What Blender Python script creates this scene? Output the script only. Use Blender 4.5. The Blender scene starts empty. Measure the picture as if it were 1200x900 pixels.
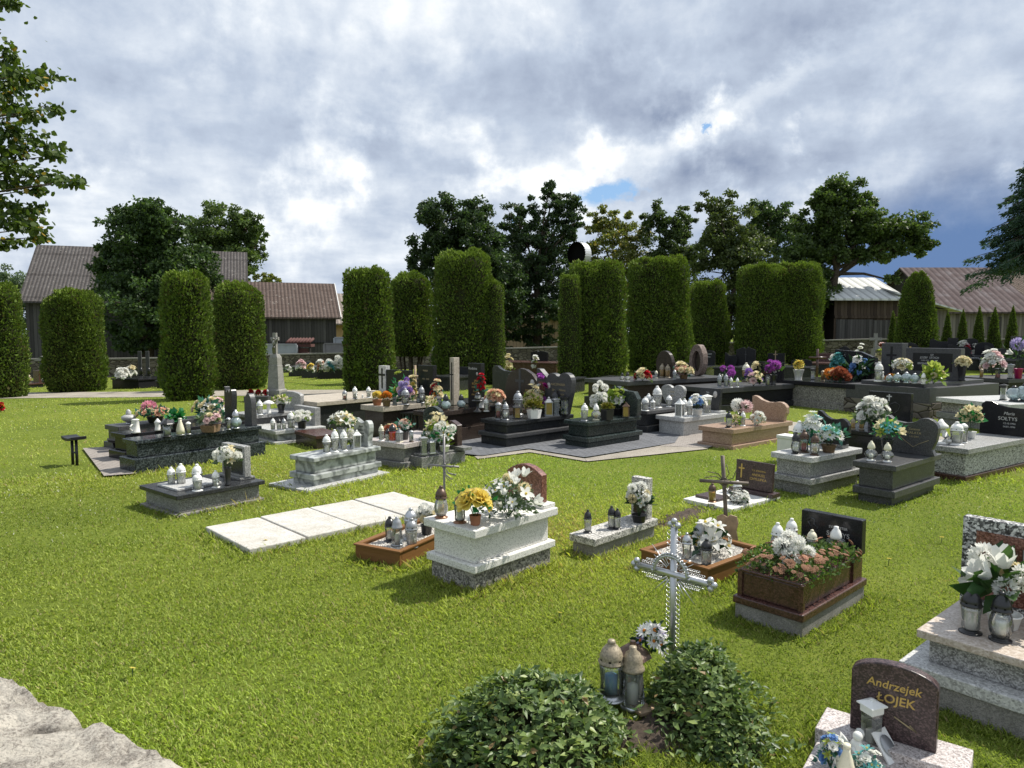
import bpy, math, random
import numpy as np
from mathutils import Vector, Matrix
R = math.radians
random.seed(7)
rng = np.random.default_rng(7)
scene = bpy.context.scene
COL = scene.collection

# ------------------------------------------------------------------ camera and measuring
F, CX, CY, HORIZ, CAMH = 832.0, 600.0, 450.0, 390.0, 2.0
TH = math.atan((CY - HORIZ) / F)
CT, ST = math.cos(TH), math.sin(TH)

def sstep(a, b, x):
    t = min(1, max(0, (x - a) / (b - a)))
    return t * t * (3 - 2 * t)

def hgt(x, y):
    """terrain: the churchyard rises a little towards the far right"""
    r = math.hypot(x, y)
    return 0.55 * sstep(16, 42, r) * max(-1, min(1, x / 22.0))

def hgt_np(x, y):
    r = np.hypot(x, y)
    t = np.clip((r - 16) / 26.0, 0, 1)
    return 0.55 * t * t * (3 - 2 * t) * np.clip(x / 22.0, -1, 1)

def ray(px, py):
    a = (px - CX) / F
    b = -(py - CY) / F
    return (a, CT + b * ST, -ST + b * CT)

def P(px, py, z=None):
    """point of the ground (or of the level z) measured in the photograph"""
    d = ray(px, py)
    zz = 0.0 if z is None else z
    for _ in range(14):
        t = (zz - CAMH) / d[2]
        x, y = t * d[0], t * d[1]
        if z is not None:
            break
        zz = hgt(x, y)
    return Vector((x, y, zz))

def AT(px, py, Y):
    d = ray(px, py)
    t = Y / d[1]
    return Vector((t * d[0], Y, CAMH + t * d[2]))

def HZ(p, py):
    b = (CY - py) / F
    return CAMH + p[1] * (b * CT - ST) / (CT + b * ST)

def MPP(p):
    return p[1] / F

cam_d = bpy.data.cameras.new('camera')
cam = bpy.data.objects.new('camera', cam_d)
COL.objects.link(cam)
cam_d.sensor_width = 36
cam_d.lens = F / 1200 * 36
cam_d.clip_start = 0.05
cam_d.clip_end = 3000
cam.location = (0, 0, CAMH)
cam.rotation_euler = (R(90) - TH, 0, 0)
scene.camera = cam

# ------------------------------------------------------------------ node helpers and materials
class NT:
    def __init__(s, tree):
        s.t = tree
    def n(s, typ, **kw):
        nd = s.t.nodes.new(typ)
        for k, v in kw.items():
            setattr(nd, k, v)
        return nd
    def put(s, sock, v):
        if hasattr(v, 'is_linked') or isinstance(v, bpy.types.NodeSocket):
            s.t.links.new(v, sock)
        else:
            if isinstance(v, (tuple, list)) and len(v) == 3 and sock.type == 'RGBA':
                v = (*v, 1)
            sock.default_value = v
    def math(s, op, a, b=0.0, c=None, clamp=False):
        nd = s.n('ShaderNodeMath', operation=op, use_clamp=clamp)
        s.put(nd.inputs[0], a)
        s.put(nd.inputs[1], b)
        if c is not None:
            s.put(nd.inputs[2], c)
        return nd.outputs[0]
    def mix(s, f, a, b, blend='MIX'):
        nd = s.n('ShaderNodeMix', data_type='RGBA', blend_type=blend)
        s.put(nd.inputs[0], f)
        s.put(nd.inputs[6], a)
        s.put(nd.inputs[7], b)
        return nd.outputs[2]
    def ramp(s, f, stops, interp='LINEAR'):
        nd = s.n('ShaderNodeValToRGB')
        nd.color_ramp.interpolation = interp
        el = nd.color_ramp.elements
        while len(el) < len(stops):
            el.new(0.5)
        for e, (p, c) in zip(el, stops):
            e.position = p
            e.color = (*c, 1) if len(c) == 3 else c
        s.put(nd.inputs[0], f)
        return nd.outputs[0]
    def noise(s, vec, scale, detail=4, rough=0.5, dist=0.0):
        nd = s.n('ShaderNodeTexNoise')
        s.put(nd.inputs['Vector'], vec)
        nd.inputs['Scale'].default_value = scale
        nd.inputs['Detail'].default_value = detail
        nd.inputs['Roughness'].default_value = rough
        nd.inputs['Distortion'].default_value = dist
        return nd.outputs[0]
    def vor(s, vec, scale, feature='F1', out=0):
        nd = s.n('ShaderNodeTexVoronoi', feature=feature)
        s.put(nd.inputs['Vector'], vec)
        nd.inputs['Scale'].default_value = scale
        return nd.outputs[out]
    def objco(s):
        return s.n('ShaderNodeTexCoord').outputs['Object']
    def worldco(s):
        return s.n('ShaderNodeNewGeometry').outputs['Position']
    def bump(s, h, strength=0.3, dist=0.01):
        nd = s.n('ShaderNodeBump')
        nd.inputs['Strength'].default_value = strength
        nd.inputs['Distance'].default_value = dist
        s.put(nd.inputs['Height'], h)
        return nd.outputs[0]

MATS = {}
def new_mat(name):
    m = bpy.data.materials.new(name)
    m.use_nodes = True
    t = m.node_tree
    b = t.nodes['Principled BSDF']
    MATS[name] = m
    return m, NT(t), b

def plain(name, col, rough=0.5, metal=0.0, var=0.12, scale=9.0, spec=0.5, bump=0.0):
    if name in MATS:
        return MATS[name]
    m, k, b = new_mat(name)
    co = k.objco()
    f = k.noise(co, scale, 5, 0.6)
    lo = tuple(c * (1 - var * 1.6) for c in col)
    hi = tuple(min(1, c * (1 + var)) for c in col)
    k.put(b.inputs['Base Color'], k.ramp(f, [(0.3, lo), (0.7, hi)]))
    b.inputs['Roughness'].default_value = rough
    b.inputs['Metallic'].default_value = metal
    b.inputs['Specular IOR Level'].default_value = spec
    if bump:
        k.put(b.inputs['Normal'], k.bump(k.noise(co, scale * 6, 6, 0.7), bump, 0.01))
    return m

def granite(name, cols, scale=160.0, rough=0.3, stain=0.25, spec=0.5, stain_col=(0.10, 0.09, 0.07), bump=0.0):
    """speckled stone: grains picked from cols, with broad weathering stains"""
    m, k, b = new_mat(name)
    co = k.objco()
    g = k.vor(co, scale, 'F1', 1)
    sep = k.n('ShaderNodeSeparateColor')
    k.put(sep.inputs[0], g)
    mixv = k.math('ADD', k.math('MULTIPLY', sep.outputs[0], 0.6), k.math('MULTIPLY', k.noise(co, scale * 0.4, 3, 0.6), 0.45))
    n = len(cols)
    c = k.ramp(mixv, [(0.22 + 0.56 * i / max(1, n - 1), cols[i]) for i in range(n)])
    st = k.noise(co, 5.0, 6, 0.65, 0.4)
    stf = k.math('MULTIPLY', k.math('SUBTRACT', st, 0.45, clamp=True), stain * 5, clamp=True)
    c = k.mix(stf, c, k.mix(0.5, c, stain_col))
    k.put(b.inputs['Base Color'], c)
    rr = k.math('ADD', k.math('MULTIPLY', st, 0.25), rough - 0.1, clamp=True)
    k.put(b.inputs['Roughness'], rr)
    b.inputs['Specular IOR Level'].default_value = spec
    if bump:
        k.put(b.inputs['Normal'], k.bump(k.math('ADD', mixv, st), bump, 0.006))
    return m

def veined(name, cols, scale=3.0, rough=0.3, dist=3.0):
    m, k, b = new_mat(name)
    co = k.objco()
    w = k.n('ShaderNodeTexWave', wave_type='BANDS', bands_direction='DIAGONAL')
    w.inputs['Scale'].default_value = scale
    w.inputs['Distortion'].default_value = dist * 3
    w.inputs['Detail'].default_value = 4
    w.inputs['Detail Scale'].default_value = 1.6
    k.put(w.inputs['Vector'], co)
    n = len(cols)
    f = k.math('ADD', k.math('MULTIPLY', w.outputs[1], 0.7), k.math('MULTIPLY', k.noise(co, 60, 4, 0.7), 0.3))
    k.put(b.inputs['Base Color'], k.ramp(f, [(0.1 + 0.8 * i / max(1, n - 1), cols[i]) for i in range(n)]))
    b.inputs['Roughness'].default_value = rough
    return m

granite('black_granite', [(0.008, 0.008, 0.009), (0.014, 0.014, 0.016), (0.03, 0.03, 0.034)], 260, 0.16, 0.1, 0.22, (0.03, 0.03, 0.03))
granite('dark_granite', [(0.010, 0.011, 0.012), (0.020, 0.022, 0.024), (0.05, 0.052, 0.056)], 170, 0.22, 0.2, 0.3)
granite('blue_black_granite', [(0.008, 0.011, 0.015), (0.016, 0.022, 0.027), (0.07, 0.085, 0.09)], 70, 0.2, 0.15, 0.35)
granite('green_granite', [(0.008, 0.014, 0.013), (0.018, 0.028, 0.026), (0.055, 0.07, 0.065)], 90, 0.2, 0.2, 0.35)
granite('slate_granite', [(0.03, 0.031, 0.033), (0.052, 0.053, 0.056), (0.09, 0.09, 0.094)], 120, 0.35, 0.3, 0.35)
granite('grey_granite', [(0.10, 0.10, 0.10), (0.24, 0.24, 0.235), (0.46, 0.46, 0.45)], 130, 0.4, 0.3, 0.5)
granite('mid_granite', [(0.06, 0.06, 0.058), (0.15, 0.15, 0.145), (0.30, 0.30, 0.29)], 130, 0.45, 0.45, 0.5)
granite('light_granite', [(0.26, 0.26, 0.25), (0.44, 0.44, 0.43), (0.60, 0.60, 0.58)], 110, 0.4, 0.25, 0.5)
granite('pink_granite', [(0.20, 0.17, 0.16), (0.46, 0.41, 0.39), (0.62, 0.57, 0.55)], 150, 0.35, 0.2, 0.5)
granite('tan_granite', [(0.20, 0.12, 0.075), (0.33, 0.215, 0.145), (0.46, 0.33, 0.24)], 120, 0.3, 0.25, 0.5)
granite('sand_granite', [(0.36, 0.29, 0.23), (0.48, 0.41, 0.34), (0.58, 0.51, 0.45)], 90, 0.3, 0.25, 0.5)
granite('maroon_granite', [(0.03, 0.013, 0.011), (0.055, 0.022, 0.018), (0.11, 0.052, 0.043)], 130, 0.25, 0.15, 0.5)
granite('red_granite', [(0.07, 0.025, 0.018), (0.15, 0.055, 0.04), (0.27, 0.13, 0.10)], 110, 0.25, 0.15, 0.5)
granite('plum_granite', [(0.018, 0.010, 0.011), (0.034, 0.018, 0.019), (0.11, 0.07, 0.07)], 150, 0.28, 0.12, 0.5)
granite('brown_granite', [(0.018, 0.013, 0.011), (0.035, 0.026, 0.022), (0.07, 0.055, 0.048)], 150, 0.18, 0.15, 0.3)
granite('beige_stone', [(0.30, 0.26, 0.20), (0.40, 0.35, 0.28), (0.47, 0.42, 0.35)], 60, 0.55, 0.4, 0.4)
granite('white_terrazzo', [(0.34, 0.33, 0.30), (0.64, 0.63, 0.59), (0.70, 0.69, 0.65), (0.74, 0.73, 0.69)], 170, 0.65, 0.16, 0.35, (0.3, 0.27, 0.21), 0.12)
granite('terrazzo', [(0.10, 0.10, 0.095), (0.36, 0.35, 0.32), (0.66, 0.64, 0.60)], 95, 0.6, 0.35, 0.4, (0.12, 0.11, 0.08), 0.1)
granite('pebble_wash', [(0.06, 0.058, 0.05), (0.20, 0.19, 0.17), (0.40, 0.38, 0.34)], 75, 0.85, 0.6, 0.3, (0.06, 0.055, 0.04), 0.5)
granite('pebble_pale', [(0.05, 0.05, 0.045), (0.34, 0.34, 0.31), (0.58, 0.58, 0.54)], 75, 0.8, 0.25, 0.3, (0.1, 0.1, 0.08), 0.4)
granite('bold_terrazzo', [(0.015, 0.015, 0.016), (0.10, 0.10, 0.10), (0.66, 0.66, 0.64)], 85, 0.5, 0.1, 0.4)
granite('concrete', [(0.15, 0.145, 0.13), (0.23, 0.22, 0.20), (0.30, 0.285, 0.26)], 190, 0.85, 0.7, 0.3, (0.07, 0.068, 0.05), 0.35)
granite('pale_concrete', [(0.38, 0.365, 0.33), (0.50, 0.485, 0.45), (0.56, 0.545, 0.505)], 90, 0.85, 0.8, 0.3, (0.30, 0.27, 0.21), 0.25)
granite('old_stone', [(0.14, 0.135, 0.12), (0.24, 0.235, 0.22), (0.33, 0.32, 0.30)], 170, 0.85, 0.6, 0.3, (0.07, 0.07, 0.06), 0.35)
veined('grey_marble', [(0.13, 0.14, 0.14), (0.24, 0.255, 0.25), (0.31, 0.33, 0.32), (0.36, 0.38, 0.37), (0.42, 0.44, 0.43)], 1.7, 0.35, 6.0)
plain('gravel_white', (0.55, 0.52, 0.47), 0.8, var=0.35, scale=60)
plain('black_metal', (0.012, 0.012, 0.013), 0.4, 0.2)
plain('steel', (0.50, 0.51, 0.52), 0.3, 0.8, 0.08)
plain('grey_iron', (0.22, 0.21, 0.21), 0.5, 0.5)
plain('rust_iron', (0.13, 0.105, 0.085), 0.65, 0.2, 0.3)
plain('gold_letter', (0.50, 0.34, 0.10), 0.4, 0.3, 0.05)
plain('tan_letter', (0.36, 0.29, 0.16), 0.5, 0.1, 0.05)
plain('silver_letter', (0.50, 0.50, 0.49), 0.5, 0.1, 0.05)
plain('white_plastic', (0.78, 0.78, 0.75), 0.4, 0, 0.04)
plain('cream_plastic', (0.70, 0.66, 0.50), 0.4, 0, 0.06)
plain('grey_plastic', (0.33, 0.34, 0.35), 0.35, 0.4, 0.08)
plain('black_plastic', (0.02, 0.02, 0.021), 0.32, 0, 0.1)
plain('brown_plastic', (0.10, 0.06, 0.04), 0.4, 0.3, 0.15)
plain('copper_plastic', (0.26, 0.13, 0.07), 0.35, 0.4, 0.2)
plain('gold_plastic', (0.31, 0.26, 0.18), 0.5, 0.2, 0.3, 30)
plain('ceramic', (0.72, 0.71, 0.67), 0.25, 0, 0.04)
plain('grey_ceramic', (0.42, 0.42, 0.41), 0.3, 0, 0.2, 25)
plain('terracotta', (0.36, 0.15, 0.08), 0.75, 0, 0.15)
plain('wicker', (0.22, 0.14, 0.08), 0.8, 0, 0.3, 40, bump=0.4)
plain('magenta_pot', (0.35, 0.01, 0.10), 0.35)
plain('wax_white', (0.75, 0.74, 0.70), 0.5, 0, 0.03)
plain('wax_red', (0.45, 0.02, 0.025), 0.4, 0, 0.06)
plain('wax_blue', (0.10, 0.30, 0.55), 0.4, 0, 0.06)
plain('wax_gold', (0.45, 0.30, 0.08), 0.4, 0.1, 0.1)
plain('pale_wood', (0.33, 0.24, 0.15), 0.75, 0, 0.2, 20)
plain('photo_oval', (0.45, 0.43, 0.40), 0.3, 0, 0.25, 60)
plain('soil', (0.07, 0.05, 0.035), 0.95, 0, 0.45, 30, bump=0.8)

def glass_mat(name, tint, gloss=0.16, dens=0.30):
    m, k, b = new_mat(name)
    t = m.node_tree
    out = t.nodes['Material Output']
    t.nodes.remove(b)
    tr = k.n('ShaderNodeBsdfTransparent')
    tr.inputs[0].default_value = (*tint, 1)
    gl = k.n('ShaderNodeBsdfGlossy')
    gl.inputs['Roughness'].default_value = 0.06
    df = k.n('ShaderNodeBsdfDiffuse')
    df.inputs[0].default_value = (*[min(1, c * 0.7) for c in tint], 1)
    mx = k.n('ShaderNodeMixShader')
    mx.inputs[0].default_value = dens
    t.links.new(tr.outputs[0], mx.inputs[1])
    t.links.new(df.outputs[0], mx.inputs[2])
    fr = k.n('ShaderNodeFresnel')
    fr.inputs[0].default_value = 1.5
    m2 = k.n('ShaderNodeMixShader')
    t.links.new(k.math('ADD', fr.outputs[0], gloss * 0.5, clamp=True), m2.inputs[0])
    t.links.new(mx.outputs[0], m2.inputs[1])
    t.links.new(gl.outputs[0], m2.inputs[2])
    t.links.new(m2.outputs[0], out.inputs[0])
    return m
glass_mat('clear_glass', (0.92, 0.94, 0.91), 0.14, 0.12)
glass_mat('milky_glass', (0.93, 0.94, 0.91), 0.14, 0.30)
glass_mat('grey_glass', (0.62, 0.66, 0.68), 0.25, 0.35)
glass_mat('amber_glass', (0.75, 0.50, 0.18), 0.2, 0.45)
glass_mat('aqua_glass', (0.70, 0.86, 0.88), 0.25, 0.45)
glass_mat('red_glass', (0.75, 0.05, 0.05), 0.16, 0.6)

def leaf_mat(name, transl=0.35, rough=0.55, spec=0.35, gain=1.0):
    """foliage: colour of each leaf from its own attribute, thin leaves let light through"""
    m, k, b = new_mat(name)
    t = m.node_tree
    out = t.nodes['Material Output']
    a = k.n('ShaderNodeAttribute', attribute_name='leaf')
    c = a.outputs['Color']
    if gain != 1.0:
        c = k.mix(1.0, c, (gain, gain, gain), 'MULTIPLY')
    k.put(b.inputs['Base Color'], c)
    b.inputs['Roughness'].default_value = rough
    b.inputs['Specular IOR Level'].default_value = spec
    tl = k.n('ShaderNodeBsdfTranslucent')
    k.put(tl.inputs[0], k.mix(1.0, c, (1.15, 1.25, 0.6), 'MULTIPLY'))
    mx = k.n('ShaderNodeMixShader')
    mx.inputs[0].default_value = transl
    t.links.new(b.outputs[0], mx.inputs[1])
    t.links.new(tl.outputs[0], mx.inputs[2])
    t.links.new(mx.outputs[0], out.inputs[0])
    return m
leaf_mat('leaf_tree', 0.36, 0.5, 0.35, 1.6)
leaf_mat('leaf_thuja', 0.22, 0.7, 0.2)
leaf_mat('leaf_grass', 0.42, 0.6, 0.25)
leaf_mat('leaf_gloss', 0.28, 0.42, 0.35)

PETAL = dict(white=(0.86, 0.86, 0.81), cream=(0.78, 0.70, 0.45), yellow=(0.84, 0.68, 0.16), orange=(0.72, 0.27, 0.04), rust=(0.34, 0.10, 0.05),
             red=(0.50, 0.015, 0.03), pink=(0.75, 0.33, 0.42), peach=(0.78, 0.48, 0.34), purple=(0.38, 0.09, 0.42), violet=(0.26, 0.14, 0.46),
             magenta=(0.45, 0.03, 0.25), blue=(0.20, 0.36, 0.66), teal=(0.14, 0.42, 0.42), lime=(0.42, 0.50, 0.10), green=(0.06, 0.20, 0.05),
             sedum=(0.52, 0.31, 0.20), palepink=(0.78, 0.58, 0.58), lilac=(0.48, 0.42, 0.68))
def petal_mat(c):
    n = 'petal_' + c
    if n in MATS:
        return MATS[n]
    m, k, b = new_mat(n)
    col = PETAL[c]
    co = k.objco()
    f = k.noise(co, 25, 3, 0.6)
    k.put(b.inputs['Base Color'], k.ramp(f, [(0.3, tuple(x * 0.78 for x in col)), (0.7, col)]))
    b.inputs['Roughness'].default_value = 0.6
    b.inputs['Specular IOR Level'].default_value = 0.2
    t = m.node_tree
    tl = k.n('ShaderNodeBsdfTranslucent')
    tl.inputs[0].default_value = (*col, 1)
    mx = k.n('ShaderNodeMixShader')
    mx.inputs[0].default_value = 0.38
    t.links.new(b.outputs[0], mx.inputs[1])
    t.links.new(tl.outputs[0], mx.inputs[2])
    t.links.new(mx.outputs[0], t.nodes['Material Output'].inputs[0])
    return m

def planks(name, cols, width=0.16, axis=0, rough=0.8):
    """weathered boards: every board its own tone, dark joints"""
    m, k, b = new_mat(name)
    co = k.objco()
    sp = k.n('ShaderNodeSeparateXYZ')
    k.put(sp.inputs[0], co)
    u = k.math('DIVIDE', sp.outputs[axis], width)
    fl = k.math('FLOOR', u)
    wn = k.n('ShaderNodeTexWhiteNoise', noise_dimensions='1D')
    k.put(wn.inputs['W'], fl)
    st = k.n('ShaderNodeMapping')
    k.put(st.inputs[0], co)
    st.inputs['Scale'].default_value = (9, 9, 0.7) if axis != 2 else (0.7, 0.7, 9)
    gr = k.noise(st.outputs[0], 1.6, 6, 0.65)
    v = k.math('ADD', k.math('MULTIPLY', wn.outputs[0], 0.5), k.math('MULTIPLY', gr, 0.55))
    n = len(cols)
    c = k.ramp(v, [(0.2 + 0.6 * i / (n - 1), cols[i]) for i in range(n)])
    fr = k.math('FRACT', u)
    edge = k.math('LESS_THAN', k.math('ABSOLUTE', k.math('SUBTRACT', fr, 0.5)), 0.46)
    c = k.mix(edge, tuple(x * 0.25 for x in cols[0]), c)
    k.put(b.inputs['Base Color'], c)
    b.inputs['Roughness'].default_value = rough
    b.inputs['Specular IOR Level'].default_value = 0.2
    k.put(b.inputs['Normal'], k.bump(k.math('ADD', k.math('MULTIPLY', edge, 0.6), k.math('MULTIPLY', gr, 0.3)), 0.6, 0.03))
    return m
planks('dark_planks', [(0.018, 0.017, 0.017), (0.034, 0.032, 0.031), (0.06, 0.056, 0.052)], 0.2)
planks('shed_planks', [(0.04, 0.038, 0.037), (0.068, 0.064, 0.062), (0.11, 0.104, 0.10)], 0.2)
planks('brown_planks', [(0.035, 0.025, 0.019), (0.065, 0.046, 0.034), (0.10, 0.075, 0.055)], 0.22)
planks('grey_planks', [(0.10, 0.09, 0.08), (0.17, 0.15, 0.135), (0.26, 0.235, 0.21)], 0.22)
planks('grey_gate_planks', [(0.045, 0.043, 0.042), (0.075, 0.07, 0.068), (0.11, 0.105, 0.10)], 0.18)
planks('beige_planks', [(0.26, 0.18, 0.12), (0.32, 0.23, 0.16), (0.36, 0.27, 0.20)], 0.3)
planks('box_wood', [(0.10, 0.045, 0.016), (0.17, 0.08, 0.028), (0.23, 0.12, 0.05)], 0.35, 2, 0.5)

def sheet_roof(name, cols, pitch=0.18, axis=0, blotch=0.5, rough=0.75, rows=0.0):
    m, k, b = new_mat(name)
    co = k.objco()
    sp = k.n('ShaderNodeSeparateXYZ')
    k.put(sp.inputs[0], co)
    w = k.math('SINE', k.math('MULTIPLY', sp.outputs[axis], 2 * math.pi / pitch))
    st = k.noise(co, 0.9, 8, 0.7)
    f = k.math('ADD', k.math('MULTIPLY', st, blotch), k.math('MULTIPLY', k.noise(co, 9, 4, 0.7), 1 - blotch))
    n = len(cols)
    c = k.ramp(f, [(0.3 + 0.42 * i / (n - 1), cols[i]) for i in range(n)])
    c = k.mix(k.math('MULTIPLY', k.math('LESS_THAN', w, -0.6), 0.45), c, tuple(x * 0.35 for x in cols[0]))
    h = k.math('MULTIPLY', w, 0.5)
    if rows:
        r = k.math('FRACT', k.math('DIVIDE', sp.outputs[2], rows))
        h = k.math('ADD', h, r)
        c = k.mix(k.math('MULTIPLY', k.math('LESS_THAN', r, 0.10), 0.3), c, tuple(x * 0.3 for x in cols[0]))
        lich = k.math('GREATER_THAN', k.noise(co, 4, 6, 0.8), 0.63)
        c = k.mix(k.math('MULTIPLY', lich, 0.7), c, (0.42, 0.40, 0.36))
    k.put(b.inputs['Base Color'], c)
    b.inputs['Roughness'].default_value = rough
    b.inputs['Specular IOR Level'].default_value = 0.06
    k.put(b.inputs['Normal'], k.bump(h, 0.7, 0.05))
    return m
sheet_roof('asbestos_roof', [(0.06, 0.053, 0.05), (0.105, 0.096, 0.093), (0.18, 0.172, 0.168)], 0.22, 0, 0.35, 0.9, 1.6)
sheet_roof('shingle_roof', [(0.075, 0.055, 0.048), (0.12, 0.092, 0.08), (0.18, 0.145, 0.13)], 0.25, 0, 0.4, 0.9, 0.28)
sheet_roof('tin_roof', [(0.50, 0.51, 0.49), (0.64, 0.65, 0.63), (0.72, 0.73, 0.71)], 0.6, 0, 0.6, 0.5)
sheet_roof('rust_roof', [(0.075, 0.055, 0.054), (0.105, 0.082, 0.082), (0.19, 0.175, 0.18)], 0.5, 0, 0.75, 0.9)
sheet_roof('brown_roof', [(0.07, 0.05, 0.043), (0.11, 0.085, 0.07), (0.15, 0.12, 0.10)], 0.3, 0, 0.4, 0.9, 0.3)
sheet_roof('tan_roof', [(0.22, 0.19, 0.165), (0.28, 0.24, 0.21), (0.34, 0.30, 0.27)], 0.3, 0, 0.4, 0.9, 0.35)

def rubble(name, cols, scale=4.0):
    m, k, b = new_mat(name)
    co = k.objco()
    mp = k.n('ShaderNodeMapping')
    k.put(mp.inputs[0], co)
    mp.inputs['Scale'].default_value = (1, 1, 1.8)
    v = mp.outputs[0]
    col = k.vor(v, scale, 'F1', 1)
    sep = k.n('ShaderNodeSeparateColor')
    k.put(sep.inputs[0], col)
    ed = k.vor(v, scale, 'DISTANCE_TO_EDGE', 0)
    f = k.math('ADD', k.math('MULTIPLY', sep.outputs[0], 0.6), k.math('MULTIPLY', k.noise(co, 14, 5, 0.7), 0.4))
    n = len(cols)
    c = k.ramp(f, [(0.2 + 0.6 * i / (n - 1), cols[i]) for i in range(n)])
    joint = k.math('LESS_THAN', ed, 0.045)
    c = k.mix(joint, c, tuple(x * 0.5 for x in cols[0]))
    k.put(b.inputs['Base Color'], c)
    b.inputs['Roughness'].default_value = 0.9
    b.inputs['Specular IOR Level'].default_value = 0.2
    k.put(b.inputs['Normal'], k.bump(k.math('MINIMUM', ed, 0.15), 1.0, 0.12))
    return m
rubble('rubble_stone', [(0.07, 0.06, 0.05), (0.12, 0.105, 0.085), (0.19, 0.17, 0.14)], 3.2)

# ------------------------------------------------------------------ objects
def tag(o, label=None, cat=None, group=None, kind=None):
    if label: o['label'] = label
    if cat: o['category'] = cat
    if group: o['group'] = group
    if kind: o['kind'] = kind
    return o

def empty(name, loc, rz=0.0, label=None, cat=None, group=None):
    o = bpy.data.objects.new(name, None)
    o.empty_display_size = 0.1
    o.location = loc
    o.rotation_euler = (0, 0, rz)
    COL.objects.link(o)
    return tag(o, label, cat, group)

def link(name, me, parent=None):
    o = bpy.data.objects.new(name, me)
    COL.objects.link(o)
    if parent is not None:
        o.parent = parent
    return o

class MB:
    def __init__(s):
        s.v, s.f, s.m, s.sm = [], [], [], []
    def add(s, vs, fs, mi=0, smooth=False):
        o = len(s.v)
        s.v += [tuple(p) for p in vs]
        s.f += [tuple(i + o for i in f) for f in fs]
        s.m += [mi] * len(fs)
        s.sm += [smooth] * len(fs)
        return s
    def box(s, x0, x1, y0, y1, z0, z1, mi=0):
        return s.add([(x0, y0, z0), (x1, y0, z0), (x1, y1, z0), (x0, y1, z0), (x0, y0, z1), (x1, y0, z1), (x1, y1, z1), (x0, y1, z1)],
                     [(0, 3, 2, 1), (4, 5, 6, 7), (0, 1, 5, 4), (1, 2, 6, 5), (2, 3, 7, 6), (3, 0, 4, 7)], mi)
    def prism(s, poly, y0, y1, mi=0):
        """outline in x,z given a thickness along y"""
        n = len(poly)
        vs = [(x, y0, z) for x, z in poly] + [(x, y1, z) for x, z in poly]
        fs = [tuple(range(n)), tuple(range(2 * n - 1, n - 1, -1))]
        fs += [(i, i + n, (i + 1) % n + n, (i + 1) % n) for i in range(n)]
        return s.add(vs, fs, mi)
    def lathe(s, prof, seg=16, c=(0, 0, 0), mi=0, smooth=True, rot=0.0, sx=1.0, sy=1.0):
        vs, fs = [], []
        for r, z in prof:
            for i in range(seg):
                a = 2 * math.pi * i / seg + rot
                vs.append((c[0] + r * sx * math.cos(a), c[1] + r * sy * math.sin(a), c[2] + z))
        for j in range(len(prof) - 1):
            for i in range(seg):
                a, b = j * seg + i, j * seg + (i + 1) % seg
                fs.append((a, b, b + seg, a + seg))
        if prof[0][0] > 1e-5: fs.append(tuple(range(seg - 1, -1, -1)))
        if prof[-1][0] > 1e-5: fs.append(tuple(range((len(prof) - 1) * seg, len(prof) * seg)))
        return s.add(vs, fs, mi, smooth)
    def tube(s, pts, rad, seg=8, mi=0, smooth=True, caps=True):
        pts = [Vector(p) for p in pts]
        n = len(pts)
        if not hasattr(rad, '__len__'): rad = [rad] * n
        vs, fs = [], []
        up = Vector((0, 0, 1))
        for i, p in enumerate(pts):
            d = (pts[min(i + 1, n - 1)] - pts[max(i - 1, 0)]).normalized()
            a = d.cross(up)
            if a.length < 1e-3: a = d.cross(Vector((1, 0, 0)))
            a.normalize()
            b = d.cross(a)
            for k in range(seg):
                t = 2 * math.pi * k / seg
                vs.append(p + (a * math.cos(t) + b * math.sin(t)) * rad[i])
        for j in range(n - 1):
            for k in range(seg):
                a, b = j * seg + k, j * seg + (k + 1) % seg
                fs.append((a, a + seg, b + seg, b))
        if caps:
            fs.append(tuple(range(seg)))
            fs.append(tuple(range(n * seg - 1, (n - 1) * seg - 1, -1)))
        return s.add(vs, fs, mi, smooth)
    def ball(s, c, r, mi=0, seg=12, rings=7, sz=1.0):
        pr = [(r * math.sin(math.pi * i / rings), -r * sz * math.cos(math.pi * i / rings)) for i in range(rings + 1)]
        pr[0] = (1e-6, pr[0][1]); pr[-1] = (1e-6, pr[-1][1])
        return s.lathe(pr, seg, c, mi)
    def torus(s, c, R0, r0, ax=(0, 0, 1), seg=14, sub=6, mi=0, a0=0.0, a1=2 * math.pi):
        ax = Vector(ax).normalized()
        u = ax.cross(Vector((0, 0, 1)))
        if u.length < 1e-3: u = Vector((1, 0, 0))
        u.normalize()
        w = ax.cross(u)
        pts = [Vector(c) + (u * math.cos(a0 + (a1 - a0) * i / seg) + w * math.sin(a0 + (a1 - a0) * i / seg)) * R0 for i in range(seg + 1)]
        return s.tube(pts, r0, sub, mi)
    def mesh(s, name, mats):
        me = bpy.data.meshes.new(name)
        me.from_pydata(s.v, [], s.f)
        for m in mats:
            me.materials.append(MATS[m] if isinstance(m, str) else m)
        me.polygons.foreach_set('material_index', s.m)
        me.polygons.foreach_set('use_smooth', s.sm)
        me.update()
        return me
    def build(s, name, mats, parent=None, bevel=0.0):
        if not isinstance(mats, (list, tuple)): mats = [mats]
        o = link(name, s.mesh(name, mats), parent)
        if bevel:
            b = o.modifiers.new('bevel', 'BEVEL')
            b.width = bevel
            b.segments = 2
            b.limit_method = 'ANGLE'
        return o

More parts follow.
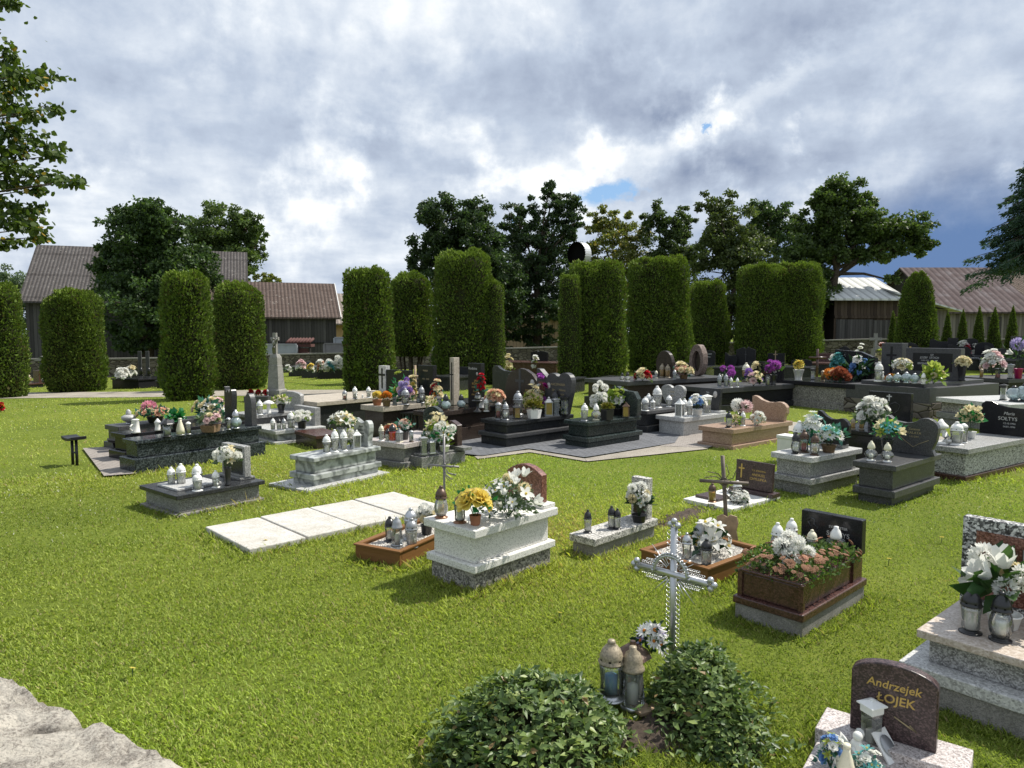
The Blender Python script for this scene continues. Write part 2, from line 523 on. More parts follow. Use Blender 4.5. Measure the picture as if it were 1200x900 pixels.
def np_mesh(name, V, Fc, mat, col=None, parent=None, smooth=False):
    """mesh from arrays: V (n,3), Fc (m,k) faces of one size, col one colour per vertex"""
    me = bpy.data.meshes.new(name)
    V = np.ascontiguousarray(V, dtype=np.float32)
    Fc = np.ascontiguousarray(Fc, dtype=np.int32)
    m, k = Fc.shape
    me.vertices.add(len(V))
    me.vertices.foreach_set('co', V.ravel())
    me.loops.add(m * k)
    me.loops.foreach_set('vertex_index', Fc.ravel())
    me.polygons.add(m)
    me.polygons.foreach_set('loop_start', np.arange(0, m * k, k, dtype=np.int32))
    me.polygons.foreach_set('loop_total', np.full(m, k, dtype=np.int32))
    if smooth:
        me.polygons.foreach_set('use_smooth', np.ones(m, dtype=bool))
    if col is not None:
        at = me.color_attributes.new('leaf', 'FLOAT_COLOR', 'POINT')
        c4 = np.ones((len(V), 4), dtype=np.float32)
        c4[:, :3] = col
        at.data.foreach_set('color', c4.ravel())
    me.materials.append(MATS[mat] if isinstance(mat, str) else mat)
    me.update(calc_edges=True)
    return link(name, me, parent)

def nrm(a):
    return a / np.maximum(1e-9, np.linalg.norm(a, axis=1, keepdims=True))

def kites(C, D, W, L, wd, bend=0.0, N=None):
    """one folded kite-shaped leaf per centre: C base, D along, W across, L length, wd half width"""
    n = len(C)
    L = np.broadcast_to(np.asarray(L, float), (n,))[:, None]
    wd = np.broadcast_to(np.asarray(wd, float), (n,))[:, None]
    up = np.cross(D, W)
    mid = C + D * L * 0.45 + up * L * bend
    V = np.stack([C, mid + W * wd, C + D * L, mid - W * wd], 1).reshape(-1, 3)
    Fc = np.arange(n * 4, dtype=np.int32).reshape(n, 4)
    return V, Fc

def rand_dirs(n, r=rng):
    return nrm(r.normal(size=(n, 3)))

def across(D, r=rng):
    return nrm(np.cross(D, rand_dirs(len(D), r)))
# ------------------------------------------------------------------ light and sky
SUN_AZ = math.atan2(0.90, 0.42)      # clockwise from +Y: the sun stands to the right and a little behind the graves
SUN_EL = R(53)
sd = Vector((math.sin(SUN_AZ) * math.cos(SUN_EL), math.cos(SUN_AZ) * math.cos(SUN_EL), math.sin(SUN_EL)))
sl = bpy.data.lights.new('sun', 'SUN')
sl.energy = 5.0
sl.angle = R(0.6)
sl.color = (1.0, 0.95, 0.86)
so = bpy.data.objects.new('sun', sl)
so.rotation_euler = sd.to_track_quat('Z', 'Y').to_euler()
so.location = (20, 10, 40)
COL.objects.link(so)

w = bpy.data.worlds.new('World')
scene.world = w
w.use_nodes = True
wk = NT(w.node_tree)
bg = w.node_tree.nodes['Background']
bg.inputs['Strength'].default_value = 0.1
sky = wk.n('ShaderNodeTexSky', sky_type='NISHITA')
sky.sun_disc = False
sky.sun_elevation = SUN_EL
sky.sun_rotation = SUN_AZ
sky.air_density = 1.0
sky.dust_density = 0.6
gen = wk.n('ShaderNodeTexCoord').outputs['Generated']
sp = wk.n('ShaderNodeSeparateXYZ')
wk.put(sp.inputs[0], gen)
X, Y, Z = sp.outputs
zc = wk.math('ADD', wk.math('MAXIMUM', Z, 0.0), 0.16)
pl = wk.n('ShaderNodeCombineXYZ')
wk.put(pl.inputs[0], wk.math('DIVIDE', X, zc))
wk.put(pl.inputs[1], wk.math('DIVIDE', Y, zc))
pv = pl.outputs[0]
n1 = wk.noise(pv, 1.1, 9, 0.58, 0.35)
n2 = wk.noise(pv, 3.0, 12, 0.66, 0.25)
n3 = wk.noise(gen, 7.0, 12, 0.66, 0.2)
def shifted(v, dx, dy, dz=0.0):
    a = wk.n('ShaderNodeVectorMath', operation='ADD')
    wk.put(a.inputs[0], v)
    a.inputs[1].default_value = (dx, dy, dz)
    return a.outputs[0]
# cloud relief: thickness towards the sun against thickness here lights the edges of each puff
rel1 = wk.math('SUBTRACT', wk.noise(pv, 1.5, 7, 0.52, 0.15), wk.noise(shifted(pv, 0.12, 0.05), 1.5, 7, 0.52, 0.15))
rel2 = wk.math('SUBTRACT', wk.noise(gen, 7.5, 9, 0.54, 0.1), wk.noise(shifted(gen, 0.018, 0.006, 0.026), 7.5, 9, 0.54, 0.1))
relief = wk.math('ADD', wk.math('MULTIPLY', rel1, 0.55), wk.math('MULTIPLY', rel2, 0.95))
az0 = wk.math('ARCTAN2', X, Y)
el0 = wk.math('ARCSINE', Z)
wv = wk.math('SUBTRACT', n3, 0.5)
az = wk.math('ADD', az0, wk.math('MULTIPLY', wv, 0.22))
el = wk.math('ADD', el0, wk.math('MULTIPLY', wk.math('SUBTRACT', wk.noise(gen, 7.3, 9, 0.62, 0.2), 0.5), 0.13))
def bank(px, py, sx, sy, tilt=0.0):
    """a bank of cloud (or a gap) in the direction it stands in, ragged by noise"""
    d = ray(px, py)
    l = math.sqrt(sum(c * c for c in d))
    a, e = math.atan2(d[0], d[1]), math.asin(d[2] / l)
    da = wk.math('SUBTRACT', az, a)
    de = wk.math('SUBTRACT', el, e)
    c, s = math.cos(tilt), math.sin(tilt)
    ua = wk.math('ADD', wk.math('MULTIPLY', da, c), wk.math('MULTIPLY', de, s))
    ue = wk.math('SUBTRACT', wk.math('MULTIPLY', de, c), wk.math('MULTIPLY', da, s))
    q = wk.math('ADD', wk.math('POWER', wk.math('DIVIDE', ua, sx / F), 2), wk.math('POWER', wk.math('DIVIDE', ue, sy / F), 2))
    return wk.math('EXPONENT', wk.math('MULTIPLY', q, -1.0))
val = wk.math('ADD', 0.60, wk.math('ADD', wk.math('MULTIPLY', wk.math('SUBTRACT', n1, 0.5), 0.6), wk.math('ADD', wk.math('MULTIPLY', wk.math('SUBTRACT', n2, 0.5), 0.42), wk.math('ADD', relief, wk.math('MULTIPLY', wv, 0.45)))))
for px, py, sx, sy, tl, amp in [(720, 120, 190, 50, -0.25, -0.24), (290, 115, 190, 34, -0.2, -0.09), (420, 175, 170, 24, 0.0, -0.08),
                                (930, 50, 190, 36, 0.3, -0.14), (1010, 170, 130, 45, 0, -0.14), (800, 212, 40, 26, 0.3, -0.20),
                                (880, 185, 40, 14, 0, -0.10), (1140, 170, 120, 40, 0, -0.10), (200, 80, 120, 50, 0, -0.06),
                                (600, 235, 170, 40, 0.0, 0.16), (860, 128, 130, 17, 0.42, 0.34), (720, 178, 90, 14, 0.25, 0.24),
                                (80, 240, 190, 40, 0, 0.18), (330, 255, 170, 26, 0, 0.07), (420, 20, 150, 45, 0, 0.20), (90, 110, 90, 22, 0, 0.14),
                                (500, 160, 60, 10, 0, 0.18), (1030, 205, 130, 12, 0.1, 0.14), (1060, 105, 90, 18, 0.3, 0.12),
                                (1150, 270, 170, 44, 0.1, -0.34), (1060, 235, 110, 22, 0, -0.12)]:
    val = wk.math('ADD', val, wk.math('MULTIPLY', bank(px, py, sx, sy, tl), amp))
# heaped clouds with firm edges, lit on their upper right
nb = wk.noise(shifted(gen, 3.1, 1.7, 0.4), 5.2, 12, 0.57, 0.12)
nb2 = wk.noise(shifted(gen, 3.118, 1.706, 0.428), 5.2, 12, 0.57, 0.12)
puff = wk.math('MULTIPLY', wk.math('SUBTRACT', nb, 0.485), 9.0, clamp=True)
lit = wk.math('MULTIPLY', wk.math('SUBTRACT', nb, nb2), 3.4)
heap = wk.math('ADD', wk.math('MULTIPLY', wk.math('SUBTRACT', puff, 0.5), 0.19), wk.math('MULTIPLY', puff, lit))
reach = wk.math('ADD', wk.math('ADD', bank(1010, 165, 330, 90), wk.math('MULTIPLY', bank(520, 245, 420, 60), 0.5)), wk.math('ADD', 0.35, wk.math('MULTIPLY', bank(80, 200, 200, 90), 0.4)), clamp=True)
val = wk.math('ADD', val, wk.math('MULTIPLY', heap, reach))
cloud = wk.ramp(val, [(0.0, (2.0, 2.5, 3.6)), (0.25, (3.2, 3.75, 4.8)), (0.48, (4.3, 4.95, 6.0)), (0.70, (5.9, 6.45, 7.2)), (0.90, (7.8, 8.1, 8.4)), (1.0, (8.8, 9.0, 9.1))])
storm = bank(1130, 300, 260, 62, 0.08)
cloud = wk.mix(wk.math('MULTIPLY', storm, 1.15, clamp=True), cloud, (1.15, 1.95, 3.7))
gap = None
for px, py, sx, sy, tl in [(715, 222, 62, 15, 0.28), (828, 152, 20, 5, 0.35), (740, 215, 30, 9, 0.3), (612, 262, 16, 7, 0.1)]:
    b_ = bank(px, py, sx, sy, tl)
    gap = b_ if gap is None else wk.math('MAXIMUM', gap, b_)
gapf = wk.math('MULTIPLY', wk.math('SUBTRACT', wk.math('ADD', gap, wk.math('MULTIPLY', wk.math('SUBTRACT', n2, 0.5), 0.7)), 0.45), 2.4, clamp=True)
blue = wk.mix(0.55, sky.outputs[0], (2.2, 4.3, 7.4))
wk.put(bg.inputs['Color'], wk.mix(gapf, cloud, blue))

vs = scene.view_settings
vs.view_transform = 'Standard'
vs.look = 'None'
vs.exposure = 0.34
vs.gamma = 1.0
scene.render.engine = 'CYCLES'
scene.cycles.max_bounces = 6
scene.cycles.transparent_max_bounces = 12
scene.cycles.use_denoising = True
scene.cycles.sample_clamp_indirect = 6.0
scene.cycles.caustics_reflective = False
scene.cycles.caustics_refractive = False

# ------------------------------------------------------------------ ground
def gmat():
    m, k, b = new_mat('lawn_soil')
    co = k.worldco()
    a = k.noise(co, 0.55, 6, 0.6)
    f = k.noise(co, 16, 6, 0.7)
    v = k.math('ADD', k.math('MULTIPLY', a, 0.5), k.math('MULTIPLY', f, 0.5))
    c = k.ramp(v, [(0.32, (0.075, 0.10, 0.018)), (0.48, (0.13, 0.17, 0.024)), (0.60, (0.17, 0.20, 0.035)), (0.72, (0.22, 0.21, 0.08))])
    k.put(b.inputs['Base Color'], c)
    b.inputs['Roughness'].default_value = 0.95
    b.inputs['Specular IOR Level'].default_value = 0.1
    k.put(b.inputs['Normal'], k.bump(f, 0.9, 0.05))
    return m
gmat()
def spaced(lo, hi):
    a = [0.0]
    st = 0.8
    while a[-1] < hi:
        if a[-1] > 60: st *= 1.25
        a.append(a[-1] + st)
    b = [-v for v in a[1:] if v < -lo * 1.3]
    return np.array(sorted(b + a))
gx = spaced(-700, 700)
gy = spaced(-60, 900)
GX, GY = np.meshgrid(gx, gy)
V = np.stack([GX, GY, hgt_np(GX, GY)], -1).reshape(-1, 3)
nx, ny = len(gx), len(gy)
ii = (np.arange(ny - 1)[:, None] * nx + np.arange(nx - 1)[None, :]).ravel()
ground = np_mesh('ground', V, np.stack([ii, ii + 1, ii + 1 + nx, ii + nx], 1), 'lawn_soil', smooth=True)
tag(ground, 'grassy churchyard ground under all the graves', 'ground', kind='structure')

POLYS = []
NOGRASS = []      # (cx, cy, ux, uy, half width across, half length along)
def strip(name, front, back, mat, label, cat, dz=0.012, n=60, grass=False):
    """a laid strip following the ground between two measured edges"""
    def line(pts):
        q = [P(*p) for p in pts]
        d = [0]
        for a, b in zip(q, q[1:]): d.append(d[-1] + (b - a).length)
        out = []
        for i in range(n + 1):
            s = d[-1] * i / n
            for j in range(len(q) - 1):
                if s <= d[j + 1] + 1e-9:
                    t = (s - d[j]) / max(1e-9, d[j + 1] - d[j])
                    out.append(q[j].lerp(q[j + 1], t))
                    break
        return out
    A, B = line(front), line(back)
    m = 6
    vs = []
    for a, b in zip(A, B):
        for j in range(m + 1):
            p = a.lerp(b, j / m)
            vs.append((p.x, p.y, hgt(p.x, p.y) + dz))
    fs = [(i * (m + 1) + j, (i + 1) * (m + 1) + j, (i + 1) * (m + 1) + j + 1, i * (m + 1) + j + 1) for i in range(len(A) - 1) for j in range(m)]
    o = np_mesh(name, np.array(vs), np.array(fs), mat)
    tag(o, label, cat, kind='structure')
    if not grass:
        POLYS.append([(q.x, q.y) for q in A] + [(q.x, q.y) for q in B[::-1]])
    return o
def gravel_mat():
    m, k, b = new_mat('path_gravel')
    co = k.worldco()
    f = k.noise(co, 45, 5, 0.8)
    a = k.noise(co, 1.5, 5, 0.6)
    c = k.ramp(k.math('ADD', k.math('MULTIPLY', f, 0.6), k.math('MULTIPLY', a, 0.4)), [(0.35, (0.16, 0.14, 0.11)), (0.5, (0.29, 0.26, 0.215)), (0.65, (0.40, 0.365, 0.31))])
    k.put(b.inputs['Base Color'], c)
    b.inputs['Roughness'].default_value = 0.95
    k.put(b.inputs['Normal'], k.bump(f, 0.7, 0.02))
def paver_mat(name, c0, c1, sx=5.0, joint=(0.03, 0.03, 0.03), rot=0.6):
    m, k, b = new_mat(name)
    mp = k.n('ShaderNodeMapping')
    k.put(mp.inputs[0], k.worldco())
    mp.inputs['Rotation'].default_value = (0, 0, rot)
    br = k.n('ShaderNodeTexBrick')
    k.put(br.inputs['Vector'], mp.outputs[0])
    br.inputs['Scale'].default_value = sx
    br.inputs['Color1'].default_value = (*c0, 1)
    br.inputs['Color2'].default_value = (*c1, 1)
    br.inputs['Mortar'].default_value = (*joint, 1)
    br.inputs['Mortar Size'].default_value = 0.03
    c = k.mix(0.35, br.outputs[0], k.ramp(k.noise(k.worldco(), 20, 5, 0.7), [(0.3, tuple(x * 0.6 for x in c0)), (0.7, tuple(min(1, x * 1.3) for x in c1))]))
    k.put(b.inputs['Base Color'], c)
    b.inputs['Roughness'].default_value = 0.85
    k.put(b.inputs['Normal'], k.bump(br.outputs[1], -0.6, 0.01))
gravel_mat()
paver_mat('slate_pavers', (0.085, 0.09, 0.10), (0.15, 0.155, 0.17), 3.0, (0.035, 0.035, 0.035))
paver_mat('warm_pavers', (0.24, 0.21, 0.19), (0.32, 0.29, 0.26), 4.0, (0.08, 0.07, 0.06))
strip('path', [(-260, 470), (20, 467), (150, 466), (330, 463.5), (430, 463), (505, 462.7)], [(-260, 462), (20, 460.5), (150, 459.5), (330, 457.3), (430, 457), (505, 456.7)], 'path_gravel', 'pale gravel path crossing the lawn in front of the far hedges', 'path')
strip('path', [(862, 500), (930, 506), (1010, 517), (1100, 530), (1200, 542), (1330, 560)], [(862, 490), (930, 495), (1010, 503), (1100, 512), (1200, 521), (1330, 533)], 'path_gravel', 'pale gravel path passing behind the tan tomb and the grey tombs', 'path')
strip('pavement', [(528, 532), (565, 536), (620, 527.5), (685, 538), (740, 529), (791, 520.5)], [(540, 512), (580, 508), (640, 505), (700, 505), (760, 503), (800, 506)], 'slate_pavers', 'dark slate paving round the two dark polished tombs', 'pavement', 0.03)
strip('pavement', [(687, 542), (760, 534.5), (830, 527)], [(685, 538.5), (742, 529), (794, 520)], 'path_gravel', 'coarse gravel edge beside the slate paving', 'pavement', 0.018)
strip('pavement', [(560, 539), (621, 531), (688, 542)], [(556, 536), (620, 528), (685, 538.5)], 'path_gravel', 'coarse gravel edge between lawn and slate paving', 'pavement', 0.018)
strip('pavement', [(775, 524), (830, 526), (862, 514)], [(755, 512), (815, 506), (858, 499)], 'warm_pavers', 'warm grey paving in front of the light grey tomb', 'pavement', 0.022)
strip('pavement', [(122, 560), (160, 557)], [(97, 527), (150, 524)], 'warm_pavers', 'small paved area at the foot of the dark double tombs', 'pavement', 0.03)
# ------------------------------------------------------------------ barns and houses behind the wall
def barn(name, label, x, y, rot, Lx, Dy, eave, ridge, wall, roof, over=0.45, side=0.35, gz=None, cat='barn', trim=None, ridge_y=0.5):
    gz = hgt(x, y) if gz is None else gz
    root = empty(name, (x, y, gz), R(rot), label, cat, 'wooden farm buildings behind the churchyard' if cat == 'barn' else None)
    e, r = eave - gz, ridge - gz
    ry = Dy * ridge_y
    t = 0.08
    MB().box(0, Lx, 0, t, -0.5, e).build('wall', wall, root)
    MB().box(0, Lx, Dy - t, Dy, -0.5, e).build('wall', wall, root)
    for xx in (0.003, Lx - t - 0.003):
        g = MB()
        pl = [(t, -0.5), (Dy - t, -0.5), (Dy - t, e), (ry, r - 0.05), (t, e)]
        vs = [(xx, p, q) for p, q in pl] + [(xx + t, p, q) for p, q in pl]
        n = len(pl)
        g.add(vs, [tuple(range(n - 1, -1, -1)), tuple(range(n, 2 * n))] + [(i, (i + 1) % n, (i + 1) % n + n, i + n) for i in range(n)])
        g.build('gable', wall, root)
    rf = MB()
    k1 = (r - e) / ry
    k2 = (r - e) / (Dy - ry)
    pl = [(-over, e - over * k1), (ry, r), (Dy + over, e - over * k2), (Dy + over, e - over * k2 + 0.12), (ry, r + 0.13), (-over, e - over * k1 + 0.12)]
    x0, x1 = -side, Lx + side
    for a, c in ((0, 1), (1, 2)):
        q = [pl[a], pl[c], pl[5 - c], pl[5 - a]]
        vs = [(x0, p, z) for p, z in q] + [(x1, p, z) for p, z in q]
        rf.add(vs, [(0, 1, 2, 3), (7, 6, 5, 4), (0, 4, 5, 1), (1, 5, 6, 2), (2, 6, 7, 3), (3, 7, 4, 0)])
    rf.build('roof', roof, root)
    if trim:
        tm = MB()
        for xx in (x0 - 0.05, x1):
            for a, c in ((0, 1), (1, 2)):
                (p0, z0), (p1, z1) = pl[a], pl[c]
                tm.add([(xx, p0, z0 - .1), (xx, p1, z1 - .1), (xx, p1, z1 + .16), (xx, p0, z0 + .16), (xx + .05, p0, z0 - .1), (xx + .05, p1, z1 - .1), (xx + .05, p1, z1 + .16), (xx + .05, p0, z0 + .16)],
                       [(0, 1, 2, 3), (7, 6, 5, 4), (0, 4, 5, 1), (3, 2, 6, 7), (0, 3, 7, 4), (1, 5, 6, 2)])
        tm.build('bargeboard', trim, root)
    return root
def panel(root, name, mat, x0, x1, z0, z1, y0=-0.05, y1=-0.004):
    return MB().box(x0, x1, y0, y1, z0, z1).build(name, mat, root)

plain('white_board', (0.70, 0.69, 0.66), 0.6, 0, 0.06)
plain('ochre_plaster', (0.46, 0.30, 0.16), 0.9, 0, 0.08)
plain('pale_panel', (0.34, 0.36, 0.38), 0.8, 0, 0.08, 2)
plain('grey_panel', (0.22, 0.21, 0.20), 0.85, 0, 0.12, 2)
plain('red_tile', (0.09, 0.032, 0.026), 0.85, 0, 0.3)
plain('duct_white', (0.62, 0.63, 0.65), 0.35, 0.3, 0.05)
plain('duct_dark', (0.005, 0.005, 0.005), 0.9, spec=0.05)

b1 = barn('barn', 'long grey wooden barn with a weathered corrugated roof', -31.9, 46.8, 20, 13.4, 9.0, 4.35, 8.1, 'shed_planks', 'asbestos_roof', 0.5, 0.3)
b2 = barn('barn', 'dark wooden shed with a shingled roof and white verge', -20.2, 47.4, 20, 8.3, 7.2, 3.15, 5.55, 'shed_planks', 'shingle_roof', 0.3, 0.3, trim='white_board')
m = MB()
m.box(-1.4, 2.6, -2.0, -0.01, -0.5, 1.7)
m.build('lean_to', 'dark_planks', b2)
m = MB()
m.add([(-1.6, -2.4, 2.75), (3.1, -2.4, 1.55), (3.1, 0, 1.9), (-1.6, 0, 3.1), (-1.6, -2.4, 2.85), (3.1, -2.4, 1.65), (3.1, 0, 2.0), (-1.6, 0, 3.2)], [(0, 3, 2, 1), (4, 5, 6, 7), (0, 1, 5, 4), (1, 2, 6, 5), (2, 3, 7, 6), (3, 0, 4, 7)])
m.build('lean_to_roof', 'shingle_roof', b2)
panel(b2, 'door', 'dark_planks', 5.0, 5.9, -0.4, 1.5)
panel(b2, 'rail', 'dark_planks', 0.3, 8.2, 1.75, 1.85, -0.07)
b3 = barn('house', 'small ochre house with a pale brown roof behind the dark shed', -15.6, 60, 20, 9, 8, 2.9, 5.4, 'ochre_plaster', 'tan_roof', 0.4, 0.3, cat='house')
panel(b3, 'window', 'duct_dark', 2.2, 3.0, 1.2, 2.2)
b4 = barn('shed', 'beige board shed glimpsed between the dark tree trunks', -2.6, 62, 0, 12, 5, 3.4, 4.6, 'beige_planks', 'brown_roof', 0.4, 0.3, cat='shed')
panel(b4, 'door', 'duct_dark', 7.2, 7.6, 0.4, 3.1)

# right hand barns
c1 = barn('barn', 'brown wooden barn with a pale tin roof behind the oak', 21.0, 46.5, 3, 4.3, 7.5, 4.25, 5.75, 'brown_planks', 'tin_roof', 0.4, 0.5)
panel(c1, 'gate', 'grey_gate_planks', 0.15, 2.6, -0.2, 2.35)
panel(c1, 'gate', 'grey_gate_planks', 2.64, 3.95, -0.2, 2.30)
panel(c1, 'lintel', 'brown_planks', 0.0, 4.2, 2.42, 2.6, -0.09)
panel(c1, 'notice', 'white_board', 0.3, 0.42, 0.42, 0.60, -0.075, -0.055)
panel(c1, 'notice', 'white_board', 0.5, 0.62, 0.42, 0.60, -0.075, -0.055)
panel(c1, 'notice', 'white_board', 0.7, 0.82, 0.42, 0.60, -0.075, -0.055)
m = MB().box(4.4, 8.0, 0.5, 4.5, -0.5, 3.0)
m.build('side_wall', 'grey_planks', c1)
m = MB()
m.add([(4.0, -0.1, 4.05), (8.6, -0.1, 2.85), (8.6, 5, 3.0), (4.0, 5, 5.2), (4.0, -0.1, 4.15), (8.6, -0.1, 2.95), (8.6, 5, 3.1), (4.0, 5, 5.3)], [(0, 3, 2, 1), (4, 5, 6, 7), (0, 1, 5, 4), (1, 2, 6, 5), (2, 3, 7, 6), (3, 0, 4, 7)])
m.build('side_roof', 'tin_roof', c1)
c2 = barn('barn', 'long barn of grey upright boards under a rusty pink sheet roof', 31.5, 52.0, 0, 6.5, 11, 3.7, 7.1, 'grey_planks', 'rust_roof', 0.5, 0.4)
panel(c2, 'door', 'grey_gate_planks', 3.2, 4.2, -0.3, 2.6)
c3 = barn('barn', 'dark barn with a brown roof at the far right behind the pink roof', 39.7, 54.0, 7.6, 12, 12, 4.1, 7.2, 'dark_planks', 'brown_roof', 0.4, 0.5, trim='dark_planks')

# perimeter wall of rubble stone with a coping
wroot = empty('stone_wall', (0, 41, 0), 0, 'low rubble stone wall with flat coping round the churchyard', 'wall')
pts = [(-60, -6.0), (-42, -3.0), (-28, -0.8), (-14, 0.6), (0, 2.0), (12, 2.4), (24, 2.2), (40, 2.0), (60, 0.5)]
bm_, cm_ = MB(), MB()
for (xa, ya), (xb, yb) in zip(pts, pts[1:]):
    n = 6
    for i in range(n):
        p = [(xa + (xb - xa) * t, ya + (yb - ya) * t) for t in (i / n, (i + 1) / n)]
        za, zb_ = (hgt(q[0], q[1] + 41) for q in p)
        for B, y0, y1, z0, z1 in ((bm_, 0, 0.45, -0.3, 1.02), (cm_, -0.06, 0.51, 1.022, 1.10)):
            B.add([(p[0][0], p[0][1] + y0, za + z0), (p[1][0], p[1][1] + y0, zb_ + z0), (p[1][0], p[1][1] + y1, zb_ + z0), (p[0][0], p[0][1] + y1, za + z0),
                   (p[0][0], p[0][1] + y0, za + z1), (p[1][0], p[1][1] + y0, zb_ + z1), (p[1][0], p[1][1] + y1, zb_ + z1), (p[0][0], p[0][1] + y1, za + z1)],
                  [(4, 5, 6, 7), (0, 1, 5, 4), (2, 3, 7, 6)])
bm_.build('masonry', 'rubble_stone', wroot)
cm_.build('coping', 'concrete', wroot)

def post_panel(name, label, px0, px1, yt, Y, mat, cat, thick=0.12):
    a, b = AT(px0, yt, Y), AT(px1, yt, Y)
    g = hgt((a.x + b.x) / 2, Y)
    root = empty(name, ((a.x + b.x) / 2, Y, g), 0, label, cat)
    w2, h = (b.x - a.x) / 2, a.z - g
    MB().box(-w2, w2, 0, thick, -0.1, h).build('panel', mat, root)
    MB().box(-w2 - 0.05, w2 + 0.05, -0.04, thick + 0.04, h + 0.002, h + 0.06).build('cap', mat, root)
    for sx in (-1, 1):
        MB().box(sx * (w2 + 0.063) - 0.06, sx * (w2 + 0.063) + 0.06, -0.06, thick + 0.06, -0.1, h - 0.01).build('post', mat, root)
post_panel('fence_panel', 'pale grey fence panel left of the red tiled stack', 290, 346, 404, 44.5, 'pale_panel', 'fence panel')
post_panel('fence_panel', 'grey concrete fence panel right of the red tiled stack', 381, 420, 403, 44.5, 'grey_panel', 'fence panel')
post_panel('fence_panel', 'taller pale panel just behind the grey concrete one', 393, 410, 396, 46.3, 'pale_panel', 'fence panel')
post_panel('container', 'pale grey flat roofed container beyond the bare thuja trunks', 484, 512, 402, 46, 'pale_panel', 'container', 2.2)
p = AT(351, 411, 44.8)
rt = empty('brick_stack', (p.x, 44.8, hgt(p.x, 44.8)), 0, 'stack of red bricks under a row of red roof tiles by the dark shed', 'brick stack')
MB().box(-0.45, 0.5, 0, 0.6, 0, 1.35).build('bricks', 'red_tile', rt)
m = MB()
for i in range(8):
    m.tube([(-0.75 + i * 0.2, -0.15, 1.72), (-0.75 + i * 0.2, 0.8, 1.95)], 0.09, 8)
m.box(-0.8, 0.75, -0.1, 0.8, 1.45, 1.62)
m.build('tiles', 'red_tile', rt)
MB().box(-0.75, -0.68, 0, 0.08, 0, 1.447).box(0.62, 0.69, 0, 0.08, 0, 1.447).build('posts', 'dark_planks', rt)

# round metal duct above the hedge
p = AT(678, 298, 43)
dr = empty('metal_duct', (p.x, 43, hgt(p.x, 43)), R(0), 'round white metal duct with a toothed dark mouth rising above the thujas', 'duct')
z = p.z - hgt(p.x, 43)
ax = Vector((-0.62, -0.78, 0.0)).normalized()
m, d2, tt = MB(), MB(), MB()
n = 30
u = ax.cross(Vector((0, 0, 1))).normalized()
for B, r0, r1, e0, e1 in ((m, 0.66, 0.64, -0.40, 0.25), (d2, 0.645, 0.632, -0.05, 0.256)):
    vs = []
    for rr, e in ((r0, e0), (r1, e1)):
        for i in range(n):
            t = 2 * math.pi * i / n
            vs.append(Vector((0, 0, z)) + ax * e + (u * math.cos(t) + Vector((0, 0, 1)) * math.sin(t) * 1.12) * rr)
    B.add(vs, [(i, (i + 1) % n, (i + 1) % n + n, i + n) for i in range(n)] + ([tuple(range(n))]), 0, False)
for i in range(n):
    t0, t1 = 2 * math.pi * (i + 0.1) / n, 2 * math.pi * (i + 0.9) / n
    q = [(u * math.cos(t) + Vector((0, 0, 1)) * math.sin(t) * 1.12) for t in (t0, t1, (t0 + t1) / 2)]
    c = Vector((0, 0, z)) + ax * 0.26
    vs = [c + q[0] * .625, c + q[1] * .625, c + q[2] * .672]
    tt.add(vs + [v - ax * 0.02 for v in vs], [(0, 1, 2), (5, 4, 3), (0, 3, 4, 1), (1, 4, 5, 2), (2, 5, 3, 0)])
m.build('drum', 'duct_white', dr)
d2.build('mouth', 'duct_dark', dr)
tt.build('toothed_rim', 'duct_dark', dr)
m = MB().tube([(0, 0, -0.1), (0, 0, z - 0.6)], 0.14, 12)
m.build('pole', 'grey_iron', dr)

# ------------------------------------------------------------------ rough stones in the near left corner
def rough_stone(poly, z0, label, seed, thick=0.5):
    r_ = random.Random(seed)
    P2 = [P(x, y, z0) for x, y in poly]
    c = sum(P2, Vector()) / len(P2)
    m = len(P2)
    rings = 22
    dense = []
    for i in range(m):
        a, b = P2[i], P2[(i + 1) % m]
        k = max(2, int((b - a).length / 0.03))
        for j in range(k):
            q = a.lerp(b, j / k) - c
            dense.append(q * (1 + 0.012 * math.sin(17 * j + i) + r_.uniform(-.012, .012)))
    n = len(dense)
    vs, fs = [], []
    from mathutils import noise
    for k in range(rings + 1):
        f = k / rings
        for q in dense:
            x, y = q.x * (1 - f), q.y * (1 - f)
            zz = 0.03 * noise.fractal(Vector((x * 5 + seed, y * 5, 0)), 0.8, 2.1, 5) + 0.012 * noise.noise(Vector((x * 30, y * 30, seed)))
            ed = -0.035 * (1 - min(1, f * rings / 2.0)) ** 1.5
            vs.append((x, y, zz + ed))
    for k in range(rings):
        for i in range(n):
            fs.append((k * n + i, k * n + (i + 1) % n, (k + 1) * n + (i + 1) % n, (k + 1) * n + i))
    o0 = len(vs)
    for q in dense:
        vs.append((q.x * 1.01, q.y * 1.01, -thick))
    for i in range(n):
        fs.append((o0 + i, o0 + (i + 1) % n, (i + 1) % n, i))
    me = bpy.data.meshes.new('stone')
    me.from_pydata(vs, [], fs)
    me.materials.append(MATS['near_stone'])
    me.polygons.foreach_set('use_smooth', [True] * len(fs))
    o = link('rough_stone', me)
    o.location = c
    tag(o, label, 'stone', 'rough stones of the near wall')
    cc = c
    return o
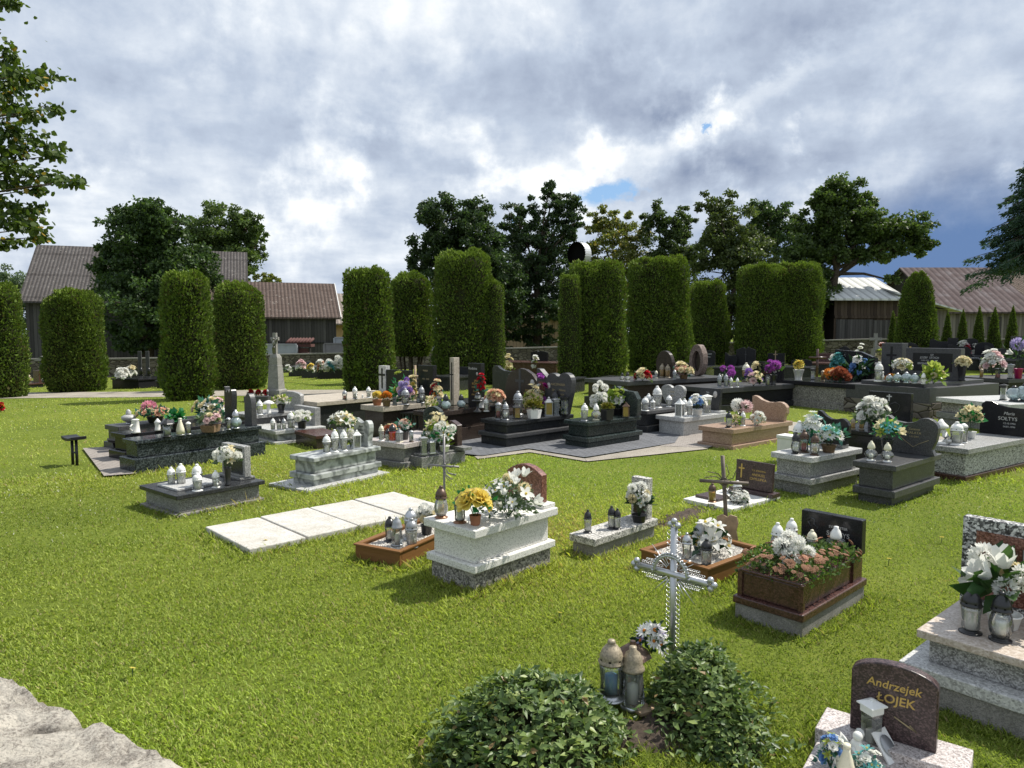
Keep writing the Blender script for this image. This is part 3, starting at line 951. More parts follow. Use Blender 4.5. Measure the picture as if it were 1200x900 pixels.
def near_stone():
    m, k, b = new_mat('near_stone')
    co = k.objco()
    a = k.noise(co, 5.5, 8, 0.7, 0.4)
    f = k.noise(co, 60, 6, 0.85)
    v = k.math('ADD', k.math('MULTIPLY', a, 0.5), k.math('MULTIPLY', f, 0.5))
    c = k.ramp(v, [(0.40, (0.15, 0.135, 0.115)), (0.46, (0.33, 0.30, 0.26)), (0.53, (0.56, 0.52, 0.45)), (0.66, (0.68, 0.63, 0.54))])
    pit = k.math('GREATER_THAN', k.noise(co, 55, 4, 0.8), 0.57)
    c = k.mix(k.math('MULTIPLY', pit, 0.55), c, (0.16, 0.14, 0.12))
    k.put(b.inputs['Base Color'], c)
    b.inputs['Roughness'].default_value = 0.95
    b.inputs['Specular IOR Level'].default_value = 0.15
    k.put(b.inputs['Normal'], k.bump(v, 0.8, 0.05))
near_stone()
rough_stone([(-60, 772), (0, 790), (28, 802), (46, 818), (72, 826), (92, 834), (97, 846), (60, 852), (20, 858), (5, 864), (-70, 872)], 0.46, 'pale rough stone with an eroded edge, rear one in the bottom left corner', 4)
rough_stone([(-80, 874), (8, 866), (24, 860), (62, 854), (98, 848), (120, 845), (148, 858), (170, 870), (196, 882), (228, 900), (262, 925), (300, 960), (180, 1010), (-90, 1010)], 0.46, 'pale rough stone filling the very bottom left corner', 9)

# ------------------------------------------------------------------ stone obelisk with a carved figure and cross
p = P(324, 469)
s = MPP(p)
ob = empty('obelisk', p, R(-12), 'tall grey stone obelisk topped by a cross with a carved figure', 'obelisk')
def zz(py): return HZ(p, py) - p.z
def frus(B, w0, w1, z0, z1, mi=0):
    B.add([(-w0, -w0, z0), (w0, -w0, z0), (w0, w0, z0), (-w0, w0, z0), (-w1, -w1, z1), (w1, -w1, z1), (w1, w1, z1), (-w1, w1, z1)],
          [(0, 3, 2, 1), (4, 5, 6, 7), (0, 1, 5, 4), (1, 2, 6, 5), (2, 3, 7, 6), (3, 0, 4, 7)], mi)
m = MB(); frus(m, .27, .27, -0.1, zz(463)); m.build('plinth', 'old_stone', ob, 0.01)
m = MB(); frus(m, .235, .235, zz(463) + .002, zz(457)); frus(m, .235, .19, zz(457), zz(455.5)); m.build('base', 'old_stone', ob, 0.01)
m = MB(); frus(m, .185, .145, zz(455.5) + .002, zz(428)); frus(m, .145, .02, zz(428), zz(424)); m.build('shaft', 'old_stone', ob, 0.006)
m = MB(); frus(m, .135, .135, zz(427.5), zz(419)); frus(m, .135, .09, zz(419), zz(415)); m.build('upper_block', 'old_stone', ob, 0.006)
m = MB(); m.box(-.055, .055, -.05, .05, zz(415) - .02, zz(390)); m.box(-.12, -.057, -.045, .045, zz(399), zz(395)); m.box(.057, .12, -.045, .045, zz(399), zz(395))
m.build('cross', 'old_stone', ob, 0.005)
m = MB()
m.tube([(0, -.075, zz(414)), (0, -.085, zz(408)), (0, -.08, zz(402)), (0, -.075, zz(399))], [.045, .05, .055, .03], 8)
m.ball((0, -.09, zz(397)), .035)
m.tube([(-.10, -.07, zz(396)), (-.04, -.085, zz(400)), (.04, -.085, zz(400)), (.10, -.07, zz(396))], .018, 6)
m.build('figure', 'old_stone', ob)

# ------------------------------------------------------------------ stools and benches
def stool(name, label, px, yb, yt, wpx, rot, mat='black_metal', depth=0.22):
    p = P(px, yb)
    h = HZ(p, yt) - p.z
    w2 = wpx * MPP(p) / 2
    root = empty(name, p, rot, label, 'stool' if 'stool' in name else 'bench')
    b = MB()
    n = 8
    vs, fs = [], []
    for i in range(n + 1):
        x = -w2 + 2 * w2 * i / n
        dz = 0.025 * (2 * i / n - 1) ** 2
        vs += [(x, -depth / 2, h - .045 + dz), (x, depth / 2, h - .045 + dz), (x, depth / 2, h + dz), (x, -depth / 2, h + dz)]
    for i in range(n):
        o = 4 * i
        fs += [(o, o + 1, o + 5, o + 4), (o + 2, o + 3, o + 7, o + 6), (o + 1, o + 2, o + 6, o + 5), (o + 3, o, o + 4, o + 7)]
    fs += [(0, 3, 2, 1), (4 * n, 4 * n + 1, 4 * n + 2, 4 * n + 3)]
    b.add(vs, fs)
    b.build('seat', mat, root, 0.006)
    for sx in (-1, 1):
        MB().tube([(sx * w2 * 0.42, 0, -0.05), (sx * w2 * 0.42, 0, h - .04)], 0.022, 8).build('leg', mat, root)
    MB().tube([(-w2 * 0.42, 0, h * 0.45), (w2 * 0.42, 0, h * 0.45)], 0.014, 6).build('stretcher', mat, root)
stool('stool', 'small black stool with a curved seat alone on the lawn', 88, 545, 512.5, 25, -0.6)
stool('bench', 'low black bench on the paved patch beside the dark double tombs', 139, 530, 515, 22, 0.6)
p = P(470, 512)
root = empty('bench', p, R(-8), 'black slatted bench between the beige tomb and the arched black headstone', 'bench')
h = HZ(p, 482) - p.z
MB().box(-.33, .33, -.16, .16, h - .04, h).build('seat', 'black_metal', root, .005)
m = MB()
for i in range(12):
    m.box(-.32 + i * .056, -.29 + i * .056, -.15, -.12, .08, h - .042)
m.build('slats', 'black_metal', root)
for sx in (-1, 1):
    MB().box(sx * .30 - .02, sx * .30 + .02, .1, .14, 0, h - .042).build('leg', 'black_metal', root)
# ------------------------------------------------------------------ graves
U0 = Vector((0.68, 0.733, 0))
def arc(cx, cz, rx, rz, a0, a1, n=10):
    return [(cx + rx * math.cos(R(a0 + (a1 - a0) * i / n)), cz + rz * math.sin(R(a0 + (a1 - a0) * i / n))) for i in range(n + 1)]
SHAPES = {
    'rect': [(-.5, 0), (.5, 0), (.5, 1), (-.5, 1)],
    'arch': [(-.5, 0), (.5, 0)] + arc(0, .62, .5, .38, 0, 180, 16),
    'lowarch': [(-.5, 0), (.5, 0)] + arc(0, .80, .5, .20, 0, 180, 16),
    'round': [(-.42, 0), (.42, 0)] + arc(0, .5, .5, .5, -25, 205, 20),
    'peak': [(-.5, 0), (.5, 0), (.5, .76), (.38, .86), (.2, .96), (0, 1), (-.2, .96), (-.38, .86), (-.5, .76)],
    'slant': [(-.5, 0), (.5, 0), (.5, .84), (.1, .94), (-.3, 1), (-.5, 1)],
    'slantback': [(-.5, 0), (.5, 0), (.5, .78), (.2, .94), (-.5, 1)],
    'wave': [(-.5, 0), (.42, 0), (.44, .2), (.5, .35), (.5, .6), (.44, .72), (.34, .80), (.22, .80), (.1, .76), (-.05, .76), (-.22, .84), (-.36, .97), (-.46, 1.0), (-.5, .95)],
    'swirl': [(-.46, 0), (.44, 0), (.40, .2), (.46, .45), (.5, .68), (.48, .82), (.40, .92), (.28, .94), (.18, .88), (.06, .84), (-.1, .87), (-.26, .95), (-.4, 1), (-.5, .93), (-.44, .6)],
    'heart': [(-.22, 0), (.22, 0)] + [(.34, .22), (.46, .45)] + arc(.25, .75, .25, .25, -15, 150, 9) + [(0, .86)] + arc(-.25, .75, .25, .25, 30, 195, 9) + [(-.46, .45), (-.34, .22)],
    'heartwide': [(-.46, 0), (.46, 0), (.40, .18), (.47, .42)] + arc(.27, .72, .23, .28, -10, 140, 9) + [(.02, .86), (-.12, .83), (-.3, .86), (-.44, 1.0), (-.5, .95), (-.47, .5)],
    'dheart': [(-.5, 0), (.34, 0), (.40, .25), (.46, .5)] + arc(.30, .74, .19, .19, -10, 150, 8) + [(.12, .84)] + arc(-.05, .74, .17, .17, 40, 150, 6) + [(-.2, .80), (-.30, .88), (-.42, .99), (-.5, 1)],
    'clip': [(-.5, 0), (.46, 0), (.5, .12), (.5, .60), (.36, .84), (.02, .86), (-.16, .92), (-.28, 1), (-.42, 1), (-.5, .9)],
    'bulge': [(-.5, 0), (.5, 0), (.5, .45), (.42, .68), (.28, .86), (.1, .97), (-.06, 1), (-.2, .93), (-.34, .90), (-.44, .72), (-.5, .5)],
    'double': [(-.5, 0), (.5, 0), (.5, .84), (.1, 1), (.04, .90), (-.04, .90), (-.1, 1), (-.5, .84)],
}
def text_mesh(parent, name, s, x, y, z, size, mat, shear=0.0, off=0.0):
    cu = bpy.data.curves.new('lettering', 'FONT')
    cu.body = s
    cu.align_x = 'CENTER'
    cu.align_y = 'CENTER'
    cu.size = size
    cu.shear = shear
    cu.offset = off
    cu.extrude = 0.0012
    cu.resolution_u = 3
    ob = bpy.data.objects.new('tmp', cu)
    me = bpy.data.meshes.new_from_object(ob)
    bpy.data.objects.remove(ob)
    bpy.data.curves.remove(cu)
    me.materials.clear()
    me.materials.append(MATS[mat])
    o = link(name, me, parent)
    o.location = (x, y, z)
    o.rotation_euler = (R(90), 0, 0)
    return o

class G: pass
def frame(FL, FR, BR, W=None, L=None, u=None):
    if u is not None:
        u = Vector((u[0], u[1], 0)).normalized()
        b = P(*FL) + Vector((u.y, -u.x, 0)) * W if FR is None else (FR if isinstance(FR, Vector) else P(*FR))
        if FL is None or FR is None or isinstance(FR, Vector):
            return b, u, Vector((u.y, -u.x, 0)), W, L
    else:
        b = P(*FR)
    if u is not None:
        pass
    elif BR is not None:
        l = P(*BR) - b; l.z = 0
        if FL is not None:
            v = P(*FL) - b; v.z = 0
            vp = Vector((v.y, -v.x, 0))
            u = (l.normalized() * l.length + vp.normalized() * v.length).normalized()
        else:
            u = l.normalized()
    else:
        u = U0.normalized()
    x = Vector((u.y, -u.x, 0))
    if W is None: W = abs((P(*FL) - b).dot(x))
    if L is None: L = abs((P(*BR) - b).dot(u))
    return b, u, x, W, L

def cross_mb(w, h, t, bar=0.22, arm=0.68, y=0.0):
    m = MB()
    b = w * bar / 2
    m.box(-b, b, y - t / 2, y + t / 2, 0, h)
    m.box(-w / 2, -b - .0005, y - t / 2, y + t / 2, h * arm - b, h * arm + b)
    m.box(b + .0005, w / 2, y - t / 2, y + t / 2, h * arm - b, h * arm + b)
    return m

def grave(label, FL, FR, BR, layers, hs=(), W=None, L=None, u=None, group='stone graves', name='grave', cat='grave', bevel=0.008, nograss=0.0):
    b, u, x, W, L = frame(FL, FR, BR, W, L, u)
    c = b - x * W / 2 + u * L / 2
    g = G()
    g.u, g.x, g.W, g.L = u, x, W, L
    gz = hgt(c.x, c.y)
    c.z = gz
    g.c = c
    g.root = empty(name, c, math.atan2(x.y, x.x), label, cat, group)
    z = gz - 0.06
    for nm, py, inset, mat in layers:
        cor = b + (u - x) * inset
        z1 = gz + py if py < 9 else max(HZ(cor, py), z + 0.02)
        m = MB()
        i = inset
        m.box(-W / 2 + i, W / 2 - i, -L / 2 + i, L / 2 - i, z - gz, z1 - gz)
        m.build(nm, mat, g.root, bevel)
        z = z1 + 0.0005
    g.z = z
    NOGRASS.append((c.x, c.y, u.x, u.y, W / 2 - 0.05 - nograss, L / 2 - 0.05 - nograss))
    for h in hs:
        headstone(g, **h)
    return g

def headstone(g, ytop, mat, shape='rect', w=None, wf=0.85, t=0.09, yf=0.86, dx=0.0, plaque=None, texts=(), cross=None, oval=None, foot=None, lean=0.0, name='headstone', zb=None, art=None, edge=None):
    W, L = g.W, g.L
    w = w or W * wf
    y = -L / 2 + yf * L
    pos = g.c + g.u * y + g.x * dx
    z0 = (g.z if zb is None else zb) - g.c.z
    if foot:
        fw, fh, fd, fm = foot
        MB().box(dx - fw / 2, dx + fw / 2, y - fd / 2, y + fd / 2, z0, z0 + fh).build('headstone_base', fm, g.root, 0.006)
        z0 += fh + 0.0005
    H = HZ(pos, ytop) - g.c.z - z0
    if abs(dx) < W * .4: g.lmax = min(getattr(g, 'lmax', 9), y - max(t, foot[2] if foot else 0) / 2 - .05)
    m = MB()
    m.prism([(px * w, pz * H) for px, pz in SHAPES[shape]], -t / 2, t / 2)
    h = m.build(name, mat, g.root, 0.006)
    h.location = (dx, y, z0)
    h.rotation_euler = (R(-lean), 0, 0)
    f = -t / 2
    if plaque:
        x0, x1, q0, q1, pm = plaque
        MB().box(x0 * w, x1 * w, f - 0.006, f + 0.002, q0 * H, q1 * H).build('plaque', pm, h)
        f -= 0.006
    for tx in texts:
        s, tx_, tz, sz, tm = tx[:5]
        text_mesh(h, 'lettering', s, tx_ * w, f - 0.0012, tz * H, sz * H, tm, *(tx[5:]))
    if cross:
        cxp, cz, cw, ch, cm = cross
        m = cross_mb(cw * w, ch * H, 0.006)
        o = m.build('cross', cm, h)
        o.location = (cxp * w, f - 0.0035, cz * H)
    if oval:
        ox, oz, ow, om = oval
        m = MB().lathe([(0.001, 0), (ow * w, 0), (ow * w, .006), (0.001, .008)], 20)
        o = m.build('portrait_oval', om, h)
        o.location = (ox * w, f - 0.0005, oz * H)
        o.rotation_euler = (R(90), 0, 0)
        o.scale = (1, 1.35, 1)
    if art:
        # engraved outline: thin raised line following points
        pts, am, rad = art
        MB().tube([(px * w, f - 0.002, pz * H) for px, pz in pts], rad, 5).build('engraving', am, h)
    g.hs = h
    return h

def put(g, px, py, margin=0.05):
    """point on top of a grave (or on a level, or on the ground)"""
    if g is None:
        return P(px, py)
    if isinstance(g, (int, float)):
        return P(px, py, g)
    p = P(px, py, g.z)
    d = p - g.c
    a, l = d.dot(g.x), d.dot(g.u)
    l2 = max(-g.L / 2 + margin, min(g.L / 2 - margin, getattr(g, 'lmax', 9), l))
    if l2 != l:
        # the base is hidden in the photograph: keep its bearing and stand it on the stone
        l = l2
        k = (px - CX) / F
        a = (k * ((g.c.y + g.u.y * l) * CT - (g.z - CAMH) * ST) - g.c.x - g.u.x * l) / (g.x.x - k * g.x.y * CT)
    a2 = max(-g.W / 2 + margin, min(g.W / 2 - margin, a))
    if a2 != a:
        a = a2
        k = (px - CX) / F
        l = (k * ((g.c.y + g.x.y * a) * CT - (g.z - CAMH) * ST) - g.c.x - g.x.x * a) / (g.u.x - k * g.u.y * CT)
        l = max(-g.L / 2 + margin, min(g.L / 2 - margin, getattr(g, 'lmax', 9), l))
    q = g.c + g.x * a + g.u * l
    q.z = g.z
    return q

# ------------------------------------------------------------------ grave lanterns, built one unit high
LCACHE = {}
def lantern_parts(style):
    """list of (part, mesh builder) for a lantern one unit high"""
    if style in LCACHE: return LCACHE[style]
    out = []
    def la(nm, prof, seg=20, rot=0.0, smooth=True): out.append((nm, MB().lathe(prof, seg, rot=rot, smooth=smooth)))
    if style in ('dome', 'slim', 'fat', 'bottle', 'angel'):
        k = {'dome': 1, 'slim': 0.82, 'fat': 1.25, 'bottle': 0.9, 'angel': 1}[style]
        r = .19 * k
        la('base', [(r * 1.2, 0), (r * 1.22, .022), (r * 1.08, .035), (r * .82, .06), (r * .78, .09)])
        if style == 'bottle':
            la('glass', [(r * .95, .092), (r * 1.2, .2), (r * 1.28, .34), (r * 1.05, .52), (r * .8, .60)])
        else:
            la('glass', [(r * .82, .092), (r * .98, .12), (r * .92, .3), (r * 1.02, .5), (r * 1.06, .57), (r * .9, .60)])
        la('cap', [(r * .95, .602), (r * 1.12, .606), (r * 1.16, .632), (r * 1.0, .648), (r * 1.04, .70), (r * .97, .76), (r * .78, .838), (r * .70, .85), (r * .52, .898), (r * .30, .925), (r * .37, .945), (r * .31, .985), (r * .1, 1.0)])
        for i in range(7):
            an = i * 2 * math.pi / 7
            ca, sa, q = math.cos(an), math.sin(an), r * 1.035
            out[-1][1].add([(q * ca - .02 * sa, q * sa + .02 * ca, .672), (q * ca + .02 * sa, q * sa - .02 * ca, .672), (q * 1.005 * ca + .02 * sa, q * 1.005 * sa - .02 * ca, .70), (q * 1.005 * ca - .02 * sa, q * 1.005 * sa + .02 * ca, .70)], [(0, 1, 2, 3)], 1)
        la('candle', [(r * .55, .095), (r * .55, .40), (r * .2, .42)], 12)
        if style == 'angel':
            m = MB()
            m.tube([(0, -.20, .10), (0, -.22, .26), (0, -.20, .40)], [.085, .065, .03], 10)
            m.ball((0, -.205, .46), .055)
            for s in (-1, 1):
                m.tube([(s * .03, -.19, .36), (s * .13, -.15, .44), (s * .15, -.14, .28)], [.02, .035, .012], 6)
            out.append(('cap', m))
    elif style == 'globe':
        la('base', [(.20, 0), (.22, .03), (.17, .08), (.12, .10)])
        la('glass', [(.12, .102), (.22, .16), (.29, .28), (.30, .36), (.26, .47), (.17, .56), (.14, .60)], 24)
        la('cap', [(.14, .602), (.17, .62), (.18, .68), (.15, .80), (.10, .90), (.055, .93), (.055, .985), (.01, 1)])
        la('candle', [(.10, .11), (.10, .34), (.03, .36)], 12)
    elif style == 'cyl':
        la('base', [(.20, 0), (.21, .03), (.19, .06)])
        la('glass', [(.185, .062), (.185, .78), (.175, .80)])
        la('cap', [(.19, .802), (.20, .83), (.17, .90), (.08, .97), (.01, 1)])
        la('candle', [(.12, .065), (.12, .48), (.03, .50)], 12)
    elif style == 'hex':
        la('base', [(.21, 0), (.22, .04), (.18, .07)], 8)
        la('glass', [(.20, .072), (.165, .5), (.16, .60)], 8, smooth=False)
        la('cap', [(.17, .602), (.19, .62), (.19, .65), (.165, .68), (.155, .78), (.12, .88), (.06, .93), (.06, .99), (.01, 1)])
        la('candle', [(.09, .075), (.09, .36), (.03, .40)], 12)
    elif style == 'box':
        q = R(45)
        la('base', [(.30, 0), (.30, .05), (.27, .065)], 4, q, False)
        m = MB()
        for sx in (-1, 1):
            for sy in (-1, 1):
                m.box(sx * .175 - .018, sx * .175 + .018, sy * .175 - .018, sy * .175 + .018, .066, .69)
        out.append(('frame', m))
        m = MB()
        for a, b_, c_, d_ in ((-.155, .155, -.18, -.172), (-.155, .155, .172, .18), (-.18, -.172, -.155, .155), (.172, .18, -.155, .155)):
            m.box(a, b_, c_, d_, .067, .688)
        out.append(('glass', m))
        la('cap', [(.31, .69), (.31, .73), (.27, .75), (.12, .88), (.08, .90), (.08, .95), (.03, 1)], 4, q, False)
        la('candle', [(.10, .068), (.10, .42), (.03, .44)], 12)
    elif style == 'tallbox':
        q = R(45)
        la('base', [(.235, 0), (.235, .06), (.2, .07)], 4, q, False)
        la('glass', [(.2, .072), (.185, .35), (.2, .74)], 4, q, False)
        la('cap', [(.21, .742), (.22, .76), (.22, .87), (.29, .885), (.29, .91), (.1, .965), (.06, .97), (.06, .99), (.02, 1)], 4, q, False)
        la('candle', [(.10, .074), (.10, .40), (.03, .44)], 12)
    elif style == 'porc':
        la('body', [(.24, 0), (.26, .04), (.22, .12), (.20, .45), (.24, .62), (.25, .66)])
        la('cap', [(.25, .662), (.27, .69), (.20, .80), (.10, .92), (.06, 1)])
        m = MB().torus((0, -.225, .36), .11, .035, (0, 1, 0), 16, 8)
        out.append(('wreath', m))
    elif style == 'mug':
        la('body', [(.30, 0), (.34, .05), (.31, .1), (.25, .85), (.27, .9)], 5)
        la('cap', [(.28, .902), (.29, .95), (.2, 1.0)], 5)
        m = MB().torus((-.34, 0, .42), .20, .05, (0, 1, 0), 16, 8, 0, 0, 2 * math.pi)
        out.append(('handle', m))
    elif style == 'mushroom':
        la('body', [(.20, 0), (.22, .04), (.15, .12), (.13, .6), (.16, .7)])
        la('cap', [(.2, .70), (.42, .74), (.40, .82), (.22, .94), (.05, 1)])
    elif style == 'urn':
        la('base', [(.16, 0), (.18, .04), (.12, .12)])
        la('body', [(.12, .122), (.36, .26), (.46, .40), (.44, .52), (.26, .62), (.18, .64)], 24)
        la('cap', [(.18, .642), (.17, .72), (.14, .88), (.06, .98), (.01, 1)])
    elif style == 'heart':
        la('base', [(.16, 0), (.20, .03), (.14, .07)])
        m = MB()
        pts = [(.0, .07), (.12, .12), (.25, .24), (.30, .38), (.27, .52), (.16, .56), (.06, .52), (0, .50), (-.06, .52), (-.16, .56), (-.27, .52), (-.30, .38), (-.25, .24), (-.12, .12)]
        m.prism(pts, -.13, .13)
        out.append(('glass', m))
        m = MB()
        m.prism([(x * .62, .07 + (z - .05) * .72) for x, z in pts], -.145, -.132)
        out.append(('plaque', m))
        la('cap', [(.13, .535), (.19, .56), (.20, .64), (.18, .72), (.14, .84), (.08, .91), (.08, .985), (.02, 1)])
    elif style == 'swan':
        m = MB()
        m.tube([(.16, 0, .06), (.18, 0, .32), (.10, 0, .52), (-.06, 0, .50), (-.12, 0, .36), (-.05, 0, .28)], [.15, .12, .10, .09, .08, .05], 10)
        la('base', [(.26, 0), (.28, .04), (.22, .1)])
        out.append(('body', m))
        la('cap', [(.12, .60), (.30, .66), (.26, .76), (.12, .88), (.04, 1)], 6)
    elif style == 'crystal':
        la('base', [(.26, 0), (.28, .06), (.2, .12)])
        la('glass', [(.18, .122), (.36, .26), (.44, .45), (.42, .62), (.30, .80), (.16, .86)], 11, smooth=False)
        la('cap', [(.16, .862), (.17, .9), (.08, 1)])
    elif style == 'cone':
        la('base', [(.24, 0), (.25, .05), (.2, .08)])
        la('body', [(.24, .082), (.22, .35), (.15, .62), (.09, .8), (.085, .9)], 24)
        la('cap', [(.09, .902), (.1, .93), (.09, 1.0)])
    elif style == 'roofed':
        la('base', [(.24, 0), (.25, .05), (.2, .08)])
        la('glass', [(.19, .082), (.19, .68)])
        la('cap', [(.30, .69), (.40, .70), (.36, .75), (.16, .90), (.07, .93), (.06, 1.0)], 8, smooth=False)
        la('candle', [(.10, .084), (.10, .40), (.03, .44)], 12)
    elif style == 'pedestal':
        la('base', [(.22, 0), (.22, .05), (.08, .14), (.05, .40), (.14, .52), (.30, .56)])
        la('body', [(.30, .562), (.30, .60), (.15, .62)])
        la('glass', [(.12, .622), (.18, .72), (.14, .85)])
        la('cap', [(.14, .852), (.16, .88), (.06, .97), (.02, 1)])
    LCACHE[style] = out
    return out
CAPS = dict(white='white_plastic', cream='cream_plastic', black='black_plastic', silver='grey_plastic', brown='brown_plastic', copper='copper_plastic', gold='gold_plastic',
            steel='steel', ceramic='ceramic', greyc='grey_ceramic', maroon='maroon_granite')
MESHC = {}
def lantern(g, style, px, yt, yb, label, cap='white', base=None, glass='milky_glass', candle='wax_white', group='grave lanterns', width=1.0, rot=None, name='grave_lantern'):
    p = put(g, px, yb)
    h = max(0.08, HZ(p, yt) - p.z)
    base = base or cap
    root = empty(name, p, random.uniform(0, 6.28) if rot is None else rot, label, 'lantern', group)
    root.scale = (h * width, h * width, h)
    for part, mb in lantern_parts(style):
        mat = {'base': CAPS[base], 'cap': CAPS[cap], 'frame': CAPS[cap], 'glass': glass, 'candle': candle, 'body': CAPS[cap], 'wreath': CAPS[base], 'handle': CAPS[cap], 'plaque': 'ceramic'}[part]
        key = (style, part, mat, id(mb))
        if key not in MESHC: MESHC[key] = mb.mesh(part, [mat, 'duct_dark'])
        link(part, MESHC[key], root)
    return root

# ------------------------------------------------------------------ flowers, one unit blossoms facing up
def petal(B, ang, tilt, L, Wd, curl=0.3, mi=0, z0=0.0, r0=0.03, cup=0.15):
    ca, sa = math.cos(ang), math.sin(ang)
    rows = []
    n = 3
    for i in range(n + 1):
        t = i / n
        a = tilt + curl * (t - 0.3)
        r = r0 + L * t * math.cos(tilt - curl * 0.3 + curl * t * 0.5)
        z = z0 + L * t * math.sin(tilt - curl * 0.3 + curl * t * 0.5)
        w_ = Wd * (0.35 + 1.9 * t - 1.75 * t * t) if i < n else Wd * 0.28
        rows.append((r, z, w_))
    vs = []
    for r, z, w_ in rows:
        for s in (-1, 0, 1):
            vs.append((r * ca - s * w_ * sa, r * sa + s * w_ * ca, z + (cup * w_ if s else 0)))
    fs = []
    for i in range(n):
        for j in range(2):
            o = i * 3 + j
            fs.append((o, o + 1, o + 4, o + 3))
    B.add(vs, fs, mi, True)
def blossom_mesh(kind, col, center='cream'):
    key = (kind, col, center)
    if key in MESHC: return MESHC[key]
    B = MB()
    rr = random.Random(hash(kind) % 1000)
    if kind == 'rose':
        for ring, (n, tl, L, Wd) in enumerate([(3, 1.35, .55, .3), (5, 1.05, .7, .38), (6, .65, .9, .46), (6, .28, 1.0, .5)]):
            for i in range(n): petal(B, 2 * math.pi * (i + .5 * ring) / n + .2 * ring, tl, L, Wd, -.35 if ring > 1 else .2, 0, .02, .04, .3)
    elif kind == 'mum':
        n = 90
        for i in range(n):
            zc = 1 - 1.75 * (i + .5) / n
            a = i * 2.39996
            el_ = math.asin(max(-1, min(1, zc)))
            d = Vector((math.cos(a) * math.cos(el_), math.sin(a) * math.cos(el_), math.sin(el_)))
            s = d.cross(Vector((rr.uniform(-1, 1), rr.uniform(-1, 1), rr.uniform(-1, 1)))).normalized()
            c = Vector((0, 0, .55)) + d * .42
            e = c + d * .5
            m_ = c + d * .26 + d.cross(s) * .06
            B.add([c, m_ + s * .17, e, m_ - s * .17], [(0, 1, 2, 3)], 0, True)
    elif kind == 'lily':
        for i in range(6): petal(B, math.pi * i / 3, .75 if i % 2 else .6, 1.15, .30, -.9, 0, .02 * (i % 2), .05, .3)
        for i in range(5): B.tube([(0, 0, 0), (.16 * math.cos(i * 1.26), .16 * math.sin(i * 1.26), .55)], [.025, .045], 4, 1)
    elif kind == 'daisy':
        for i in range(13): petal(B, 2 * math.pi * i / 13, .12 + .06 * (i % 2), .95, .17, .1, 0, 0, .12, .1)
        B.ball((0, 0, .06), .22, 1, 10, 5, .6)
    elif kind == 'tulip':
        for i in range(6): petal(B, math.pi * i / 3, 1.30 - .12 * (i % 2), 1.25, .40, -.35 if i % 2 else .25, 0, 0, .30, .4)
        B.ball((0, 0, .25), .36, 0, 10, 6)
    elif kind == 'orchid':
        for i in range(5): petal(B, 2 * math.pi * i / 5, .2, 1.0, .42 if i % 2 else .34, .1, 0, 0, .06, .1)
        B.ball((0, 0, .1), .16, 1, 8, 5)
    elif kind == 'sedum':
        for i in range(26):
            a = i * 2.4
            r = .95 * math.sqrt((i + .5) / 26)
            B.ball((r * math.cos(a), r * math.sin(a), .12 + .12 * rr.random() - .18 * r * r), .17 + .06 * rr.random(), 0, 6, 4, .8)
    MESHC[key] = B.mesh('blossom', [petal_mat(col), petal_mat(center)])
    return MESHC[key]

FOL = dict(green=[(0.025, 0.07, 0.018), (0.07, 0.14, 0.035)], dark=[(0.010, 0.035, 0.014), (0.03, 0.075, 0.03)], teal=[(0.02, 0.09, 0.07), (0.08, 0.24, 0.20)], lime=[(0.10, 0.18, 0.02), (0.25, 0.34, 0.05)],
           sage=[(0.06, 0.10, 0.06), (0.16, 0.22, 0.13)], moss=[(0.09, 0.10, 0.012), (0.20, 0.17, 0.03)], emerald=[(0.01, 0.12, 0.04), (0.05, 0.26, 0.10)])
def foliage(root, cx, cy, cz, a, c, n, leaf, fol, seed, droop=0.0, width=0.30, mat='leaf_gloss', low=False):
    r_ = np.random.default_rng(seed)
    d = rand_dirs(n, r_)
    d[:, 2] = np.abs(d[:, 2]) * 1.25 - 0.45 if low else np.abs(d[:, 2]) - 0.25
    d = nrm(d)
    rad = r_.uniform(0.2, 0.92, n)[:, None]
    C = np.array([[cx, cy, cz]]) + d * rad * np.array([[a, a, c]])
    if low: C[:, 2] = np.maximum(C[:, 2], .01)
    D = nrm(d + r_.normal(0, 0.45, (n, 3)) + np.array([[0, 0, 0.25 - droop]]))
    L = leaf * r_.uniform(0.6, 1.25, n)
    V, Fc = kites(C, D, across(D, r_), L, L * width, 0.14)
    g = r_.uniform(0, 1, n)[:, None]
    col = np.array([FOL[fol][0]]) * (1 - g) + np.array([FOL[fol][1]]) * g
    return np_mesh('foliage', V, Fc, mat, np.repeat(col, 4, 0), root)

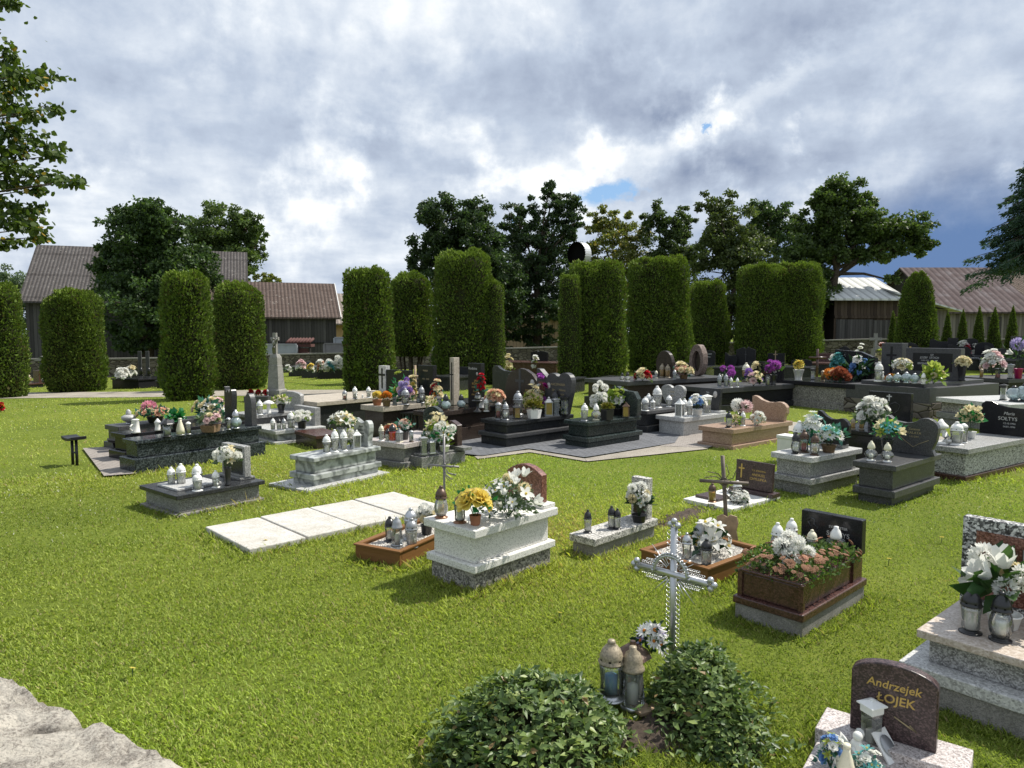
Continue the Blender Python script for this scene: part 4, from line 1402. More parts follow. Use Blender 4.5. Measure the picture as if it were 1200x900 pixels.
SEED = [500]
def bouquet(g, px, yt, yb, wpx, spec, label, pot=None, fol='green', leaf=None, nl=120, group='flower arrangements on the graves', shape=1.0, droop=0.0, name='flower_arrangement', cat='flowers', center='yellow', spread=0.92, lw=0.30, low=0.15, dense=1.0):
    """spec: (blossom kind, colour, count, radius in photo pixels); pot: (style, material, height px, half width px)"""
    SEED[0] += 1
    r_ = random.Random(SEED[0])
    p = put(g, px, yb)
    s = MPP(p)
    H = max(0.05, HZ(p, yt) - p.z)
    a = wpx * s / 2
    root = empty(name, p, 0, label, cat, group)
    zb = 0.0
    if pot:
        st, mat, hp, wp = pot
        ph, pw = hp * s, wp * s
        m = MB()
        if st == 'vase':
            m.lathe([(pw * .7, 0), (pw * .8, .01), (pw * .62, ph * .1), (pw * .75, ph * .5), (pw, ph * .95), (pw * 1.03, ph), (pw * .85, ph * .99), (pw * .7, ph * .8), (1e-4, ph * .8)], 16)
        elif st == 'bowl':
            m.lathe([(pw * .72, 0), (pw * .8, .005), (pw, ph * .9), (pw * 1.06, ph * .92), (pw * 1.06, ph), (pw * .92, ph), (pw * .85, ph * .8), (1e-4, ph * .8)], 16)
        elif st == 'hexbox':
            m.lathe([(pw * .8, 0), (pw, ph * .96), (pw, ph), (pw * .9, ph), (pw * .85, ph * .85), (1e-4, ph * .85)], 6, smooth=False)
        elif st == 'box':
            m.lathe([(pw * 1.15, 0), (pw * 1.35, ph * .96), (pw * 1.35, ph), (pw * 1.2, ph), (pw * 1.15, ph * .85), (1e-4, ph * .85)], 4, rot=r_.uniform(0, 1.5), smooth=False)
        elif st == 'glass':
            m.lathe([(pw * .8, 0), (pw * .85, ph * .1), (pw, ph), (pw * .95, ph)], 16)
        m.build('pot', mat, root)
        zb = ph * 0.85
    c = (H - zb) * 0.52
    cz = zb + (H - zb) * (0.42 if zb else 0.30)
    leaf = leaf * s * .85 if leaf else a * 0.36
    foliage(root, 0, 0, cz, a * 0.98 * spread, max(c, .04) * 0.98, int(nl * dense), leaf, fol, SEED[0], droop, lw, low=not pot)
    if zb or True:
        m = MB()
        for i in range(7):
            an = i * 0.9 + r_.random()
            m.tube([(0, 0, zb * 0.6), (a * .3 * math.cos(an), a * .3 * math.sin(an), cz), (a * .62 * math.cos(an), a * .62 * math.sin(an), cz + c * .55)], max(.0025, .012 * a), 5)
        m.build('stems', 'stem_green', root)
    tot = sum(q[2] for q in spec)
    order = [q for q in spec for _ in range(q[2] + (q[2] + 1) // 3 if q[2] > 2 else q[2])]
    tot = len(order)
    r_.shuffle(order)
    off = r_.random() * 6.28
    for i, (kind, col, _, rp) in enumerate(order):
        f = (i + 0.5) / tot
        zc = 1 - (1 - low * 0 + 0.10) * f
        an = off + i * 2.39996
        rr = math.sqrt(max(0, 1 - zc * zc)) if zc > 0 else 1.0
        d = Vector((math.cos(an) * rr, math.sin(an) * rr, max(-.1, zc) * shape + .05))
        b = rp * s * r_.uniform(.9, 1.5)
        k = r_.uniform(.62, 1.08)
        pos = Vector((d.x * max(.01, a - b) * k, d.y * max(.01, a - b) * k, cz + d.z * max(.01, H - cz - b * .75) * k))
        o = link('blossom', blossom_mesh(kind, col, center), root)
        o.location = pos
        n = Vector((d.x, d.y, d.z * 0.9 + .35)).normalized()
        q = n.to_track_quat('Z', 'Y')
        o.rotation_euler = (q @ Matrix.Rotation(r_.uniform(0, 6.28), 3, 'Z').to_quaternion()).to_euler()
        o.scale = (b, b, b)
    return root
plain('stem_green', (0.03, 0.08, 0.02), 0.6)
# ================================================================== the graves, near to far
# ---- white terrazzo tomb
A1 = grave('white terrazzo tomb on a grey pebble base with a red arched headstone', (498.7, 680), (556.5, 695.5), (652, 664),
    [('base', 671.5, 0, 'pebble_wash'), ('ledge', 664.5, -.03, 'white_terrazzo'), ('body', 629, .015, 'white_terrazzo'), ('cover_slab', 622.5, -.045, 'white_terrazzo')],
    [dict(ytop=543, mat='red_granite', shape='peak', wf=.80, t=.075, yf=.97, foot=(.52, .035, .16, 'white_terrazzo'), texts=[('M', 0.0, .70, .10, 'silver_letter'), ('IGNAT', .08, .42, .14, 'silver_letter')])])
lantern(A1, 'bottle', 517, 569, 613, 'clear glass lantern with dark brown cap and base, left one on the white tomb', 'brown', 'copper', 'milky_glass', 'wax_gold')
lantern(A1, 'dome', 539, 578, 616, 'clear lantern with copper cap next to the yellow roses on the white tomb', 'copper', 'copper', 'clear_glass')
bouquet(A1, 557, 569, 615, 56, [('rose', 'yellow', 4, 12), ('rose', 'cream', 1, 8)], 'big yellow artificial roses in a small brown pot on the white tomb', ('bowl', 'terracotta', 12, 7), 'emerald', 13, 26, lw=.4, center='orange')
bouquet(A1, 596, 551, 608, 84, [('orchid', 'white', 9, 7), ('tulip', 'white', 7, 6), ('mum', 'cream', 4, 7)], 'wide spray of white flowers and trailing greenery before the red arched headstone', None, 'sage', 9, 420, droop=.1, lw=.28)

# ---- timber box with pebbles beside it
def box_grave(label, FL, FR, BR, top, wood, fill, W=None, L=None):
    b, u, x, W, L = frame(FL, FR, BR, W, L)
    c = b - x * W / 2 + u * L / 2
    g = G(); g.u, g.x, g.W, g.L = u, x, W, L
    c.z = hgt(c.x, c.y)
    g.c = c
    g.root = empty('grave', c, math.atan2(x.y, x.x), label, 'grave', 'timber framed graves')
    H = HZ(b, top) - c.z
    t = .03
    for bx in ((-W / 2, W / 2, -L / 2, -L / 2 + t), (-W / 2, W / 2, L / 2 - t, L / 2), (-W / 2, -W / 2 + t, -L / 2 + t + .001, L / 2 - t - .001), (W / 2 - t, W / 2, -L / 2 + t + .001, L / 2 - t - .001)):
        MB().box(*bx, -.05, H).build('board', wood, g.root, .004)
    m = MB()
    for bx in ((-W / 2 - .012, W / 2 + .012, -L / 2 - .012, -L / 2 + .04), (-W / 2 - .012, W / 2 + .012, L / 2 - .04, L / 2 + .012), (-W / 2 - .012, -W / 2 + .04, -L / 2 + .041, L / 2 - .041), (W / 2 - .04, W / 2 + .012, -L / 2 + .041, L / 2 - .041)):
        m.box(*bx, H + .001, H + .018)
    m.build('rim', wood, g.root, .003)
    r_ = np.random.default_rng(int(abs(FR[0])))
    n = int(2600 * W * L)
    C = np.stack([r_.uniform(-W / 2 + .045, W / 2 - .045, n), r_.uniform(-L / 2 + .045, L / 2 - .045, n), np.full(n, H - .02)], 1)
    m = MB()
    m.box(-W / 2 + t + .001, W / 2 - t - .001, -L / 2 + t + .001, L / 2 - t - .001, -.05, H - .022)
    for q in C:
        s = r_.uniform(.008, .018)
        a = r_.uniform(0, 6.28)
        vs = [(q[0] + s * math.cos(a + k * 1.57) * (1 if k % 2 else .7), q[1] + s * math.sin(a + k * 1.57) * (1 if k % 2 else .7), q[2] + r_.uniform(-.004, .002)) for k in range(4)] + [(q[0], q[1], q[2] + s * .6)]
        m.add(vs, [(0, 1, 4), (1, 2, 4), (2, 3, 4), (3, 0, 4)], 0, False)
    m.build('pebbles', fill, g.root)
    g.z = c.z + H - .015
    NOGRASS.append((c.x, c.y, u.x, u.y, W / 2 - .02, L / 2 - .02))
    return g
A2 = box_grave('timber framed grave of white pebbles tucked behind the left end of the white tomb', (430.5, 650), (468.5, 666), (540, 622), 648.5, 'box_wood', 'gravel_white')
lantern(A2, 'dome', 457, 605, 634, 'clear lantern with black pointed cap, left one on the timber framed pebbles', 'black', 'black', 'clear_glass')
lantern(A2, 'hex', 465.5, 605.5, 639, 'slim glass lantern with silver cap, second on the timber framed pebbles', 'silver', 'silver', 'clear_glass')
lantern(A2, 'dome', 481.5, 595, 632, 'taller lantern with pale silver cap, behind the others on the timber framed pebbles', 'steel', 'silver', 'milky_glass')
lantern(A2, 'dome', 482.5, 607, 641, 'squat lantern with grey cap, front one on the timber framed pebbles', 'silver', 'silver', 'milky_glass')
bouquet(A2, 500, 594, 626, 28, [('mum', 'white', 4, 6), ('mum', 'cream', 2, 5)], 'white and cream flowers in a black pot on the timber framed pebbles', ('bowl', 'black_plastic', 12, 7), 'dark', 9, 60)

def pipe_cross(name, label, px, yb, yt, arm, mats, rad, tilt=0.0, rz=0.0, vines=0, plaque=None):
    """arm: (x0,y0,x1,y1) of the cross bar in photo pixels"""
    p = P(px, yb)
    h = HZ(p, yt) - p.z
    s = MPP(p)
    ah = HZ(p, (arm[1] + arm[3]) / 2) - p.z
    root = empty(name, p, rz, label, 'cross')
    hw = (arm[2] - arm[0]) * s / 2 / math.cos(rz)
    MB().tube([(0, 0, -.1), (tilt * h * .5, 0, h * .5), (tilt * h, 0, h)], rad, 10).build('post', mats, root)
    c = tilt * ah
    MB().tube([(c - hw, -rad * 1.6, ah), (c, -rad * 1.75, ah), (c + hw, -rad * 1.6, ah)], rad * .85, 10).build('arm', mats, root)
    r_ = random.Random(int(px))
    for i in range(vines):
        a = r_.uniform(0, 6.28)
        MB().tube([(c, 0, ah), (c + .09 * math.cos(a), -.03, ah + .09 * math.sin(a)), (c + .17 * math.cos(a + .4), -.05, ah + .17 * math.sin(a + .4))], .004, 4).build('ray', mats, root)
    MB().torus((c, -rad * .8, ah), rad * 1.9, .006, (0, 1, 0)).build('ring', mats, root)
    return root, c, ah
pipe_cross('metal_cross', 'thin grey metal cross standing at the head of the timber framed pebbles', 521, 622, 511, (503, 541, 541, 550), 'grey_iron', .012, 0.0, -0.35, 8)

# ---- pale slabs lying in the grass
def slabs():
    b, u, x, W, L = frame((247, 622.5), (291, 651), (520, 598))
    k = 4
    labs = ['pale concrete slab nearest the lawn edge, end of the row lying in the grass', 'second pale concrete slab of the row, counted from its lawn end',
            'third pale concrete slab of the row, beside the grey marble tomb', 'pale concrete slab at the far end of the row behind the timber framed pebbles']
    for i in range(k):
        c = b - x * W / 2 + u * (L * (i + .5) / k)
        root = empty('concrete_slab', c, math.atan2(x.y, x.x), labs[i], 'slab', 'pale slabs lying in the grass')
        m = MB().box(-W / 2, W / 2, -L / k / 2 + .008, L / k / 2 - .008, -.05, .055 + .004 * (i % 2))
        o = m.mesh('concrete_slab', ['pale_concrete'])
        bpy.data.objects.remove(root)
        o = link('concrete_slab', o)
        o.location = c
        o.rotation_euler = (random.uniform(-.008, .008), 0, math.atan2(x.y, x.x))
        bv = o.modifiers.new('bevel', 'BEVEL'); bv.width = .01; bv.segments = 2
        tag(o, labs[i], 'slab', 'pale slabs lying in the grass')
    c = b - x * W / 2 + u * L / 2
    NOGRASS.append((c.x, c.y, u.x, u.y, W / 2 - .02, L / 2 - .02))
slabs()

# ---- grey granite grave with an upright block headstone, left
A4 = grave('grey granite grave with a dark slab and plain upright headstone in the left lawn', (176, 591), (209, 606), (303, 585),
    [('base', 604, -.03, 'concrete'), ('body', 585, .02, 'mid_granite'), ('cover_slab', 581.5, -.03, 'dark_granite')],
    [dict(ytop=520.5, mat='grey_granite', wf=.62, t=.085, yf=.92, foot=(.5, .03, .2, 'mid_granite'), plaque=(-.42, .42, .08, .92, 'dark_granite'))])
MB().box(-A4.W * .28, A4.W * .28, -A4.L * .42, A4.L * .1, A4.z - A4.c.z, A4.z - A4.c.z + .025).build('raised_slab', 'light_granite', A4.root, .004)
for px, yt, yb, wd in [(201, 547, 569, 'leftmost'), (212.5, 543, 569, 'second from the left, tallest')]:
    lantern(A4, 'dome', px, yt, yb, 'white capped lantern on the left lawn grave, ' + wd, 'white', 'white', 'milky_glass')
lantern(A4, 'dome', 231.5, 543.5, 572, 'white capped lantern behind in the middle pair, left lawn grave', 'white', 'white', 'milky_glass')
lantern(A4, 'fat', 231.5, 554, 577, 'squat white capped lantern in front, middle pair of the left lawn grave', 'white', 'white', 'milky_glass')
lantern(A4, 'angel', 253, 551, 573, 'white angel lantern in front of the flower vase, left lawn grave with dark slab', 'white', 'white', 'milky_glass')
bouquet(A4, 267, 521, 571, 32, [('mum', 'white', 4, 5.5), ('rose', 'white', 6, 4.5), ('lily', 'cream', 3, 5)], 'white roses and mums in a tall black vase on the left lawn grave', ('vase', 'black_plastic', 22, 4.5), 'sage', 8, 60)

# ---- dark double tombs at the far left of the lawn
A5 = grave('long blue black granite tomb, front one of the double tombs on the left', (153, 549.5), (159, 556), (305, 531),
    [('base', 538.5, 0, 'blue_black_granite'), ('body', 521, .07, 'blue_black_granite'), ('cover_slab', 516.5, .035, 'blue_black_granite')],
    [dict(ytop=461, mat='slate_granite', shape='arch', wf=.42, t=.10, yf=.95)], bevel=.012)
B5 = grave('dark polished tomb standing just behind the long blue black one', (141, 536), (147, 542), (284, 520),
    [('base', 530, 0.0, 'black_granite'), ('body', 514, .07, 'black_granite'), ('cover_slab', 509, .03, 'black_granite')],
    [dict(ytop=453, mat='dark_granite', shape='dheart', wf=.46, t=.10, yf=.93)], bevel=.012)
C5 = grave('grey tomb at the back of the dark double tombs, under the pink roses', (134, 524), (139, 529), (262, 511),
    [('base', 520, 0, 'slate_granite'), ('body', 505, .06, 'slate_granite'), ('cover_slab', 500, .02, 'slate_granite')],
    [dict(ytop=474, mat='black_granite', wf=.22, t=.10, yf=.90)])
lantern(B5, 'mug', 159, 491, 508, 'white five sided ceramic lantern with ring handles at the foot of the dark tombs', 'ceramic')
lantern(B5, 'porc', 185, 490.5, 509, 'white ceramic lantern with a carved wreath, right of the five sided one', 'ceramic', 'cream')
lantern(C5, 'urn', 151, 479.5, 497, 'round speckled grey urn lantern with a steel cap, farthest left', 'greyc', 'steel')
lantern(A5, 'roofed', 196, 490, 513, 'black roofed lantern on the front edge of the blue black tomb', 'black', 'black', 'grey_glass')
lantern(A5, 'cone', 211.5, 490, 511, 'cream conical lantern with a silver top on the blue black tomb', 'cream', 'silver', 'milky_glass', rot=1)
lantern(A5, 'cyl', 221, 494, 511, 'short clear glass cylinder lantern right of the conical cream one', 'white', 'steel', 'clear_glass')
lantern(A5, 'dome', 261, 500, 509, 'tiny black and white lantern beside the carnation basket on the blue black tomb', 'black', 'white', 'milky_glass')
lantern(A5, 'globe', 276.5, 480, 508, 'large clear glass decanter lantern beside the rounded headstone on the left', 'steel', 'steel', 'aqua_glass')
lantern(A5, 'cyl', 268, 489, 509, 'clear glass cylinder just left of the large decanter lantern', 'steel', 'steel', 'clear_glass')
bouquet(C5, 182, 477, 500, 44, [('mum', 'pink', 2, 8), ('rose', 'peach', 6, 4), ('rose', 'cream', 5, 3.5)], 'pink hydrangea and pale roses over teal leaves at the far left tombs', ('bowl', 'black_plastic', 7, 9), 'teal', 8, 110)
bouquet(C5, 246, 463, 493, 42, [('rose', 'cream', 8, 4.2), ('orchid', 'white', 6, 4), ('rose', 'palepink', 4, 4)], 'large white and cream bouquet with teal leaves beside the left headstones', None, 'teal', 9, 170)
bouquet(A5, 247, 481, 510, 36, [('rose', 'palepink', 6, 4), ('rose', 'cream', 6, 3.5), ('rose', 'pink', 1, 4.5)], 'low basket of pale pink carnations on the blue black tomb', ('box', 'wicker', 8, 9), 'sage', 7, 120)
bouquet(B5, 207, 481, 502, 20, [('lily', 'white', 2, 4)], 'small plant with bright green leaves among the left lanterns', ('bowl', 'black_plastic', 7, 5), 'emerald', 9, 60, lw=.4)

# ---- small grey tombs between
A6 = grave('small blue grey tomb with a rounded headstone in front of the obelisk', (290, 506), (299, 513), (349, 503),
    [('base', 504, 0, 'slate_granite'), ('body', 490.5, .05, 'slate_granite'), ('cover_slab', 487, .01, 'grey_granite')],
    [dict(ytop=458.5, mat='grey_granite', shape='lowarch', wf=.8, t=.09, yf=.93)])
lantern(A6, 'dome', 304.5, 468.5, 487, 'white capped lantern at the left end of the blue grey tomb', 'white', 'white', 'milky_glass')
lantern(A6, 'mushroom', 315, 469, 487, 'white mushroom shaped lantern on the blue grey tomb', 'ceramic')
bouquet(A6, 329.5, 463, 485, 24, [('lily', 'cream', 5, 4.5), ('rose', 'white', 5, 3.5)], 'cream lilies in a dark pot on the blue grey tomb', ('vase', 'black_plastic', 10, 5), 'lime', 7, 60)
A7 = grave('low light grey tomb with a plain block headstone left of the marble tomb', (309, 511), (323, 521), (372, 512),
    [('plinth', 518.5, -.04, 'light_granite'), ('body', 509, .06, 'grey_marble'), ('cover_slab', 505.5, 0, 'light_granite')],
    [dict(ytop=476, mat='grey_granite', wf=.7, t=.12, yf=.93)])
for px, c, lab in [(320, 'white', 'white capped lantern, first on the low light grey tomb'), (327, 'black', 'black capped lantern, second on the low light grey tomb'), (333, 'silver', 'silver capped lantern, third on the low light grey tomb')]:
    lantern(A7, 'dome', px, 490, 504, lab, c, 'white', 'milky_glass')
lantern(A7, 'angel', 341, 482, 503, 'white angel figurine lantern on the low light grey tomb', 'ceramic', 'ceramic')
bouquet(A7, 354, 482.5, 502, 26, [('mum', 'white', 4, 5), ('rose', 'white', 4, 4)], 'white chrysanthemums by the block headstone of the low light grey tomb', ('bowl', 'black_plastic', 8, 5.5), 'lime', 6, 60)

# ---- grey marble tomb
A8 = grave('veined grey marble tomb on a pale plinth with a heart cut headstone, centre left', (340.5, 569), (368, 573), (446, 556.5),
    [('body_base', 563, .0, 'grey_marble'), ('ledge', 557, -.035, 'grey_marble'), ('body', 541.5, .02, 'grey_marble'), ('cover_slab', 537, -.03, 'grey_marble')],
    [dict(ytop=490, mat='grey_marble', shape='swirl', wf=.80, t=.09, yf=.93, texts=[('Janek', .0, .72, .10, 'slate_granite', .3), ('RAFACZ', .02, .58, .10, 'slate_granite'), ('ur. 2.04.1998', .0, .46, .06, 'slate_granite')],
          art=([(-.16, .42), (.0, .22), (.18, .42)], 'slate_granite', .004))], bevel=.012)
m = MB().box(-A8.W / 2 - .22, A8.W / 2 + .12, -A8.L / 2 - .22, A8.L / 2 + .1, -.05, .035)
m.build('plinth', 'light_granite', A8.root, .006)
NOGRASS.append((A8.c.x, A8.c.y, A8.u.x, A8.u.y, A8.W / 2 + .12, A8.L / 2 + .1))
lantern(A8, 'dome', 383, 509, 531.5, 'white capped clear lantern, lowest and leftmost on the grey marble tomb', 'white', 'white', 'clear_glass')
lantern(A8, 'slim', 392.5, 503, 529.5, 'slim white capped lantern with green print, second on the grey marble tomb', 'white', 'white', 'milky_glass', 'wax_white')
lantern(A8, 'slim', 403, 503.5, 528.5, 'slim white capped milky lantern, third on the grey marble tomb', 'white', 'white', 'milky_glass', 'wax_white')
lantern(A8, 'box', 418.5, 503.5, 525.5, 'square white lantern with a pyramid roof on the grey marble tomb', 'white', 'white', 'clear_glass')
bouquet(A8, 401, 481, 525, 35, [('lily', 'white', 9, 6), ('lily', 'cream', 4, 5.5)], 'large white lily bouquet in a grey vase on the grey marble tomb', ('vase', 'grey_plastic', 24, 6), 'green', 9, 80)
bouquet(A8, 411, 502, 524, 12, [('mum', 'white', 3, 5)], 'small white ball of flowers behind the square white lantern', None, 'green', 5, 25)
A8b = grave('low dark maroon granite block between the marble tomb and the small grey ones', (361, 518), (371, 526.5), (396, 521), [('body', 515, 0, 'brown_granite'), ('cover_slab', 511, -.015, 'maroon_granite')])

# ---- pinkish granite tomb and greenish granite tomb at centre
A9 = grave('pinkish granite tomb with an arched black headstone, right of the marble tomb', (440, 541), (474, 551), (520, 535),
    [('base', 543, -.01, 'mid_granite'), ('body', 525.5, .06, 'mid_granite'), ('cover_slab', 520.5, .0, 'pink_granite')],
    [dict(ytop=476, mat='green_granite', shape='arch', wf=.46, t=.09, yf=.96, texts=[('ANNA', 0, .7, .10, 'tan_letter')])])
lantern(A9, 'slim', 447, 497.5, 520, 'cream capped tall lantern at the left end of the pinkish granite tomb', 'cream', 'white', 'milky_glass')
lantern(A9, 'dome', 454.5, 502, 520, 'black capped lantern beside the cream capped one on the pinkish granite tomb', 'black', 'white', 'milky_glass')
lantern(A9, 'dome', 460, 496.5, 518, 'red glass lantern with a dark cap on the pinkish granite tomb', 'black', 'white', 'red_glass', 'wax_red')
lantern(A9, 'box', 468, 502, 518, 'pale square lantern right of the red one on the pinkish granite tomb', 'silver', 'cream', 'milky_glass')
lantern(A9, 'cyl', 482, 504, 520.5, 'tall clear cylinder lantern at the front right of the pinkish granite tomb', 'silver', 'brown', 'grey_glass')
bouquet(A9, 474.5, 489, 515, 22, [('rose', 'peach', 4, 4.5), ('rose', 'white', 3, 4)], 'peach and white roses in a black pot before the arched black headstone', ('bowl', 'black_plastic', 10, 5), 'teal', 7, 50)
bouquet(A9, 456, 495, 512, 24, [('rose', 'peach', 3, 3.5), ('rose', 'rust', 3, 3.5), ('rose', 'cream', 3, 3.5)], 'faded rust and peach flowers behind the lanterns of the pinkish granite tomb', None, 'sage', 5, 50)
A10 = grave('square greenish grey granite tomb with a brown slanted headstone, behind the thin metal cross', (474.5, 548.5), (494, 551), (549, 543),
    [('body', 536.5, 0, 'mid_granite'), ('cover_slab', 533, .05, 'mid_granite')],
    [dict(ytop=493, mat='plum_granite', shape='slant', wf=.62, t=.10, yf=.93, foot=(.55, .05, .18, 'mid_granite'))])
lantern(A10, 'tallbox', 496.5, 511, 533, 'square glass lantern with a pale frame at the left of the greenish tomb', 'silver', 'silver', 'grey_glass')
lantern(A10, 'box', 506, 513, 531, 'square white lantern with a dark roof on the greenish tomb', 'silver', 'white', 'milky_glass')
bouquet(A10, 512, 481, 522, 34, [('lily', 'cream', 8, 4.5), ('tulip', 'cream', 5, 4)], 'tall cream gladioli and ferns on the greenish grey tomb', None, 'lime', 13, 60, lw=.22)
bouquet(A10, 521, 495, 531, 30, [('lily', 'white', 5, 6), ('mum', 'white', 4, 5)], 'white lilies in a white bowl in front of the brown slanted headstone', ('bowl', 'white_plastic', 7, 6), 'emerald', 9, 60)
bouquet(A10, 500, 499, 520, 18, [('rose', 'white', 4, 4)], 'teal leaved posy with white roses at the left of the greenish tomb', None, 'teal', 8, 40)

# ---- back row left of centre: three tombs with tall black slabs
D1 = grave('grey tomb with a pale flat cover, left end of the row of black slabs', (352, 496), (372, 507), (468, 490),
    [('body', 476, .06, 'dark_granite'), ('cover_slab', 471.5, 0, 'beige_stone')],
    [dict(ytop=433.5, mat='black_granite', wf=.55, t=.1, yf=.98, dx=.22), dict(ytop=428.5, mat='light_granite', wf=.16, t=.14, yf=.98, dx=-.30, name='pillar', cross=(0, .12, .9, .78, 'black_granite'))])
D2 = grave('beige topped dark tomb with a black slab and a wooden cross beside it', (436, 511), (449, 517), (503, 506.5),
    [('body', 482.5, .06, 'brown_granite'), ('cover_slab', 477, 0, 'beige_stone')],
    [dict(ytop=428, mat='black_granite', wf=.66, t=.1, yf=.96, dx=.1, texts=[('MARIA', 0, .85, .07, 'tan_letter'), ('1932 - 2010', 0, .62, .06, 'tan_letter')])])
D3 = grave('wide glossy brown tomb under the black slab with the beige cross pillar', (489, 519), (510, 523), (590, 509),
    [('base', 506, -.04, 'brown_granite'), ('body', 488.5, .05, 'brown_granite'), ('cover_slab', 483.5, -.02, 'brown_granite')],
    [dict(ytop=425.5, mat='black_granite', wf=.62, t=.11, yf=.62, dx=.16, texts=[('Rodzina', -.12, .88, .085, 'silver_letter'), ('JAN', .14, .60, .07, 'gold_letter'), ('KOWAL', .14, .53, .07, 'gold_letter'), ('1938 - 2009', .14, .45, .06, 'gold_letter'), ('ZOFIA', .14, .36, .07, 'gold_letter'), ('1941 - 2015', .14, .28, .06, 'gold_letter')], oval=(.22, .76, .07, 'photo_oval')),
     dict(ytop=419, mat='beige_stone', wf=.20, t=.16, yf=.62, dx=-.42, name='pillar', cross=(0, .1, .85, .80, 'black_granite'))])
pk = pipe_cross('wooden_cross', 'brown wooden cross leaning on the narrow black slab', 487, 499, 428, (481, 441, 494, 441), 'pale_wood', .028, 0, -.3)
lantern(D2, 'dome', 455, 467, 482, 'black lantern nearest the beige corner of the beige topped tomb', 'black', 'black', 'grey_glass')
lantern(D2, 'box', 462.5, 464, 481, 'square black lantern on the beige topped tomb', 'black', 'black', 'grey_glass')
lantern(D2, 'box', 490, 463, 479, 'square black lantern near the wooden cross', 'black', 'black', 'grey_glass')
lantern(D2, 'fat', 475, 455, 476, 'pale glass lantern behind the flowers of the beige topped tomb', 'silver', 'silver', 'clear_glass')
lantern(D2, 'bottle', 494, 452, 473, 'clear bottle lantern at the foot of the narrow black slab', 'silver', 'silver', 'clear_glass')
lantern(D3, 'box', 513, 462, 480, 'square black lantern left of the glass oil lanterns on the brown tomb', 'black', 'black', 'grey_glass')
lantern(D3, 'globe', 522.5, 461.5, 481.5, 'round glass oil lantern with a black cap, left of the pair on the brown tomb', 'black', 'brown', 'aqua_glass')
lantern(D3, 'globe', 540.5, 461.5, 481.5, 'round glass oil lantern with a black cap, right of the pair on the brown tomb', 'black', 'brown', 'aqua_glass')
lantern(D3.z, 'pedestal', 560, 459.5, 483, 'black pedestal lantern at the right end of the brown tomb', 'black', 'black', 'clear_glass')
lantern(D3.z, 'dome', 570, 466, 482, 'small white lantern between the black pedestal and the peach roses', 'white', 'white', 'milky_glass')
for px, yt, yb, lab in [(404, 457, 476, 'silver capped lantern with a pink candle at the left of the pale slab'), ]:
    lantern(D1, 'fat', px, yt, yb, lab, 'silver', 'black', 'clear_glass', 'wax_red')
lantern(D1, 'angel', 416, 453, 476, 'tall white angel lantern on the pale flat cover', 'white', 'silver', 'clear_glass')
lantern(D1, 'dome', 432, 453, 476.5, 'white capped lantern left of the potted marigolds', 'white', 'white', 'clear_glass')
lantern(D1, 'porc', 425, 463, 474, 'squat pale ceramic lantern between two white ones', 'ceramic', 'cream')
bouquet(D2, 442, 459, 475, 13, [('mum', 'yellow', 6, 3)], 'yellow marigolds in a terracotta pot, left of the marigold pair', ('bowl', 'terracotta', 7, 5.5), 'green', 4, 40)
bouquet(D2, 453, 459.5, 478, 14, [('mum', 'orange', 7, 3.2)], 'orange marigolds in a wicker pot, right of the marigold pair', ('bowl', 'wicker', 8, 5), 'green', 4, 40)
bouquet(D2, 470, 434, 462, 24, [('rose', 'lime', 3, 4)], 'bright green fern spray in front of the left black slab', None, 'emerald', 10, 70, lw=.25)
bouquet(D2, 475, 444, 473, 20, [('mum', 'lilac', 6, 4), ('mum', 'palepink', 4, 4), ('mum', 'violet', 3, 3.5)], 'pink and lilac flowers in front of the left black slab', None, 'sage', 5, 60)
bouquet(D2, 484, 436, 462, 12, [('rose', 'cream', 4, 3.5), ('rose', 'yellow', 2, 3)], 'cream roses by the wooden cross', None, 'sage', 5, 40)
bouquet(D3, 512, 440, 466, 20, [('rose', 'red', 3, 4), ('rose', 'cream', 4, 4), ('rose', 'orange', 2, 4)], 'red and cream roses with mint ribbon left of the beige cross pillar', None, 'teal', 6, 60)
bouquet(D3, 505, 463, 481, 20, [('lily', 'cream', 4, 4.5)], 'cream lilies on the corner of the brown tomb', None, 'lime', 6, 40)
bouquet(D3.z, 564, 437, 478, 13, [('rose', 'red', 5, 3.5)], 'red roses in a pale vase beside the black slab with gold names', ('vase', 'grey_ceramic', 12, 4.5), 'teal', 7, 40)
bouquet(D3.z, 580, 453, 481.5, 28, [('rose', 'peach', 8, 4.5), ('rose', 'cream', 4, 4), ('rose', 'magenta', 1, 4)], 'peach roses with one purple bloom at the right end of the brown tomb', ('bowl', 'black_plastic', 6, 6), 'sage', 5, 60)
D4 = grave('dark tomb with a curved grey headstone behind the red roses', (535, 487), (552, 494), (598, 486), [('body', 476, 0, 'dark_granite'), ('cover_slab', 472, -.02, 'dark_granite')],
    [dict(ytop=429, mat='dark_granite', shape='clip', wf=.85, t=.1, yf=.75, oval=(.3, .68, .07, 'photo_oval'))], W=1.0, L=1.9)
D5 = grave('brown tomb with a round shouldered polished headstone and a grey cross strip', (556, 506), (574, 511), (628, 501), [('body', 489, 0, 'brown_granite'), ('cover_slab', 484, -.02, 'brown_granite')],
    [dict(ytop=431.5, mat='brown_granite', shape='bulge', w=1.0, t=.11, yf=.86, texts=[('EMILIA', .18, .42, .07, 'gold_letter'), ('NOWAK', .18, .34, .08, 'gold_letter')], cross=(-.06, .0, .26, .97, 'slate_granite'), oval=(.30, .62, .06, 'photo_oval'))], W=.95, L=1.7)

